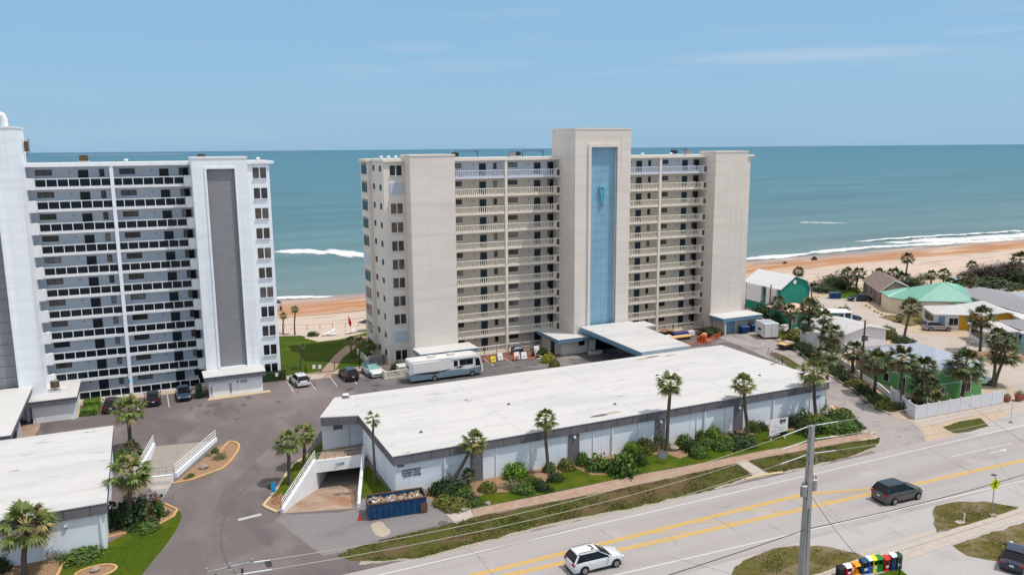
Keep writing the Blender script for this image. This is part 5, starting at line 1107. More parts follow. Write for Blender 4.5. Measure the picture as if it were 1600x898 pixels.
def bush(px_, w_, h_, kind, label, group='shrubs', depth=None, name='shrub', loc=None, cat='shrub'):
    """px_: pixel of the base centre; w_,h_: size in pixels"""
    g_ = loc or G(*px_)
    if 20 < g_.x < 76.3 and 66 < g_.y < 80: g_.y = min(g_.y, 70.5)
    D = math.sqrt(g_.x**2+g_.y**2+CAMH**2); r = w_/F*D/2*1.0; hz = h_/F*D*.82
    i = bn[0]; bn[0] += 1; t = thing(name, label, cat, (g_.x, g_.y, 0), 0, group)
    o = bpy.data.objects.new('foliage', BM[kind][i % 2]); COL.objects.link(o); o.parent = t; o.scale = (r, depth or r*.85, hz); o.rotation_euler = (0, 0, (i*1.3) % 6)
    if kind not in ('thicket', 'leggy', 'grey', 'red'):
        c = bpy.data.objects.new('foliage_core', CORE); COL.objects.link(c); c.parent = t; c.scale = (r, (depth or r*.85), hz)  # solid dark ball of inner foliage filling the shrub
    return t
BL = [
 ((686, 768), 40, 22, 'dark', 'dark shrub at the left end of the front bed'), ((724, 776), 40, 24, 'green', 'green shrub between the leaning palm and the dark palmetto'), ((735, 786), 36, 14, 'dark', 'low dark shrub along the lower bed edge'), ((695, 786), 40, 16, 'olive', 'low olive shrub by the dumpster side of the bed'), ((818, 768), 40, 16, 'green', 'low green shrub below the wide bright one'), ((842, 762), 26, 18, 'dark', 'small dark shrub left of the straight palm'), ((955, 735), 36, 24, 'green', 'green filler shrub between the two spiky ones'), ((992, 724), 34, 22, 'dark', 'dark shrub behind the biggest spiky bush'), ((1082, 704), 34, 20, 'dark', 'dark filler shrub right of the squarish one'), ((1104, 698), 34, 18, 'green', 'green filler shrub under the bright wall bush'), ((1136, 696), 44, 18, 'green', 'green spreading shrub left of the wide dark one'), ((1275, 664), 40, 20, 'olive', 'olive shrub behind the lawn shrubs near the end palm'), ((1335, 668), 30, 14, 'dark', 'small dark shrub at the very tip of the corner bed'),
 ((1248, 478), 30, 22, 'dark', 'dark foliage behind the fence palm'), ((1268, 492), 34, 26, 'dark', 'dark tree mass beside the teal cottage'), ((1290, 520), 40, 24, 'dark', 'dark foliage between the slim palm and the bushy palm'), ((1312, 545), 34, 22, 'green', 'green foliage in front of the white cottage'), ((1296, 575), 40, 24, 'dark', 'dark foliage under the big crowned palm'), ((1425, 640), 40, 22, 'dark', 'dark shrub inside the corner of the vinyl fence'), ((1470, 634), 34, 18, 'green', 'green shrub behind the vinyl fence front'),
 ((706, 775), 58, 30, 'dark', 'large dark shrub at the foot of the leaning palm'), ((713, 792), 50, 16, 'olive', 'low olive ground shrub beside the concrete pad'), ((742, 788), 24, 13, 'green', 'small green shrub at the lower tip of the front bed'),
 ((762, 766), 30, 18, 'olive', 'yellowish shrub right of the dark palmetto'), ((803, 743), 46, 30, 'bright', 'wide bright green shrub against the white garage wall'), ((800, 762), 34, 16, 'grey', 'dry greyish brush under the wide bright shrub'), ((831, 757), 30, 18, 'green', 'green shrub left of the straight palm base'),
 ((850, 765), 28, 14, 'dark', 'low dark shrub at the lawn edge below the straight palm'), ((858, 735), 24, 18, 'green', 'green shrub directly right of the straight palm'), ((885, 732), 30, 20, 'olive', 'rounded yellow-green shrub beside the straight palm'), ((868, 750), 26, 16, 'dark', 'dark shrub under the rounded yellow-green one'),
 ((909, 724), 26, 25, 'green', 'round green shrub before the second grey wall panel'), ((934, 733), 36, 24, 'spiky', 'spiky leaved shrub at the lawn edge'), ((975, 738), 48, 42, 'spiky', 'biggest spiky leaved bush left of the small lawn sign'), ((980, 705), 32, 26, 'bright', 'yellow green bush behind the biggest spiky bush'),
 ((1006, 706), 34, 28, 'olive', 'olive bush behind the small lawn sign'), ((1026, 697), 30, 28, 'leggy', 'open leggy bush left of the tallest palm'), ((1068, 698), 30, 26, 'green', 'squarish green bush right of the tallest palm'), ((1092, 688), 20, 22, 'green', 'narrow green bush right of the squarish one'),
 ((1114, 686), 28, 26, 'bright', 'bright bush against the wall between two palms'), ((1092, 712), 34, 20, 'green', 'low green mound on the bare soil'), ((1122, 702), 24, 18, 'spiky', 'small spiky clump at the dark ground cover'), ((1154, 694), 58, 20, 'dark', 'wide dark spreading shrub below the garage palm'),
 ((1172, 671), 24, 20, 'green', 'green shrub right of the garage palm trunk'), ((1190, 671), 22, 15, 'dark', 'small dark dome left of the white real estate sign'), ((1236, 665), 24, 20, 'dark', 'dark shrub right behind the white real estate sign'), ((1257, 660), 28, 24, 'leggy', 'twiggy open shrub near the end palm'),
 ((1288, 650), 20, 22, 'leggy', 'thin half bare shrub near the garage corner'), ((1314, 655), 42, 20, 'green', 'broad green shrub at the garage corner by the driveway'), ((1262, 676), 40, 20, 'dark', 'dark shrub in the lawn below the end palm'), ((1292, 672), 50, 22, 'green', 'large green shrub in the middle of the corner group'),
 ((1324, 672), 44, 20, 'green', 'large green shrub at the tip of the corner bed'), ((1300, 660), 34, 14, 'dark', 'dark shrub filling the back of the corner group'),
 ((205, 812), 80, 40, 'dark', 'dense dark thicket beside the left garage'), ((190, 720), 36, 18, 'green', 'green shrub at the garage back corner'), ((225, 826), 44, 12, 'green', 'low leafy border in front of the flowering posts'), ((130, 868), 62, 14, 'green', 'row of leafy shrubs along the left garage wall'), ((85, 872), 26, 16, 'grey', 'dry brown shrub beside the big left palm'), ((2, 892), 22, 24, 'dark', 'dark shrub cut by the left edge'), ((60, 862), 30, 18, 'green', 'shaded green shrub behind the big left palm'),
 ((343, 716), 20, 12, 'grey', 'silvery low shrub in the upper ramp bed'), ((336, 706), 14, 8, 'green', 'small green tuft high in the ramp bed'), ((326, 712), 10, 5, 'grey', 'tiny tuft left in the ramp bed'), ((298, 744), 12, 6, 'green', 'small tuft low in the ramp bed'), ((291, 748), 8, 5, 'grey', 'tiniest tuft at the low end of the ramp bed'),
 ((436, 784), 20, 16, 'red', 'crimson leaved plant at the ramp wall foot'), ((425, 762), 14, 10, 'green', 'green clump left of the ramp railing'),
 ((1386, 528), 30, 22, 'olive', 'olive bush at the street corner by the grey roof'), ((1412, 536), 34, 12, 'dark', 'low dark bush at the curved street palm'), ((1312, 492), 26, 14, 'yellow', 'yellow green bush by the blue parked car'), ((1320, 496), 18, 20, 'dark', 'dark clump beside the yellow bush'),
 ((857, 566), 26, 18, 'yellow', 'yellow flowering bush at the entry shed'), ((866, 572), 20, 14, 'olive', 'green bush under the yellow one at the entry shed'), ((845, 556), 30, 14, 'dark', 'dark planting left of the entry shed'), ((1108, 524), 40, 16, 'dark', 'dark planting behind the orange barrier'),
 ((624, 577), 34, 14, 'dark', 'dark hedge at the foot of the beige wing'), ((300, 530+0), 0, 0, 'dark', ''),
 ((1302, 448), 56, 22, 'brush', 'dark brushy beach shrub left of the street end palms'), ((1285, 455), 50, 16, 'brush', 'lower dark brush behind the street lamp'), ((1316, 450), 44, 24, 'brush', 'brushy shrub at the foot of the street end palms'), ((1272, 452), 26, 14, 'dark', 'dark bush right of the teal barn-shaped house'),
 ((1428, 448), 34, 18, 'brush', 'thin brush behind the mint roof'), ((1445, 436), 24, 10, 'grey', 'dry dune bush right of the tall thin palm'), ((1384, 446), 26, 14, 'dark', 'dark bush behind the brown roof ridge'),
 ((1545, 438), 80, 26, 'thicket', 'brown leafless beach thicket left part'), ((1575, 436), 74, 30, 'thicket', 'brown leafless beach thicket right part'), ((1548, 448), 70, 16, 'dark', 'dark green shrubs under the brown thicket'), ((1588, 440), 50, 24, 'brush', 'dark brush at the right end of the thicket'), ((1525, 432), 40, 14, 'thicket', 'low grey brush at the left end of the thicket'),
 ((1492, 470-3), 24, 10, 'dark', 'dark bush behind the long grey roof'), ((284, 520), 0, 0, 'dark', ''), ((489, 524), 20, 8, 'dark', 'low beach shrub at the edge of the lawn'),
 ((1195, 498), 40, 26, 'dark', 'dark hedge-like bush behind the wooden fence'), ((1216, 508), 34, 24, 'dark', 'dark bush between fence and fence palm'), ((1182, 480), 24, 22, 'dark', 'dark foliage under the teal barn-shaped house'), ((1240, 522), 30, 10, 'olive', 'low hedge start beside the white shed'),
 ((1176, 468), 12, 20, 'green', 'leafy tree top at the side of the beige block'),
]
for a in BL:
    if a[4]: bush(*a)
hl = ['first', 'second', 'third', 'fourth', 'fifth', 'sixth', 'seventh', 'eighth', 'ninth', 'tenth']
hp = [(1238, 532), (1252, 546), (1268, 556), (1284, 570), (1306, 584), (1322, 594), (1338, 604), (1352, 616), (1368, 630), (1384, 638)]
for i, p in enumerate(hp): bush(p, 34, 15, 'dark' if i % 3 else 'olive', '%s shrub of the driveway hedge counted from the trailer end' % hl[i], group='driveway hedge')
def hedge(p0, p1, wd, h, k, label):
    a, c = Vector(p0), Vector(p1); L = (c-a).length; m_ = (a+c)/2; t = thing('hedge', label, 'hedge', (m_.x, m_.y, 0), math.atan2((c-a).y, (c-a).x))
    o = bpy.data.objects.new('foliage', BM['hedge'][k]); COL.objects.link(o); o.parent = t; o.scale = (L/2, wd/2, h)
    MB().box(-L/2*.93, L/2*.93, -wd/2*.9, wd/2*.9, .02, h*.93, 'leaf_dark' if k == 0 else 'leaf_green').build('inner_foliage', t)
hedge((13.7, 117.6), (17.2, 117.4), 1.2, 1.3, 0, 'clipped dark hedge at the base of the white wing')
hedge((-8.3, 111.6), (-8.1, 113.8), 2.0, .8, 1, 'clipped bright hedge beside the shed, front step'); hedge((-8.1, 114.3), (-8.0, 116.2), 2.0, 1.1, 1, 'clipped bright hedge beside the shed, rear step'); hedge((5.0, 113.0), (5.1, 115.5), .8, 1.5, 0, 'tall narrow hedge left of the utility room')
# flowering posts in the left bed
for (x, y), k, lab in (((232, 812), 'red', 'red flowering climber in the left bed'), ((245, 800), 'red', 'pink flowering climber in the left bed'), ((250, 806), 'green', 'leafy climber at the end of the left bed')):
    t = bush((x, y), 14, 30, k, lab, name='flowering_climber', cat='climber'); MB().box(-.06, .06, -.06, .06, 0, 1.9, 'wood').build('stake', t)
# tufts of grass on the rough verges: nobody could count them
def tufts(name, polys, dens, h, m1, m2, seed):
    rs = random.Random(seed); b = MB()
    for pts in polys:
        tri = tessellate_polygon([[Vector((*p[:2], 0)) for p in pts]])
        for t in tri:
            A_, B_, C_ = (Vector((*pts[i][:2], 0)) for i in t); ar = (B_-A_).cross(C_-A_).length/2
            for _ in range(int(ar*dens)):
                r1, r2 = rs.random(), rs.random();
                if r1+r2 > 1: r1, r2 = 1-r1, 1-r2
                p = A_+(B_-A_)*r1+(C_-A_)*r2
                nn = noise.noise(p*.35+Vector((seed, 0, 0)))+.5*noise.noise(p*1.3)
                if nn < -.12: continue
                a = rs.uniform(0, 6.28); hh = h*rs.uniform(.4, 1.2)*(1+nn); w_ = rs.uniform(.02, .06); d = Vector((math.cos(a), math.sin(a), 0))*w_; l_ = Vector((rs.gauss(0, .06), rs.gauss(0, .06), hh))
                b.poly([p-d+Vector((0, 0, .02)), p+d+Vector((0, 0, .02)), p+l_], m1 if nn+rs.gauss(0, .2) > .12 else m2)
    o = b.build(name); tag(o, kind='stuff')
mat('grass_green', s2l(96, 112, 40), .8, .2, 2, island=.4); mat('grass_dry', s2l(138, 122, 84), .9, .2, 2, island=.4)
tufts('verge_grass', [VERGE, VERGE2], 130, .12, 'grass_green', 'grass_dry', 3)
tufts('island_grass', [px((1150, 898), (1170, 872), (1240, 852), (1290, 853), (1340, 864), (1262, 898)), px((1462, 800), (1490, 786), (1540, 785), (1585, 792), (1520, 816), (1463, 830)), px((1492, 852), (1530, 840), (1600, 819), (1600, 870), (1540, 872))], 90, .10, 'grass_green', 'grass_dry', 8)
# landscape rocks
for (x, y), s, lab in (((1052, 702), .8, 'largest pale rock at the foot of the tallest palm'), ((1044, 694), .55, 'smaller rock left of the tallest palm trunk'), ((1062, 700), .5, 'dark round rock right of the tallest palm trunk'), ((318, 731), .6, 'brown rock in the ramp bed'), ((762, 787), .4, 'pale stone at the edge of the front lawn'), ((725, 797), .5, 'pale stone beside the low ground shrub'), ((150, 891), .5, 'dark rock in the round lawn ring'), ((676, 758), .45, 'stone beside the downspout right of the number'), ((692, 762), .35, 'small stone at the corner of the front bed'), ((1551, 806), .4, 'pale stone at the crossing sign')):
    g_ = G(x, y); t = MB().ball((0, 0, s*.25), s*.8, 'rock', 10, .55, .4).build('rock', None, 50, loc=(g_.x, g_.y, 0), rz=random.random()*6); tag(t, lab, 'rock', 'landscape rocks')
# ================================================================== VEHICLES
def car(name, label, cat, p, ang, L=4.7, W=1.88, H=1.68, pm='car_white', style='suv', roof=None, group=None, sunroof=False, rails=False, gm='car_glass', person=False):
    t = thing(name, label, cat, (p[0], p[1], p[2] if len(p) > 2 else .03), R(ang), group)
    roof = roof or pm
    if style == 'suv': hb, st = .62*H, [(0, .40, .80), (.01, .55, .90), (.04, .61, .96), (.2, .64, 1), (.45, .635, 1), (.64, .63, 1), (.71, .625, .99), (.80, .60, .97), (.90, .56, .92), (.955, .49, .84), (.985, .40, .74), (1, .3, .62)]; gh = (.025, .745, .115, .50)
    else: hb, st = .60*H, [(0, .42, .82), (.012, .55, .90), (.06, .62, .96), (.2, .625, 1), (.45, .61, 1), (.64, .61, 1), (.70, .60, .99), (.80, .56, .96), (.90, .50, .92), (.96, .43, .86), (.99, .35, .8), (1, .27, .72)]; gh = (.09, .74, .27, .52)
    rings = []; zb = .20
    for x, z, w_ in st:
        X = -L/2+x*L; hw = W/2*w_; zt = z*H; zm = zb+(zt-zb)*.55
        b0 = zb+(.12 if x in (0, 1) else 0)
        pr_ = [(-hw*.90, b0), (-hw*.985, b0+.10), (-hw, zm), (-hw*.985, zt-.13), (-hw*.93, zt-.03), (-hw*.6, zt+.012), (0, zt+.02)]
        rings.append([(X, y, zz) for y, zz in pr_]+[(X, -y, zz) for y, zz in pr_[-2::-1]])
    MB().loft(rings[::-1], pm).build('body', t, 35)
    # glasshouse
    x0, x1, r0, r1 = (-L/2+v*L for v in gh); zb2 = hb; wb, wt = W/2*.92, W/2*.70
    def ring(u):   # u 0 belt .. 1 roof
        return x0+(r0-x0)*u, x1+(r1-x1)*u, wb+(wt-wb)*u, zb2+(H-.05-zb2)*u
    g_ = MB(); a = [ring(0), ring(.5), ring(1)]
    g_.loft([[(p_[0], -p_[2], p_[3]), (p_[1]-.12, -p_[2], p_[3]), (p_[1], -p_[2]*.82, p_[3]), (p_[1], p_[2]*.82, p_[3]), (p_[1]-.12, p_[2], p_[3]), (p_[0], p_[2], p_[3])] for p_ in a], gm); g_.build('windows', t, 50)
    rf = MB(); e = ring(1); n_ = 6; rr = []
    for i in range(n_+1):
        u = i/n_; X = e[0]-.10+(e[1]-e[0]+.16)*u; cz = H-.05+.055*math.sin(math.pi*(.15+.7*u)); hw = wt*(.93 if i in (0, n_) else 1.03)
        rr.append([(X, -hw, H-.085), (X, -hw*.97, cz-.01), (X, -hw*.5, cz+.02), (X, 0, cz+.028), (X, hw*.5, cz+.02), (X, hw*.97, cz-.01), (X, hw, H-.085)])
    rf.loft(rr[::-1], roof)
    pil = [((x0, r0), -1), ((x1, r1), 1)]
    for s_ in (-1, 1):
        for X0, X1, wd in ((x0, r0, .11), (x1-.08, r1-.06, .055), (x0+(x1-x0)*.36, r0+(r1-r0)*.30, .05 if style == 'suv' else .04), (x0+(x1-x0)*.62, r0+(r1-r0)*.60, .04)):
            q = [(X0-wd, s_*(wb+.012), zb2-.02), (X0+wd, s_*(wb+.012), zb2-.02), (X1+wd*.8, s_*(wt+.014), H-.07), (X1-wd*.8, s_*(wt+.014), H-.07)]
            rf.poly(q if s_ < 0 else q[::-1], (roof if wd > .08 or wd == .055 else 'plastic_black') if roof == pm else 'car_roofblack')
    if sunroof: rf.box(e[1]-.75, e[1]-.25, -wt*.55, wt*.55, H-.0, H+.02, 'car_glass')
    if rails:
        for s_ in (-1, 1): rf.tube([(e[0]+.05, s_*wt*.9, H+.01), (e[0]+.15, s_*wt*.9, H+.05), (e[1]-.15, s_*wt*.9, H+.05), (e[1], s_*wt*.9, H+.01)], .02, 'metal_dark', 5)
    rf.build('roof', t, 40)
    hz = lambda x: x
    for s_ in (-1, 1):
        for xw in (-L*.295, L*.31):
            wr = .345 if style == 'suv' else .32
            ty = MB(); yo = s_*(W/2-.05); ty.cyl((xw, yo-.11 if s_ > 0 else yo-.11, wr), wr, .22, 'rubber', 'y', 20)
            wh = MB(); 
            w_ = ty.build('wheel', t, 40); rm = MB(); yy = yo+s_*.112
            rm.cyl((xw, min(yy, yy+s_*.01), wr), wr*.66, .012, 'rim', 'y', 16); rm.build('rim', w_)
            ar = MB(); pts = [(xw+(wr+.07)*math.cos(v), wr+(wr+.06)*math.sin(v)) for v in np.linspace(-.35, math.pi+.35, 14)]; pts = [(x_, max(.2, z_)) for x_, z_ in pts]
            y1 = s_*(W/2+.004); q = [(x_, y1, z_) for x_, z_ in pts]; ar.poly(q[::-1] if s_ < 0 else q, 'plastic_black'); ar.build('wheel_arch', t)
        lg = MB(); lg.box(L/2-.30, L/2-.06, *sorted((s_*W/2*.62, s_*W/2*.89)), .40*H, .455*H, 'lamp_clear'); lg.build('headlight', t)
        tl = MB(); tl.box(-L/2+.0, -L/2+.14, *sorted((s_*W/2*.56, s_*W/2*.94)), .49*H, .585*H, 'lamp_red'); tl.build('taillight', t)
        mr_ = MB(); mr_.box(x1-.42, x1-.26, *sorted((s_*(W/2-.02), s_*(W/2+.17))), hb+.03, hb+.17, pm); mr_.build('mirror', t)
        MB().box(-L*.12, L*.3, *sorted((s_*(W/2-.03), s_*(W/2+.008))), .17, .27, 'plastic_black').build('sill_trim', t)
        for xd in (x0+(x1-x0)*.40, x0+(x1-x0)*.72): MB().box(xd, xd+.16, *sorted((s_*(W/2-.01), s_*(W/2+.02))), hb-.17, hb-.135, pm if pm != 'car_white' else 'metal_white').build('door_handle', t)
    bp_ = MB(); bp_.box(L/2-.06, L/2+.005, -W*.30, W*.30, .27*H, .37*H, 'plastic_black'); bp_.build('grille', t)
    bp_ = MB(); bp_.box(-L/2-.02, -L/2+.1, -W*.40, W*.40, .17, .30, 'plastic_black'); bp_.build('rear_bumper', t)
    bp_ = MB(); bp_.box(-L/2-.028, -L/2, -.16, .16, .40*H, .40*H+.12, 'plate'); bp_.build('number_plate', t)
    if person:
        pb = MB(); pb.tube([(x1-1.35, -.38, .8), (x1-1.3, -.38, 1.2)], [.2, .16], 'cloth_dark', 8); pb.ball((x1-1.27, -.38, 1.36), .11, 'skin', 8, 1.15); pb.build('driver', t, 60)
    return t
def between(p, q): return (p+q)/2
a = (31.0, 51.75, .03)
car('white_suv', 'white sport utility vehicle with a sunroof driving along the road', 'car', a, -1.5, 4.75, 1.85, 1.68, 'car_white', sunroof=True, rails=True)
car('dark_suv', 'dark grey sport utility vehicle with a black roof driving along the road', 'car', (63.6, 50.1, .03), -2, 5.0, 2.0, 1.84, 'car_darkgrey', roof='car_roofblack')
g_ = G(1596, 884); car('dark_car', 'dark blue car cut by the lower right edge', 'car', (g_.x+.2, g_.y+.6, .03), 25, 4.7, 1.85, 1.45, 'car_navy', 'sedan')
grp = 'cars parked at the white block'
car('parked_car', 'dark wine coloured car parked closest to the clipped bright hedge', 'car', (-5.7, 113.6), 88, 4.8, 1.85, 1.62, 'car_wine', group=grp)
car('parked_car', 'black car parked in the middle before the white block', 'car', (-.75, 114.2), 90, 4.8, 1.85, 1.6, 'car_black', group=grp)
car('parked_car', 'slate blue car parked nose out at the white block', 'car', (3.1, 114.6), -90, 4.6, 1.82, 1.5, 'car_slate', 'sedan', group=grp)
grp = 'cars parked along the lawn fence'
car('parked_car', 'white station wagon parked rear out at the lawn fence', 'car', (18.6, 114.2), 96, 4.7, 1.85, 1.62, 'car_white', sunroof=True, group=grp)
car('parked_car', 'black sport utility vehicle parked rear out at the lawn fence', 'car', (25.7, 113.9), 94, 4.7, 1.92, 1.72, 'car_black', group=grp)
car('parked_car', 'white sport utility vehicle with black roof parked nose out', 'car', (29.3, 114.1), -84, 4.75, 1.95, 1.75, 'car_white', roof='car_roofblack', group=grp, gm='car_glass_light')
a, c = G(1447, 517), G(1487, 517); m_ = between(a, c); car('silver_wagon', 'silver station wagon parked in front of the mustard yellow house', 'car', (m_.x+.3, m_.y+.6), -31, 4.9, 1.9, 1.65, 'car_silver', rails=True)
a, c = G(1309, 499), G(1346, 502); m_ = between(a, c); car('blue_sedan', 'dark blue car parked behind the white cottage', 'car', (m_.x+.2, m_.y+.6), -28, 4.9, 1.9, 1.5, 'car_blue', 'sedan')
a, c = G(1328, 471), G(1360, 470); m_ = between(a, c); car('black_sedan', 'black car parked at the brown roofed house', 'car', (m_.x+.3, m_.y+.5), 148, 4.9, 1.9, 1.5, 'car_black', 'sedan')
g_ = G(1537, 602); car('white_suv', 'white car parked behind the right end of the green house', 'car', (g_.x-.2, g_.y+1.0), -28, 4.7, 1.88, 1.66, 'car_white')

# motorhome, heading +x
t = thing('motorhome', 'long white and blue motorhome parked along the garage', 'motorhome', (38.6, 107.9, .02))
L, W, H = 11.2, 2.5, 3.45; x0, x1 = -L/2, L/2
def side(z0, z1, xa, xb, m_, o_=.006):
    b_.poly([(xa, -W/2-o_, z0), (xb, -W/2-o_, z0), (xb, -W/2-o_, z1), (xa, -W/2-o_, z1)], m_)
b = MB(); prof = [(x0, .45), (x0, 3.1), (x0+.15, 3.28), (x1-1.1, 3.28), (x1-.5, 3.1), (x1-.15, 2.2), (x1, 1.3), (x1, .5)]
b.loft([[(x, -W/2, z) for x, z in prof], [(x, W/2, z) for x, z in prof]], 'rv_white'); b.build('body', t)
b = MB(); b.box(x0-.008, x1-.25, -W/2-.008, W/2+.008, .42, 1.35, 'rv_blue').box(x1-.3, x1+.03, -W/2+.02, W/2-.02, .42, 1.2, 'rv_blue'); b.build('lower_body', t)
b_ = b = MB(); b.prism([(x0-.02, 0), (x0+.1, 0), (x0+.1, .01), (x0-.02, .01)], 1, 1.01, 'rv_dark')
b.poly([(x0, -W/2-.016, 1.52), (x0+3.6, -W/2-.016, 1.05), (x0+6.6, -W/2-.016, 1.6), (x0+3.4, -W/2-.016, 1.4)], 'rv_dark'); b.poly([(x0+6.2, -W/2-.016, 1.6), (x1-2.4, -W/2-.016, 1.2), (x1-.6, -W/2-.016, 1.5), (x1-2.6, -W/2-.016, 1.45)], 'rv_white')
b.poly([(x0+6.6, -W/2-.02, 1.62), (x0+7.6, -W/2-.02, 1.5), (x1-3, -W/2-.02, 1.75), (x0+7.6, -W/2-.02, 1.78)], 'rv_dark'); b.build('body_stripe', t)
for xa, xb, za, zb in ((x0+6.6, x0+7.2, 1.85, 2.65), (x0+7.5, x0+8.5, 1.9, 2.75), (x0+8.55, x0+9.6, 1.9, 2.75)): MB().box(xa, xb, -W/2-.03, -W/2-.004, za, zb, 'car_glass').build('window', t)
MB().poly([(x1-1.2, -W/2-.02, 1.6), (x1-.35, -W/2-.02, 1.55), (x1-.62, -W/2-.02, 2.7), (x1-1.2, -W/2-.02, 2.75)], 'car_glass').build('side_cab_window', t)
MB().poly([(x1+.005, -W/2+.15, 1.4), (x1+.005, W/2-.15, 1.4), (x1-.42, W/2-.15, 2.95), (x1-.42, -W/2+.15, 2.95)], 'car_glass_light').build('windscreen', t)
MB().box(x0+.3, x0+4.2, -W/2-.12, -W/2-.004, 1.55, 3.0, 'rv_white').build('slide_out', t)
for x in (x0+3.0, x0+6.1): MB().box(x, x+1.0, -.4, .4, 3.29, 3.58, 'roof_clean').build('roof_unit', t)
MB().box(x0+1.2, x0+1.6, .2, .6, 3.29, 3.4, 'rv_white').box(x0+4.4, x0+4.8, .4, .8, 3.29, 3.42, 'rv_white').build('roof_hatch', t)
MB().box(x0+6.4, x1-1.0, -W/2-.1, -W/2-.004, 2.95, 3.08, 'rv_white').tube([(x1-1.25, -W/2-.06, 3.0), (x1-1.25, -W/2-.06, 1.2)], .03, 'metal_white', 6).tube([(x0+4.4, -W/2-.06, 2.0), (x0+4.4, -W/2-.06, .9)], .03, 'metal_white', 6).build('awning', t)
MB().tube([(x1-.3, -W/2, 2.9), (x1-.1, -W/2-.3, 2.9), (x1-.1, -W/2-.3, 2.4)], .03, 'plastic_black', 6).box(x1-.16, x1-.04, -W/2-.42, -W/2-.2, 2.0, 2.45, 'plastic_black').build('mirror', t)
for x in (x0+3.6, x1-1.7):
    for s_ in (-1, 1):
        MB().cyl((x, s_*(W/2-.13)-.13, .46), .62, .27, 'plastic_black', 'y', 20).build('wheel_arch', t); w_ = MB().cyl((x, s_*(W/2-.12)-.15, .45), .45, .30, 'rubber', 'y', 20).build('wheel', t, 40); MB().cyl((x, -W/2-.04 if s_ < 0 else W/2+.03, .45), .27, .015, 'rim', 'y', 16).build('rim', w_)
MB().box(x0-.03, x0, -W*.4, W*.4, 1.9, 2.6, 'rv_white').box(x0-.035, x0-.03, -.5, .5, 2.0, 2.5, 'car_glass').build('rear_panel', t)
# roll-off dumpster full of rubble
p0, p1 = Vector((16.65, 67.5, 0)), Vector((22.0, 66.9, 0)); t = thing('roll_off_dumpster', 'blue open roll-off dumpster heaped with rubble beside the ramp', 'dumpster', (19.3, 68.2, .02), math.atan2(p1.y-p0.y, p1.x-p0.x))
L, W, H = 5.35, 2.1, 1.5; b = MB()
for s_ in (-1, 1): b.box(-L/2, L/2, *sorted((s_*W/2, s_*(W/2-.07))), .15, H, 'dumpster_blue')
b.box(-L/2, -L/2+.07, -W/2+.07, W/2-.07, .15, H, 'dumpster_blue'); b.box(L/2-.07, L/2, -W/2+.07, W/2-.07, .15, H, 'dumpster_blue'); b.box(-L/2, L/2, -W/2, W/2, .05, .149, 'dumpster_blue'); b.build('box', t)
b = MB()
for s_ in (-1, 1):
    b.box(-L/2-.05, L/2+.05, s_*W/2-.06, s_*W/2+.06, H, H+.1, 'rust')
    for i in range(0): pass
    for i in range(10): x = -L/2+.3+i*(L-.6)/9; b.box(x-.04, x+.04, *sorted((s_*(W/2), s_*(W/2+.06))), .2, H-.01, 'dumpster_blue')
b.box(-L/2-.06, -L/2+.06, -W/2, W/2, H, H+.1, 'rust'); b.box(L/2-.06, L/2+.06, -W/2, W/2, H, H+.1, 'rust'); b.build('rim', t)
for x in (-L/2+.4, L/2-.4): 
    for s_ in (-1, 1): MB().cyl((x, s_*W/2-.1*(s_ > 0), .14), .14, .1, 'rust', 'y', 12).build('roller', t)
MB().box(L/2-.6, L/2+.05, -W/2-.12, -W/2-.061, .1, 1.0, 'rust').build('ladder', t)
rs = random.Random(5); b = MB()
for i in range(420):
    x, y = rs.uniform(-L/2+.5, L/2-.5), rs.uniform(-W/2+.36, W/2-.36); z = 1.0+.45*(1-(y/W*2)**2)*(.75+.4*noise.noise(Vector((x, y, 1)))); s = rs.uniform(.08, .36); u = Vector((rs.gauss(0, 1), rs.gauss(0, 1), rs.gauss(0, .35))).normalized()*s; v = u.cross(Vector((rs.gauss(0, .3), rs.gauss(0, .3), 1))).normalized()*s*rs.uniform(.3, 1); n1 = u.cross(v).normalized()*rs.uniform(.02, .08); c = Vector((x, y, z))
    q = [c-u-v, c+u-v, c+u+v, c-u+v]; m_ = rs.choice(['debris', 'debris', 'debris', 'sign_white', 'plywood']); b.poly([v_+n1 for v_ in q], m_); 
    for k in range(4): b.poly([q[k]-n1, q[(k+1) % 4]-n1, q[(k+1) % 4]+n1, q[k]+n1], m_)
b.box(-L/2+.1, L/2-.1, -W/2+.1, W/2-.1, .3, .95, 'debris'); tag(b.build('rubble', t), kind='stuff')
t = thing('traffic_cone', 'small orange cone left of the blue dumpster', 'traffic cone', G(562, 812)); MB().box(-.18, .18, -.18, .18, .02, .06, 'cone_red').cyl((0, 0, .06), .15, .65, 'cone_red', r2=.03).build('cone', t, 40)
t = thing('long_pipe_stack', 'timber and pipes lying on the gravel behind the dumpster', 'timber', (19.9, 70.6, 0), R(-2)); MB().box(-1.8, 1.8, -.12, .1, .02, .2, 'rust').box(-1.3, 1.7, .14, .3, .02, .16, 'wood').build('timber', t)
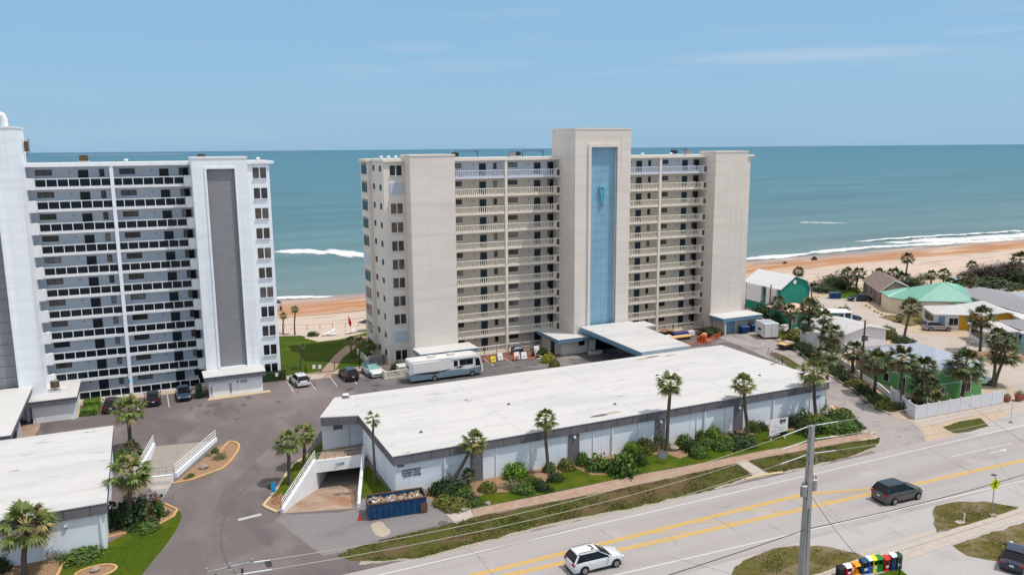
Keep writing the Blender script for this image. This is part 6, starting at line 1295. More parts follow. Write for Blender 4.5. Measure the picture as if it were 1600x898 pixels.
# cargo trailer
t = thing('cargo_trailer', 'tall white enclosed cargo trailer parked by the wooden fence', 'trailer', (93.2, 98.6, 0), 0)
a, c, d_ = G(1193.5, 530.3), G(1216.5, 529.3), G(1181.4, 523); ang = math.atan2(c.y-a.y, c.x-a.x); wd = (c-a).length; ln_ = (d_-a).length; t.location = (a.x, a.y, 0.02); t.rotation_euler = (0, 0, ang)
MB().box(0, wd, 0, ln_, .35, 2.75, 'rv_white').build('body', t); MB().box(.15, wd-.15, .8, 3.0, 2.752, 2.80, 'roof_bluegrey').build('roof_panel', t)
MB().box(-.01, 0, .6, ln_*.8, 1.1, 1.9, 'sign_white').box(-.02, -.01, 1.2, ln_*.7, 1.3, 1.7, 'car_wine').build('side_lettering_panel', t)
MB().box(wd/2-.02, wd/2+.02, -.012, 0, .4, 2.7, 'metal_grey').box(.04, .1, -.02, 0, .4, 2.7, 'metal_grey').box(wd-.1, wd-.04, -.02, 0, .4, 2.7, 'metal_grey').build('rear_door', t)
for x in (0, wd-.2):
    for y in (ln_*.42, ln_*.6): MB().cyl((x, y, .33), .33, .2, 'rubber', 'x', 16).build('wheel', t, 40)
g_ = G(1233, 545); t = thing('flatbed_trailer', 'small flatbed trailer loaded with cream sheets beside the cargo trailer', 'trailer', (g_.x-.6, g_.y+.3, .02), R(10))
MB().box(-1.3, 1.3, -.9, .9, .5, .6, 'metal_dark').build('bed', t); MB().box(-1.25, .2, -.8, .8, .9, 1.0, 'plywood').box(.1, 1.4, -.85, .75, .85, 1.15, 'debris').box(-.6, .6, -.5, .5, .6, .88, 'debris').build('load', t)
for s_ in (-1, 1): MB().cyl((0, s_*.98-.1, .3), .3, .2, 'rubber', 'y', 16).build('wheel', t, 40)
MB().tube([(1.3, 0, .5), (2.6, -.2, .3)], .05, 'metal_dark', 6).build('tow_bar', t)
g_ = G(1226, 515); t = thing('storage_box', 'low white storage box behind the small trailer', 'box', (g_.x, g_.y, 0), R(8)); MB().box(-.7, .7, -.5, .5, 0, .8, 'paint_white').box(-.75, .75, -.55, .55, .8, .9, 'roof_clean').build('box', t)
def bin_(x, y, lab):
    t = thing('refuse_bin', lab, 'dumpster', (x, y, .02), 0, 'blue bins at the refuse room'); MB().loft([[(-.75, -.5, .15), (.75, -.5, .15), (.75, .5, .15), (-.75, .5, .15)], [(-.85, -.6, 1.2), (.85, -.6, 1.2), (.85, .6, 1.4), (-.85, .6, 1.4)]], 'bin_blue').build('bin_body', t); MB().loft([[(-.88, -.64, 1.2), (.88, -.64, 1.2), (.88, .62, 1.41), (-.88, .62, 1.41)], [(-.8, -.5, 1.3), (.8, -.5, 1.3), (.8, .55, 1.5), (-.8, .55, 1.5)]], 'bin_lid').build('lid', t)
bin_(97.0, 110.6, 'blue wheeled bin nearest the slate door'); bin_(99.6, 111.0, 'blue bin in the middle of the three'); bin_(101.3, 110.8, 'blue bin farthest right of the three')

# ================================================================== FENCES, POLES, WIRES
def rail_fence(name, label, P, h, m_, posts=1.6, rails=(.1, .95), pick=0, cat='fence', rr=.03, gate=None):
    t = thing(name, label, cat, (0, 0, 0)); b = MB(); pb = MB()
    for i in range(len(P)-1):
        a, c = Vector((*P[i][:2], 0)), Vector((*P[i+1][:2], 0)); L = (c-a).length; n_ = max(1, round(L/posts))
        for k in range(n_+1): p = a.lerp(c, k/n_); pb.box(p.x-rr*1.5, p.x+rr*1.5, p.y-rr*1.5, p.y+rr*1.5, 0, h, m_)
        for r_ in rails: b.tube([a+Vector((0, 0, h*r_)), c+Vector((0, 0, h*r_))], rr, m_, 4)
        if pick:
            for k in range(int(L/pick)): p = a.lerp(c, (k+.5)*pick/L); b.tube([p+Vector((0, 0, h*rails[0])), p+Vector((0, 0, h*rails[-1]))], .008, m_, 3, False)
    b.build('rail', t); pb.build('post', t); return t
fp = px((438, 588), (478, 585), (523, 580), (562, 576), (600, 570))
rail_fence('metal_fence', 'thin black metal fence between lawn and parking', fp, 1.5, 'metal_dark', 2.6, (.08, .97), .16)
for x, lab in ((491, 'left white notice on the lawn fence gate'), (500, 'right white notice on the lawn fence gate')):
    c = G(x, 583.5); t = thing('notice_sign', lab, 'sign', (c.x, c.y-.08, 1.1)); MB().box(-.22, .22, -.02, .02, -.3, .3, 'sign_white').build('panel', t)
# precast balustrade enclosure left of the motorhome
t = thing('balustrade', 'cream precast balustrade around the sunken yard beside the motorhome', 'balustrade'); b = MB(); P = [Vector((30.35, 115.9, 0)), Vector((30.45, 111.0, 0)), Vector((33.6, 111.1, 0))]
for i in range(2):
    a, c = P[i], P[i+1]; d = (c-a).normalized(); nn = Vector((-d.y, d.x, 0))*.08; L = (c-a).length
    for z0, z1 in ((0, .16), (.95, 1.1)): b.prism([tuple((a-nn)[:2]), tuple((c-nn)[:2]), tuple((c+nn)[:2]), tuple((a+nn)[:2])], z0, z1+.002*i, 'cream')
    for k in range(int(L/.24)): p = a+d*(k+.5)*.24; b.tube([p+Vector((0, 0, .16)), p+Vector((0, 0, .5)), p+Vector((0, 0, .95))], [.05, .085, .05], 'cream', 6)
for p in P: b.box(p.x-.14, p.x+.14, p.y-.14, p.y+.14, 0, 1.15, 'cream')
b.build('baluster', t, 40)
t = thing('storage_locker', 'cream box locker behind the balustrade', 'locker', (33.9, 112.9, 0)); MB().box(-.9, 1.0, -.8, .9, 0, 1.15, 'cream').box(-1.0, 1.1, -.9, 1.0, 1.15, 1.25, 'roof_clean').build('box', t)
MB_ = thing('garden_wall', 'grey low wall beside the beige wing on the lawn side', 'wall'); MB().box(30.2, 33.0, 119.4, 119.65, 0, 1.5, 'panel_grey').box(30.2, 30.45, 119.66, 127, 0, .9, 'cream').build('wall', MB_)
# wooden fence behind the trailer
t = thing('wooden_fence', 'weathered wooden fence running behind the cargo trailer', 'fence'); b = MB(); mat('fence_wood', s2l(176, 166, 148), .9, .12, 3)
P = [(104.6, 121.5), (103.2, 113.5), (99.6, 104.3)]
for i in range(2):
    a, c = Vector((*P[i], 0)), Vector((*P[i+1], 0)); d = (c-a).normalized(); nn = Vector((-d.y, d.x, 0))*.03; L = (c-a).length; n_ = int(L/.16)
    for k in range(n_): p = a+d*k*.16; q_ = p+d*.145; b.prism([tuple((p-nn)[:2]), tuple((q_-nn)[:2]), tuple((q_+nn)[:2]), tuple((p+nn)[:2])], 0, 1.8+random.uniform(-.03, .03), 'fence_wood')
    b.prism([tuple((a-nn*3)[:2]), tuple((c-nn*3)[:2]), tuple((c+nn*3)[:2]), tuple((a+nn*3)[:2])], 1.83, 1.9, 'concrete')
b.build('plank', t)
# white vinyl fence round the green house
t = thing('vinyl_fence', 'white vinyl panel fence around the green house', 'fence')
fpts = [G(1391, 625), G(1430, 655), G(1566, 630)]; spans = [(fpts[0], fpts[1], 4), (fpts[1], fpts[2], 8)]
for a, c, n_ in spans:
    d = (c-a).normalized(); nn = Vector((-d.y, d.x, 0))*.03; L = (c-a).length/n_
    for k in range(n_):
        p, q_ = a+d*(k*L+.07), a+d*((k+1)*L-.07); b = MB(); b.prism([tuple((p-nn)[:2]), tuple((q_-nn)[:2]), tuple((q_+nn)[:2]), tuple((p+nn)[:2])], .05, 1.75, 'fence_white')
        for j in range(12): s_ = p.lerp(q_, (j+.5)/12); b.prism([tuple((s_-nn*1.2-d*.012)[:2]), tuple((s_-nn*1.2+d*.012)[:2]), tuple((s_+nn*1.2+d*.012)[:2]), tuple((s_+nn*1.2-d*.012)[:2])], .1, 1.7, 'sign_grey')
        b.build('fence_panel', t)
    for k in range(0 if a == fpts[0] else 1, n_+1): p = a+d*(k*L); MB().box(p.x-.07, p.x+.07, p.y-.07, p.y+.07, 0, 1.85, 'fence_white').box(p.x-.09, p.x+.09, p.y-.09, p.y+.09, 1.85, 1.9, 'fence_white').build('post', t)
t = thing('low_curb_wall', 'low white wall along the green house side lawn', 'wall'); b = MB(); P = px((1306, 562), (1330, 578), (1352, 594), (1374, 607), (1391, 622)); band(b, P, .16, 0, .7, 'fence_white'); b.build('wall', t)
t = thing('low_curb_wall', 'low white wall beside the plank shed driveway', 'wall'); b = MB(); band(b, px((1244, 524), (1258, 534), (1284, 552), (1296, 560)), .16, 0, .5, 'fence_white'); b.build('wall', t)
rail_fence('white_rail', 'white rail in front of the black car', px((1336, 471), (1356, 469), (1372, 469)), .8, 'metal_white', 2.5, (.5, 1.0), 0, rr=.05)
rail_fence('metal_handrail', 'metal railing at the grass edge behind the garage end', px((1200, 552), (1222, 570), (1236, 580)), 1.0, 'metal_grey', 1.6, (.5, 1.0))
for i, (x, y) in enumerate(((1352, 478), (1357, 481), (1365, 487), (1370, 489), (1376, 492), (1382, 495))):
    c = G(x, y); t = MB().tube([(0, 0, 0), (.35, -.2, 0)], .14, 'pole_wood', 8).build('log_bollard', None, 40, loc=(c.x, c.y, .12)); tag(t, '%s short log marker along the sandy yard, counted from the street end' % hl[i], 'log', 'log markers')

# big concrete utility pole with transformers
PB = Vector((43.2, 41.6, 0)); PT = AY(1271, 664, 41.6); HT = PT.z
t = thing('utility_pole', 'tall concrete utility pole with two transformers beside the road', 'utility pole', (43.2, 41.6, 0))
MB().loft([[(-.31, -.31, 0), (.31, -.31, 0), (.31, .31, 0), (-.31, .31, 0)], [(-.15, -.15, HT), (.15, -.15, HT), (.15, .15, HT), (-.15, .15, HT)]], 'pole_concrete').build('pole', t)
MB().box(-.1, .1, -.33, -.25, 1.0, 7.0, 'panel_grey').build('conduit', t)
def zat(y): return AY(1266, y, 41.6).z
for s_, yy in ((-1, 763), (1, 757)):
    z = zat(yy); c = Vector((s_*.48, -.05, z)); q = MB().cyl((c.x, c.y, z-.42), .24, .78, 'metal_grey', n=20).cyl((c.x, c.y, z+.36), .25, .05, 'roof_clean', n=20).build('transformer', t, 40)
    MB().cyl((c.x-.1, c.y, z+.41), .04, .3, 'metal_dark', n=8).cyl((c.x+.12, c.y-.05, z+.41), .04, .24, 'metal_dark', n=8).build('bushing', q)
    MB().tube([(c.x+s_*.12, c.y, z+.7), (c.x+s_*.32, c.y, z+.3), (c.x+s_*.25, c.y, z-.45), (0, -.2, z-.6)], .015, 'wire_dark', 5).build('lead', t)
LZ = [HT-.02, zat(687), zat(709)]
for z in LZ: MB().tube([(-.4, 0, z), (.4, 0, z)], .045, 'metal_grey', 8).cyl((-.4, 0, z-.06), .06, .14, 'panel_grey', n=8).cyl((.35, 0, z-.06), .06, .14, 'panel_grey', n=8).build('insulator', t, 40)
for zz, s_ in ((zat(722), -1), (zat(719), 1)): MB().tube([(0, -.1, zz), (s_*.45, -.15, zz+.05)], .03, 'metal_dark', 6).tube([(s_*.45, -.15, zz+.15), (s_*.42, -.15, zz-.25)], .05, 'metal_grey', 8).build('fuse_cutout', t)
def wire(label, a, c, sag, r, m_, cover=None, grp='overhead wires'):
    t = thing('overhead_wire', label, 'wire', (0, 0, 0), 0, grp); a, c = Vector(a), Vector(c); P = [a.lerp(c, u)-Vector((0, 0, 4*sag*u*(1-u))) for u in np.linspace(0, 1, 25)]; MB().tube(P, r, m_, 6).build('cable', t, 60)
    if cover:
        for u0, u1 in cover:
            Q = [a.lerp(c, u)-Vector((0, 0, 4*sag*u*(1-u))) for u in np.linspace(u0, u1, 5)]; MB().tube(Q, r*2, 'wire_cover', 8).build('wire_guard', t, 60)
PX2 = Vector((2.6, 40.6, 0)); LP = [Vector((2.6, 40.6, 12.45)), Vector((2.6, 40.2, 12.1)), Vector((2.6, 41.0, 9.9))]
RP = [Vector((92, 42.0, LZ[0]+.9)), Vector((92, 42.0, LZ[1]+.6)), Vector((92, 42.0, LZ[2]+.4))]
nm = ('top', 'middle', 'lower')
for i in range(3):
    wire('%s pale overhead wire going left from the concrete pole' % nm[i], (42.8, 41.6, LZ[i]), LP[i], (1.15, .95, .75)[i], .017, 'wire', [(.0, .06), (.95, .985)])
    wire('%s pale overhead wire going right from the concrete pole' % nm[i], (43.6, 41.6, LZ[i]), RP[i], (.7, .9, 1.0)[i], .017, 'wire', [(.0, .045)])
zc = zat(822)
wire('dark drooping cable going left from the concrete pole', (43.0, 41.4, zc), (2.6, 40.6, zc-.3), .45, .03, 'wire_dark'); wire('dark drooping cable going right from the concrete pole', (43.4, 41.4, zc), (92, 42, zc+.6), .9, .03, 'wire_dark')
wire('thin dark service cable hanging towards the newspaper boxes', (43.4, 41.5, zat(772)), (G(1425, 940).x, G(1425, 940).y, 0.05), .9, .02, 'wire_dark')
wire('thin service wire running over the vinyl fence', (AY(1500, 621, 66)), (AY(1640, 712, 44)), .3, .015, 'wire_dark')
t = thing('utility_pole', 'concrete pole top with insulators at the bottom edge left', 'utility pole', (2.6, 40.6, 0))
MB().loft([[(-.28, -.28, 0), (.28, -.28, 0), (.28, .28, 0), (-.28, .28, 0)], [(-.15, -.15, 12.3), (.15, -.15, 12.3), (.15, .15, 12.3), (-.15, .15, 12.3)]], 'pole_concrete').build('pole', t)
MB().tube([(-1.2, 0, 12.35), (1.2, 0, 12.4)], .045, 'metal_grey', 8).build('crossarm', t)
for x in (-1.1, .0, 1.1): MB().cyl((x, 0, 12.38), .07, .2, 'panel_grey', n=8).build('insulator', t, 40)
for x in (-.7, .6): MB().cyl((x, -.1, 11.5), .06, .7, 'metal_dark', n=8).build('fuse_cutout', t, 40)
# wooden poles
def woodpole(b_, top_, lab, trans=False, lamp=False):
    g_ = G(*b_); tp = AY(top_[0], top_[1], g_.y); t = thing('wooden_utility_pole', lab, 'utility pole', (g_.x, g_.y, 0)); MB().tube([(0, 0, 0), (tp.x-g_.x, 0, tp.z)], [.17, .11], 'pole_wood', 10).build('pole', t, 40)
    if trans: MB().cyl((.42, -.1, tp.z*.68), .22, .75, 'metal_grey', n=16).cyl((.42, -.1, tp.z*.68+.75), .23, .05, 'roof_clean', n=16).build('transformer', t, 40); MB().tube([(0, 0, tp.z-.6), (.9, 0, tp.z-.5)], .03, 'metal_dark', 6).build('bracket', t)
    if lamp: MB().tube([(tp.x-g_.x, 0, tp.z-.1), (.3, 0, tp.z+.15), (1.0, 0, tp.z+.1)], .05, 'metal_grey', 6).box(.9, 1.5, -.12, .12, tp.z, tp.z+.12, 'metal_grey').tube([(tp.x-g_.x, 0, tp.z-.1), (-.9, 0, tp.z+.1)], .04, 'metal_grey', 6).build('lamp_arm', t, 40)
woodpole((1345, 600), (1352, 500), 'wooden utility pole with a small transformer beside the green house', trans=True)
woodpole((1201, 500), (1205, 444), 'plain wooden pole in front of the teal barn-shaped house')
woodpole((1267, 478), (1269, 449), 'wooden street lamp pole right of the teal barn-shaped house', lamp=True)
woodpole((1561, 478), (1561, 446), 'thin dark pole at the olive house')
# warning sign
g_ = G(1549, 806); tp = AY(1550, 757, g_.y); t = thing('pedestrian_sign', 'lime pedestrian crossing sign on a pole with a small solar panel', 'road sign', (g_.x, g_.y, 0), R(-12))
MB().tube([(0, 0, 0), (0, 0, tp.z+.75)], .04, 'metal_grey', 8).build('post', t); zc = tp.z; b = MB(); s = .62
P = [(0, -s), (s, 0), (0, s), (-s, 0)]; b.loft([[(x, -.06, zc+z) for x, z in P], [(x, -.045, zc+z) for x, z in P]], 'sign_lime'); b.build('sign_face', t)
b = MB(); Y_ = -.066
def pq(pts): b.poly([(x, Y_, zc+z) for x, z in pts], 'black')
pq([(.02+.075*math.cos(v), .33+.075*math.sin(v)) for v in np.linspace(0, 6.28, 12, endpoint=False)]); pq([(-.07, .22), (-.05, -.02), (.08, -.02), (.1, .22)]); pq([(-.05, 0), (-.2, -.36), (-.12, -.38), (.02, -.05)]); pq([(.0, -.02), (.1, -.37), (.18, -.36), (.08, 0)]); pq([(-.06, .2), (-.2, .08), (-.16, .03), (-.02, .13)]); pq([(.08, .2), (.22, .06), (.18, .02), (.05, .12)]); b.build('pedestrian_symbol', t)
MB().box(-.22, .22, .05, .35, tp.z+.78, tp.z+.82, 'metal_dark').build('solar_panel', t)
g_ = G(1506, 814); t = thing('utility_marker', 'short white and orange marker post on the grass island', 'marker post', (g_.x, g_.y, 0)); MB().cyl((0, 0, 0), .06, .9, 'sign_white', n=8).cyl((0, 0, .9), .06, .12, 'cone_red', n=8).build('post', t); MB().box(-.9, -.1, -.3, .3, .03, .06, 'concrete').build('slab', t)
g_ = G(1405, 898); t = thing('marker_post', 'thin dark post beside the green newspaper box', 'post', (g_.x, g_.y, 0)); MB().box(-.04, .04, -.04, .04, 0, 1.1, 'metal_dark').build('post', t)
g_ = G(1579, 660); t = thing('street_sign_post', 'thin pole with a rusty base at the road corner', 'post', (g_.x, g_.y, 0)); MB().tube([(0, 0, 0), (0, 0, 2.4)], .03, 'metal_grey', 6).cyl((0, 0, 0), .22, .08, 'rust', n=12).build('post', t)
# newspaper boxes
NB = [(1311, 'black', 'black newspaper box with an open frame, leftmost', .75), (1322, 'car_rednews', 'crimson newspaper box with a white top', .8), (1336, 'news_orange', 'orange newspaper box on a pedestal', .85), (1348, 'dumpster_blue', 'wide blue newspaper box with a sloped top', 1.1), (1356, 'news_blue', 'blue newspaper box with a pale top', 1.2), (1363, 'news_yellow', 'bright yellow newspaper box between blue and green', 1.2), (1370, 'news_green', 'bright green newspaper box', 1.2), (1381, 'news_red', 'red newspaper box with a dark window on a pedestal', 1.1), (1392, 'news_navy', 'navy newspaper box with a white top', 1.25), (1400, 'news_dgreen', 'dark green newspaper box, rightmost', 1.2)]
for nm_, c in (('car_rednews', (196, 24, 60)), ('news_orange', (246, 160, 30)), ('news_blue', (40, 100, 190)), ('news_yellow', (250, 220, 20)), ('news_green', (20, 130, 50)), ('news_red', (206, 40, 30)), ('news_navy', (36, 60, 110)), ('news_dgreen', (14, 70, 52))): mat(nm_, s2l(*c), .45, .05, 4)
for i, (x, m_, lab, h) in enumerate(NB):
    g_ = G(x, 896-(x-1311)*.13+2); t = thing('newspaper_box', lab, 'newspaper box', (g_.x, g_.y-.1, .03), R(-4), 'newspaper boxes in a row')
    w_ = .27 if i != 3 else .38
    b = MB(); b.loft([[(-w_, -.24, .0), (w_, -.24, .0), (w_, .24, .0), (-w_, .24, .0)], [(-w_, -.24, .06), (w_, -.24, .06), (w_, .24, .06), (-w_, .24, .06)]], m_)
    if i in (2, 7): b.box(-.12, .12, -.12, .12, .06, .5, m_); z0 = .5
    else: z0 = .06
    b.box(-w_*.95, w_*.95, -.22, .22, z0, h-.12, m_); b.build('case', t); b = MB()
    b.loft([[(-w_, -.26, h-.12), (w_, -.26, h-.12), (w_, .26, h-.12), (-w_, .26, h-.12)], [(-w_, -.1, h+.02), (w_, -.1, h+.02), (w_, .26, h+.05), (-w_, .26, h+.05)]], {1: 'sign_white', 4: 'sign_white', 8: 'sign_white'}.get(i, m_)); b.build('hood', t)
    MB().box(-w_*.7, w_*.7, -.235, -.222, h*.55, h*.82, 'car_glass').build('window', t)
    if i % 2: MB().box(-w_*.5, w_*.5, -.235, -.222, h*.25, h*.42, 'sign_white').build('card', t)
# real estate sign and lawn sign
a, c = G(1205, 690), G(1226, 684); m2 = (a+c)/2; w_ = (c-a).length*.5+.18; t = thing('real_estate_sign', 'white real estate sign with black lettering on the front lawn', 'sign', (m2.x, m2.y, 0), math.atan2(c.y-a.y, c.x-a.x)+R(-8))
MB().box(-w_, w_, -.03, .03, .45, 2.55, 'sign_white').build('panel', t); MB().box(-w_+.2, -w_+.3, -.05, .05, 0, .45, 'metal_white').box(w_-.4, w_-.3, -.05, .05, 0, .45, 'metal_white').build('post', t)
text('EW', .62, t, (w_*.42, -.04, 2.2), 'black', bold=.035, ext=.006, sx=.95); 
b = MB(); b.poly([(-w_, -.034, .45), (w_, -.034, .45), (w_, -.034, .95), (0, -.034, .88), (-w_, -.034, .62)], 'black')
for i in range(3): b.box(-w_*.75+i*.42, -w_*.75+i*.42+.34, -.042, -.036, .56+.05*i, .68+.05*i, 'sign_white')
for i, (xa, xb, z) in enumerate(((-.7, -.05, 1.72), (-.6, .7, 1.5), (-.1, .75, 1.3), (-.1, .6, 1.14), (.2, .7, 1.86))): b.box(w_*xa, w_*xb, -.038, -.034, z, z+.05, 'sign_grey')
b.box(-w_*.8, -w_*.3, -.038, -.034, 1.1, 1.22, 'sign_grey'); b.build('printed_lines', t)
a, c = G(1029, 722), G(1041, 725); m2 = (a+c)/2; t = thing('lawn_sign', 'small grey sign board on two wooden posts in the lawn', 'sign', (m2.x, m2.y, 0), R(-62)); MB().box(-.5, .5, -.03, .03, .55, 1.35, 'sign_grey').build('panel', t); MB().box(-.58, -.5, -.04, .04, 0, 1.4, 'wood').box(.5, .58, -.04, .04, 0, 1.4, 'wood').box(-.58, .58, -.045, .045, 1.36, 1.42, 'wood').build('post', t)
g_ = G(433, 598); t = thing('parking_sign', 'small white parking sign at the hedge of the white wing', 'sign', (g_.x, g_.y, 0)); MB().box(-.03, .03, -.03, .03, 0, 1.5, 'metal_dark').build('post', t); MB().box(-.2, .2, -.05, -.03, 1.0, 1.5, 'sign_white').build('panel', t)
g_ = G(428, 776); t = thing('flag_sign', 'small bright blue sign in the ramp lawn strip', 'sign', (g_.x, g_.y, 0), R(20)); mat('sky_blue', s2l(30, 140, 196), .5, .05, 3); MB().box(-.25, .25, -.02, .02, .5, 1.5, 'sky_blue').build('panel', t); MB().box(-.03, .03, .021, .05, 0, .9, 'metal_grey').build('post', t)
for i, (x, y, s_, lab) in enumerate(((1559+10, 627, .55, 'left terracotta pot on the gravel by the road'), (1588, 626, .7, 'largest terracotta pot with a plant'), (1600, 624, .5, 'terracotta pot at the right edge'))):
    g_ = G(x+4, y); t = thing('flower_pot', lab, 'flower pot', (g_.x, g_.y, 0), 0, 'terracotta pots'); MB().cyl((0, 0, 0), s_*.6, s_*1.1, 'terracotta', n=16, r2=s_*.85).cyl((0, 0, s_*1.1), s_*.9, .08, 'terracotta', n=16).build('pot', t, 40); o = bpy.data.objects.new('plant', BM['grey'][0]); COL.objects.link(o); o.parent = t; o.location = (0, 0, s_*1.15); o.scale = (s_*.8,)*2+(s_*.9,)
# ---- renovation work in front of the beige block
def aframe(x, y, m_, lab, h=1.1, w_=.45, rz=0):
    t = thing('a_frame_sign', lab, 'sign', (x, y, .02), R(rz), 'barricade signs'); MB().poly([(-w_, -.35, 0.15), (w_, -.35, .15), (w_*.9, 0, h), (-w_*.9, 0, h)], m_).poly([(w_*.9, 0.01, h), (w_, .35, 0), (-w_, .35, 0), (-w_*.9, 0.01, h)], m_).build('panel', t)
    MB().box(-w_, -w_+.05, -.37, -.3, 0, .3, m_).box(w_-.05, w_, -.37, -.3, 0, .3, m_).build('foot', t); MB().box(-w_*.6, w_*.6, -.27, -.24, .5, .62, 'sign_grey').build('printed_lines', t)
def at(px_, py_): g_ = G(px_, py_); return g_.x, g_.y
aframe(*at(770, 566), 'sign_yellow', 'yellow folding sign nearest the motorhome', 1.0); aframe(*at(781, 563), 'sign_white', 'white folding sign right beside the yellow one', 1.2); aframe(*at(807, 562), 'sign_white', 'white folding sign at the orange post', 1.3, .5); aframe(*at(818, 561), 'sign_white', 'pinkish white folding sign beside the blue crates', 1.2, .5)
aframe(*at(838, 556), 'sign_white', 'tall white sign before the yellow bush', 1.7, .55, 10)
t = thing('barrier_boards', 'white boards and orange frames lying by the tall white sign', 'barrier', (*at(840, 561), .02)); MB().tube([(-1.5, 0, .1), (.5, .5, .6)], .06, 'sign_orange', 6).tube([(-.2, -.2, .1), (1.8, .4, .12)], .07, 'sign_white', 6).tube([(.3, .1, .5), (1.9, -.3, .1)], .07, 'sign_white', 6).tube([(-1.6, .2, 0), (-1.5, .2, 1.0)], .05, 'sign_orange', 6).build('board', t)
t = thing('orange_barricade', 'orange frame barricade between the white signs', 'barrier', (*at(801, 564), .02)); MB().tube([(-.3, 0, 0), (-.1, 0, 1.3)], .06, 'sign_orange', 6).tube([(.3, 0, 0), (-.1, 0, 1.3)], .06, 'sign_orange', 6).tube([(-.2, 0, .7), (1.2, .1, .65)], .05, 'sign_orange', 6).tube([(-.2, 0, .3), (1.2, .1, .25)], .05, 'sign_orange', 6).build('frame', t)
t = thing('covered_machine', 'dark machine under a tarpaulin by the low wall', 'machine', (*at(808, 553), .02)); MB().loft([[(-1, -.6, 0), (1, -.6, 0), (1, .6, 0), (-1, .6, 0)], [(-.9, -.5, .9), (.8, -.5, 1.0), (.8, .5, 1.2), (-.9, .5, 1.0)], [(-.4, -.2, 1.3), (.3, -.2, 1.3), (.3, .3, 1.4), (-.4, .3, 1.4)]], 'car_navy').build('cover', t, 30)
rail_fence('temporary_fence', 'dark mesh temporary fence along the foot of the left corridors', [(46.5, 116.6), (53, 116.9), (58.4, 116.9)], 1.5, 'metal_grey', 2.2, (.1, .5, .97), .35)
rail_fence('temporary_fence', 'dark mesh temporary fence along the foot of the right corridors', [(80.0, 116.7), (86, 116.9), (92.6, 116.8)], 1.5, 'metal_grey', 2.2, (.1, .5, .97), .35)
x, y = at(1060, 531); t = thing('material_pile', 'pile of plywood and wrapped building material on red paving', 'building material', (x, y, .02)); b = MB()
b.box(-1.6, 2.4, -.6, .7, .5, .65, 'plywood').box(-3.6, -1.9, -.5, .5, .1, .5, 'wall_peach').box(-2.6, -1.0, .7, 1.3, .3, .8, 'sign_white').box(0, 3.0, 1.2, 1.8, .3, .9, 'tarp_blue').box(3.0, 4.2, .9, 1.6, .2, 1.0, 'sign_white'); b.build('sheets', t); b = MB()
for i in range(6): b.box(-1.4+i*.7, -1.32+i*.7, -.5, .6, .02, .5, 'wood')
b.build('trestle', t)
x, y = at(1041, 527); t = thing('skip', 'black low skip filled with orange offcuts', 'skip', (x, y, .02)); MB().loft([[(-1, -.7, 0), (1, -.7, 0), (1, .7, 0), (-1, .7, 0)], [(-1.3, -.8, 1.0), (1.3, -.8, 1.0), (1.3, .8, 1.0), (-1.3, .8, 1.0)]], 'black').build('body', t); b = MB()
rs = random.Random(9)
for i in range(26): c = Vector((rs.uniform(-1, 1), rs.uniform(-.6, .6), 1.05+rs.random()*.25)); d = Vector((rs.gauss(0, 1), rs.gauss(0, 1), rs.gauss(0, .3))).normalized()*.45; b.tube([c-d, c+d], .05, rs.choice(['plywood', 'sign_orange', 'wood']), 4)
tag(b.build('offcuts', t), kind='stuff')
x, y = at(1099, 535); t = thing('hose_reel', 'bundle of orange barrier netting standing by the fence', 'netting', (x, y, .02)); MB().cyl((0, 0, 0), .55, 1.3, 'orange_mesh', n=14, r2=.6).cyl((.5, .4, 0), .4, 1.5, 'wall_peach', n=12).cyl((-.6, .5, 0), .35, 1.0, 'orange_mesh', n=12).build('roll', t, 30)
t = thing('barrier_netting', 'sagging orange safety netting before the refuse room', 'netting'); P = [G(1105, 538), G(1116, 531), G(1126, 527)]; b = MB()
for i in range(2):
    a, c = P[i], P[i+1]; n_ = 8
    for k in range(n_):
        u, v = a.lerp(c, k/n_), a.lerp(c, (k+1)/n_)
        for j in range(5): z = .1+j*.22; b.tube([u+Vector((0, 0, z)), v+Vector((0, 0, z))], .03, 'orange_mesh', 3, False)
        b.tube([u+Vector((0, 0, .1)), u+Vector((0, 0, 1.0))], .025, 'orange_mesh', 3, False)
b.build('net', t)
t = thing('barrier_netting', 'orange safety netting in front of the building material', 'netting'); P = [G(1048, 541), G(1075, 540), G(1098, 538)]; b = MB()
for i in range(2):
    a, c = P[i], P[i+1]; n_ = 8
    for k in range(n_):
        u, v = a.lerp(c, k/n_), a.lerp(c, (k+1)/n_)
        for j in range(4): z = .1+j*.18; b.tube([u+Vector((0, 0, z)), v+Vector((0, 0, z))], .025, 'orange_mesh', 3, False)
b.build('net', t)
# debris patch on the canopy edge roof
# ---- beach furniture and people
def lounger(px_, py_, lab, rz=0):
    g_ = G(px_, py_); t = thing('beach_lounger', lab, 'lounger', (g_.x, g_.y, .02), R(rz), 'white loungers on the beach patio'); MB().box(-.9, .4, -.32, .32, .3, .38, 'sign_white').poly([(.4, -.32, .38), (.4, .32, .38), (.95, .32, .85), (.95, -.32, .85)], 'sign_white').build('seat', t)
    for x in (-.8, .3):
        for y in (-.28, .28): MB().box(x-.04, x+.04, y-.04, y+.04, 0, .3, 'sign_white').build('leg', t)
for i, (x, y, r_, lab) in enumerate(((512, 524, 10, 'white lounger leftmost on the beach patio'), (517, 521, 30, 'white lounger second from left on the patio'), (521, 524, -10, 'white lounger third from left on the patio'), (547, 521, 20, 'white lounger left of the red umbrella'), (553, 520, -15, 'white lounger right of the red umbrella'))): lounger(x, y, lab, r_)
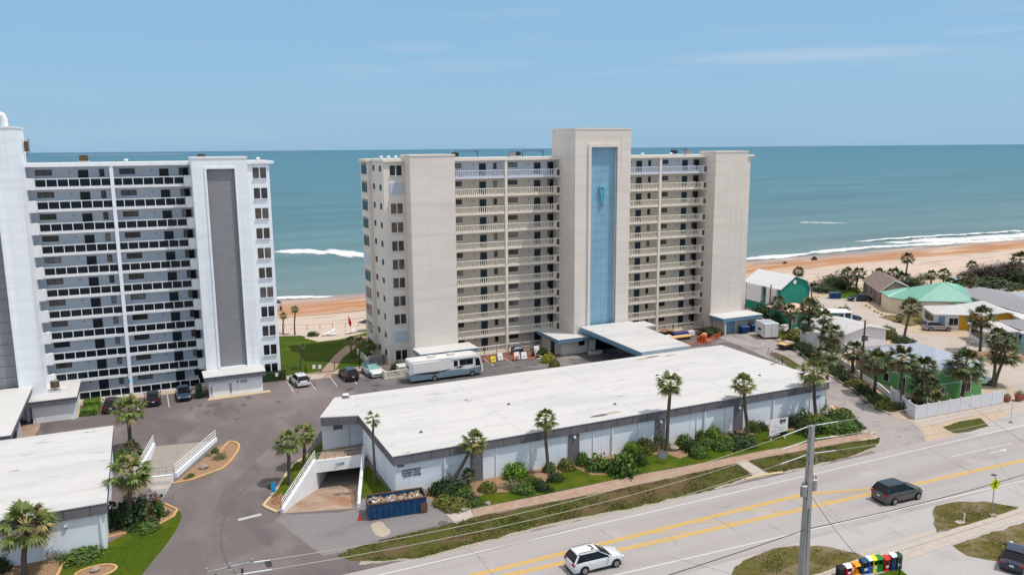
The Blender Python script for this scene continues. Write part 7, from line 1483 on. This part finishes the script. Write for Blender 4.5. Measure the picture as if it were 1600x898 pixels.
g_ = G(549, 517); t = thing('beach_umbrella', 'closed red umbrella on the beach patio', 'umbrella', (g_.x, g_.y, 0)); MB().tube([(0, 0, 0), (-.3, 0, 2.0)], .04, 'metal_white', 6).build('pole', t); MB().tube([(-.1, 0, .9), (-.2, 0, 1.6), (-.4, 0, 2.8)], [.1, .3, .05], 'towel_red', 8).build('canopy', t)
g_ = G(572, 517); t = thing('tiki_umbrella', 'dark open umbrella beside the beige wing', 'umbrella', (g_.x, g_.y, 0)); MB().tube([(0, 0, 0), (0, 0, 1.9)], .05, 'wood', 6).build('pole', t); MB().cyl((0, 0, 1.7), 1.3, .5, 'metal_dark', r2=.1, n=12).build('canopy', t)
rail_fence('rope_fence', 'thin rope fence along the beach edge of the patio', [tuple(G(*p)[:2]) for p in ((445, 513), (480, 514), (520, 512), (560, 509), (575, 507))], .8, 'pole_wood', 3, (1.0,), 0, rr=.025)
def figure(loc, lab, seated=True, top='cloth_dark'):
    t = tag(None, None) if 0 else thing('person', lab, 'person', loc)
    me = bpy.data.meshes.new('body')
    if seated: V = [(0, 0, .48), (0, 0, .75), (0, 0, 1.0), (0, -.02, 1.15), (0, -.02, 1.28), (.12, -.42, .5), (.14, -.45, .08), (-.12, -.42, .5), (-.14, -.45, .08), (.2, 0, 1.0), (.26, -.1, .74), (.22, -.32, .62), (-.2, 0, 1.0), (-.26, -.1, .74), (-.22, -.32, .62)]
    else: V = [(0, 0, .95), (0, 0, 1.2), (0, 0, 1.42), (0, 0, 1.55), (0, 0, 1.68), (.12, .05, .5), (.13, 0, .06), (-.12, -.1, .5), (-.13, -.05, .06), (.2, 0, 1.42), (.27, 0, 1.12), (.28, -.08, .85), (-.2, 0, 1.42), (-.27, 0, 1.12), (-.28, -.08, .85)]
    E_ = [(0, 1), (1, 2), (2, 3), (3, 4), (0, 5), (5, 6), (0, 7), (7, 8), (2, 9), (9, 10), (10, 11), (2, 12), (12, 13), (13, 14)]
    me.from_pydata(V, E_, []); me.materials.append(MATS[top]); o = bpy.data.objects.new('body', me); COL.objects.link(o); o.parent = t
    o.modifiers.new('skin', 'SKIN'); rr_ = [.15, .14, .15, .06, .11, .08, .05, .08, .05, .06, .045, .035, .06, .045, .035]
    for i, v in enumerate(me.skin_vertices[0].data): v.radius = (rr_[i], rr_[i]); v.use_root = (i == 0)
    s_ = o.modifiers.new('sub', 'SUBSURF'); s_.levels = s_.render_levels = 1
    return t
g_ = G(434, 486, -.6)
t = thing('beach_canopy', 'black open beach canopy at the edge of the white block', 'canopy', (g_.x-.3, g_.y, -.6)); MB().loft([[(-1.1, -1.1, 1.9), (1.1, -1.1, 1.9), (1.1, 1.1, 1.9), (-1.1, 1.1, 1.9)], [(-.1, -.1, 2.4), (.1, -.1, 2.4), (.1, .1, 2.4), (-.1, .1, 2.4)]], 'black').build('cover', t)
for x in (-1, 1):
    for y in (-1, 1): MB().tube([(x, y, 0), (x, y, 1.9)], .03, 'metal_dark', 5).build('pole', t)
g_ = G(439, 487, -.6); figure((g_.x, g_.y, -.6), 'person in dark clothes sitting on the beach by the canopy', True, 'cloth_dark')
for (x, y), rz, lab in (((1272, 407), 20, 'larger dark beach cart on the orange sand'), ((1226, 413), 10, 'smaller dark beach cart nearer the teal barn-shaped house')):
    g_ = G(x, y, -.9); t = thing('beach_cart', lab, 'beach cart', (g_.x, g_.y, -.95), R(rz), 'carts on the beach'); k = 1.0 if x > 1250 else .7
    MB().box(-1.0*k, 1.0*k, -.45*k, .45*k, .35*k,  .75*k, 'metal_dark').box(-.3*k, .5*k, -.4*k, .4*k, .75*k, 1.2*k, 'metal_dark').build('body', t)
    for xw in (-.65*k, .65*k):
        for s_ in (-1, 1): MB().cyl((xw, s_*.5*k-.1, .3*k), .3*k, .2, 'rubber', 'y', 14).build('wheel', t, 40)
g_ = G(1304, 466); t = thing('blue_skip', 'blue covered trash container at the street end', 'dumpster', (g_.x, g_.y, 0), R(-28)); MB().box(-1.1, 1.1, -.7, .7, .1, 1.2, 'bin_blue').box(-1.15, 1.15, -.75, .75, 1.2, 1.35, 'bin_lid').build('body', t)
x, y = at(1540, 536) ; t = thing('garden_chair', 'white garden chairs and table on the gravel by the sunroom cottage', 'garden furniture', (x-3.5, y, 0)); MB().box(-.4, .4, -.4, .4, .6, .66, 'metal_grey').box(-.05, .05, -.05, .05, 0, .6, 'metal_grey').box(-1.1, -.7, -.2, .2, .35, .4, 'metal_grey').box(-1.15, -1.1, -.2, .2, .35, .8, 'metal_grey').build('furniture', t)
# blue sign on the white block column
b = MB(); b.box(-3.6+86.45-.13, -3.6+86.45+.13, 117.7, 117.77, 1.9, 2.35, 'sky_blue'); b.build('column_sign', TL)
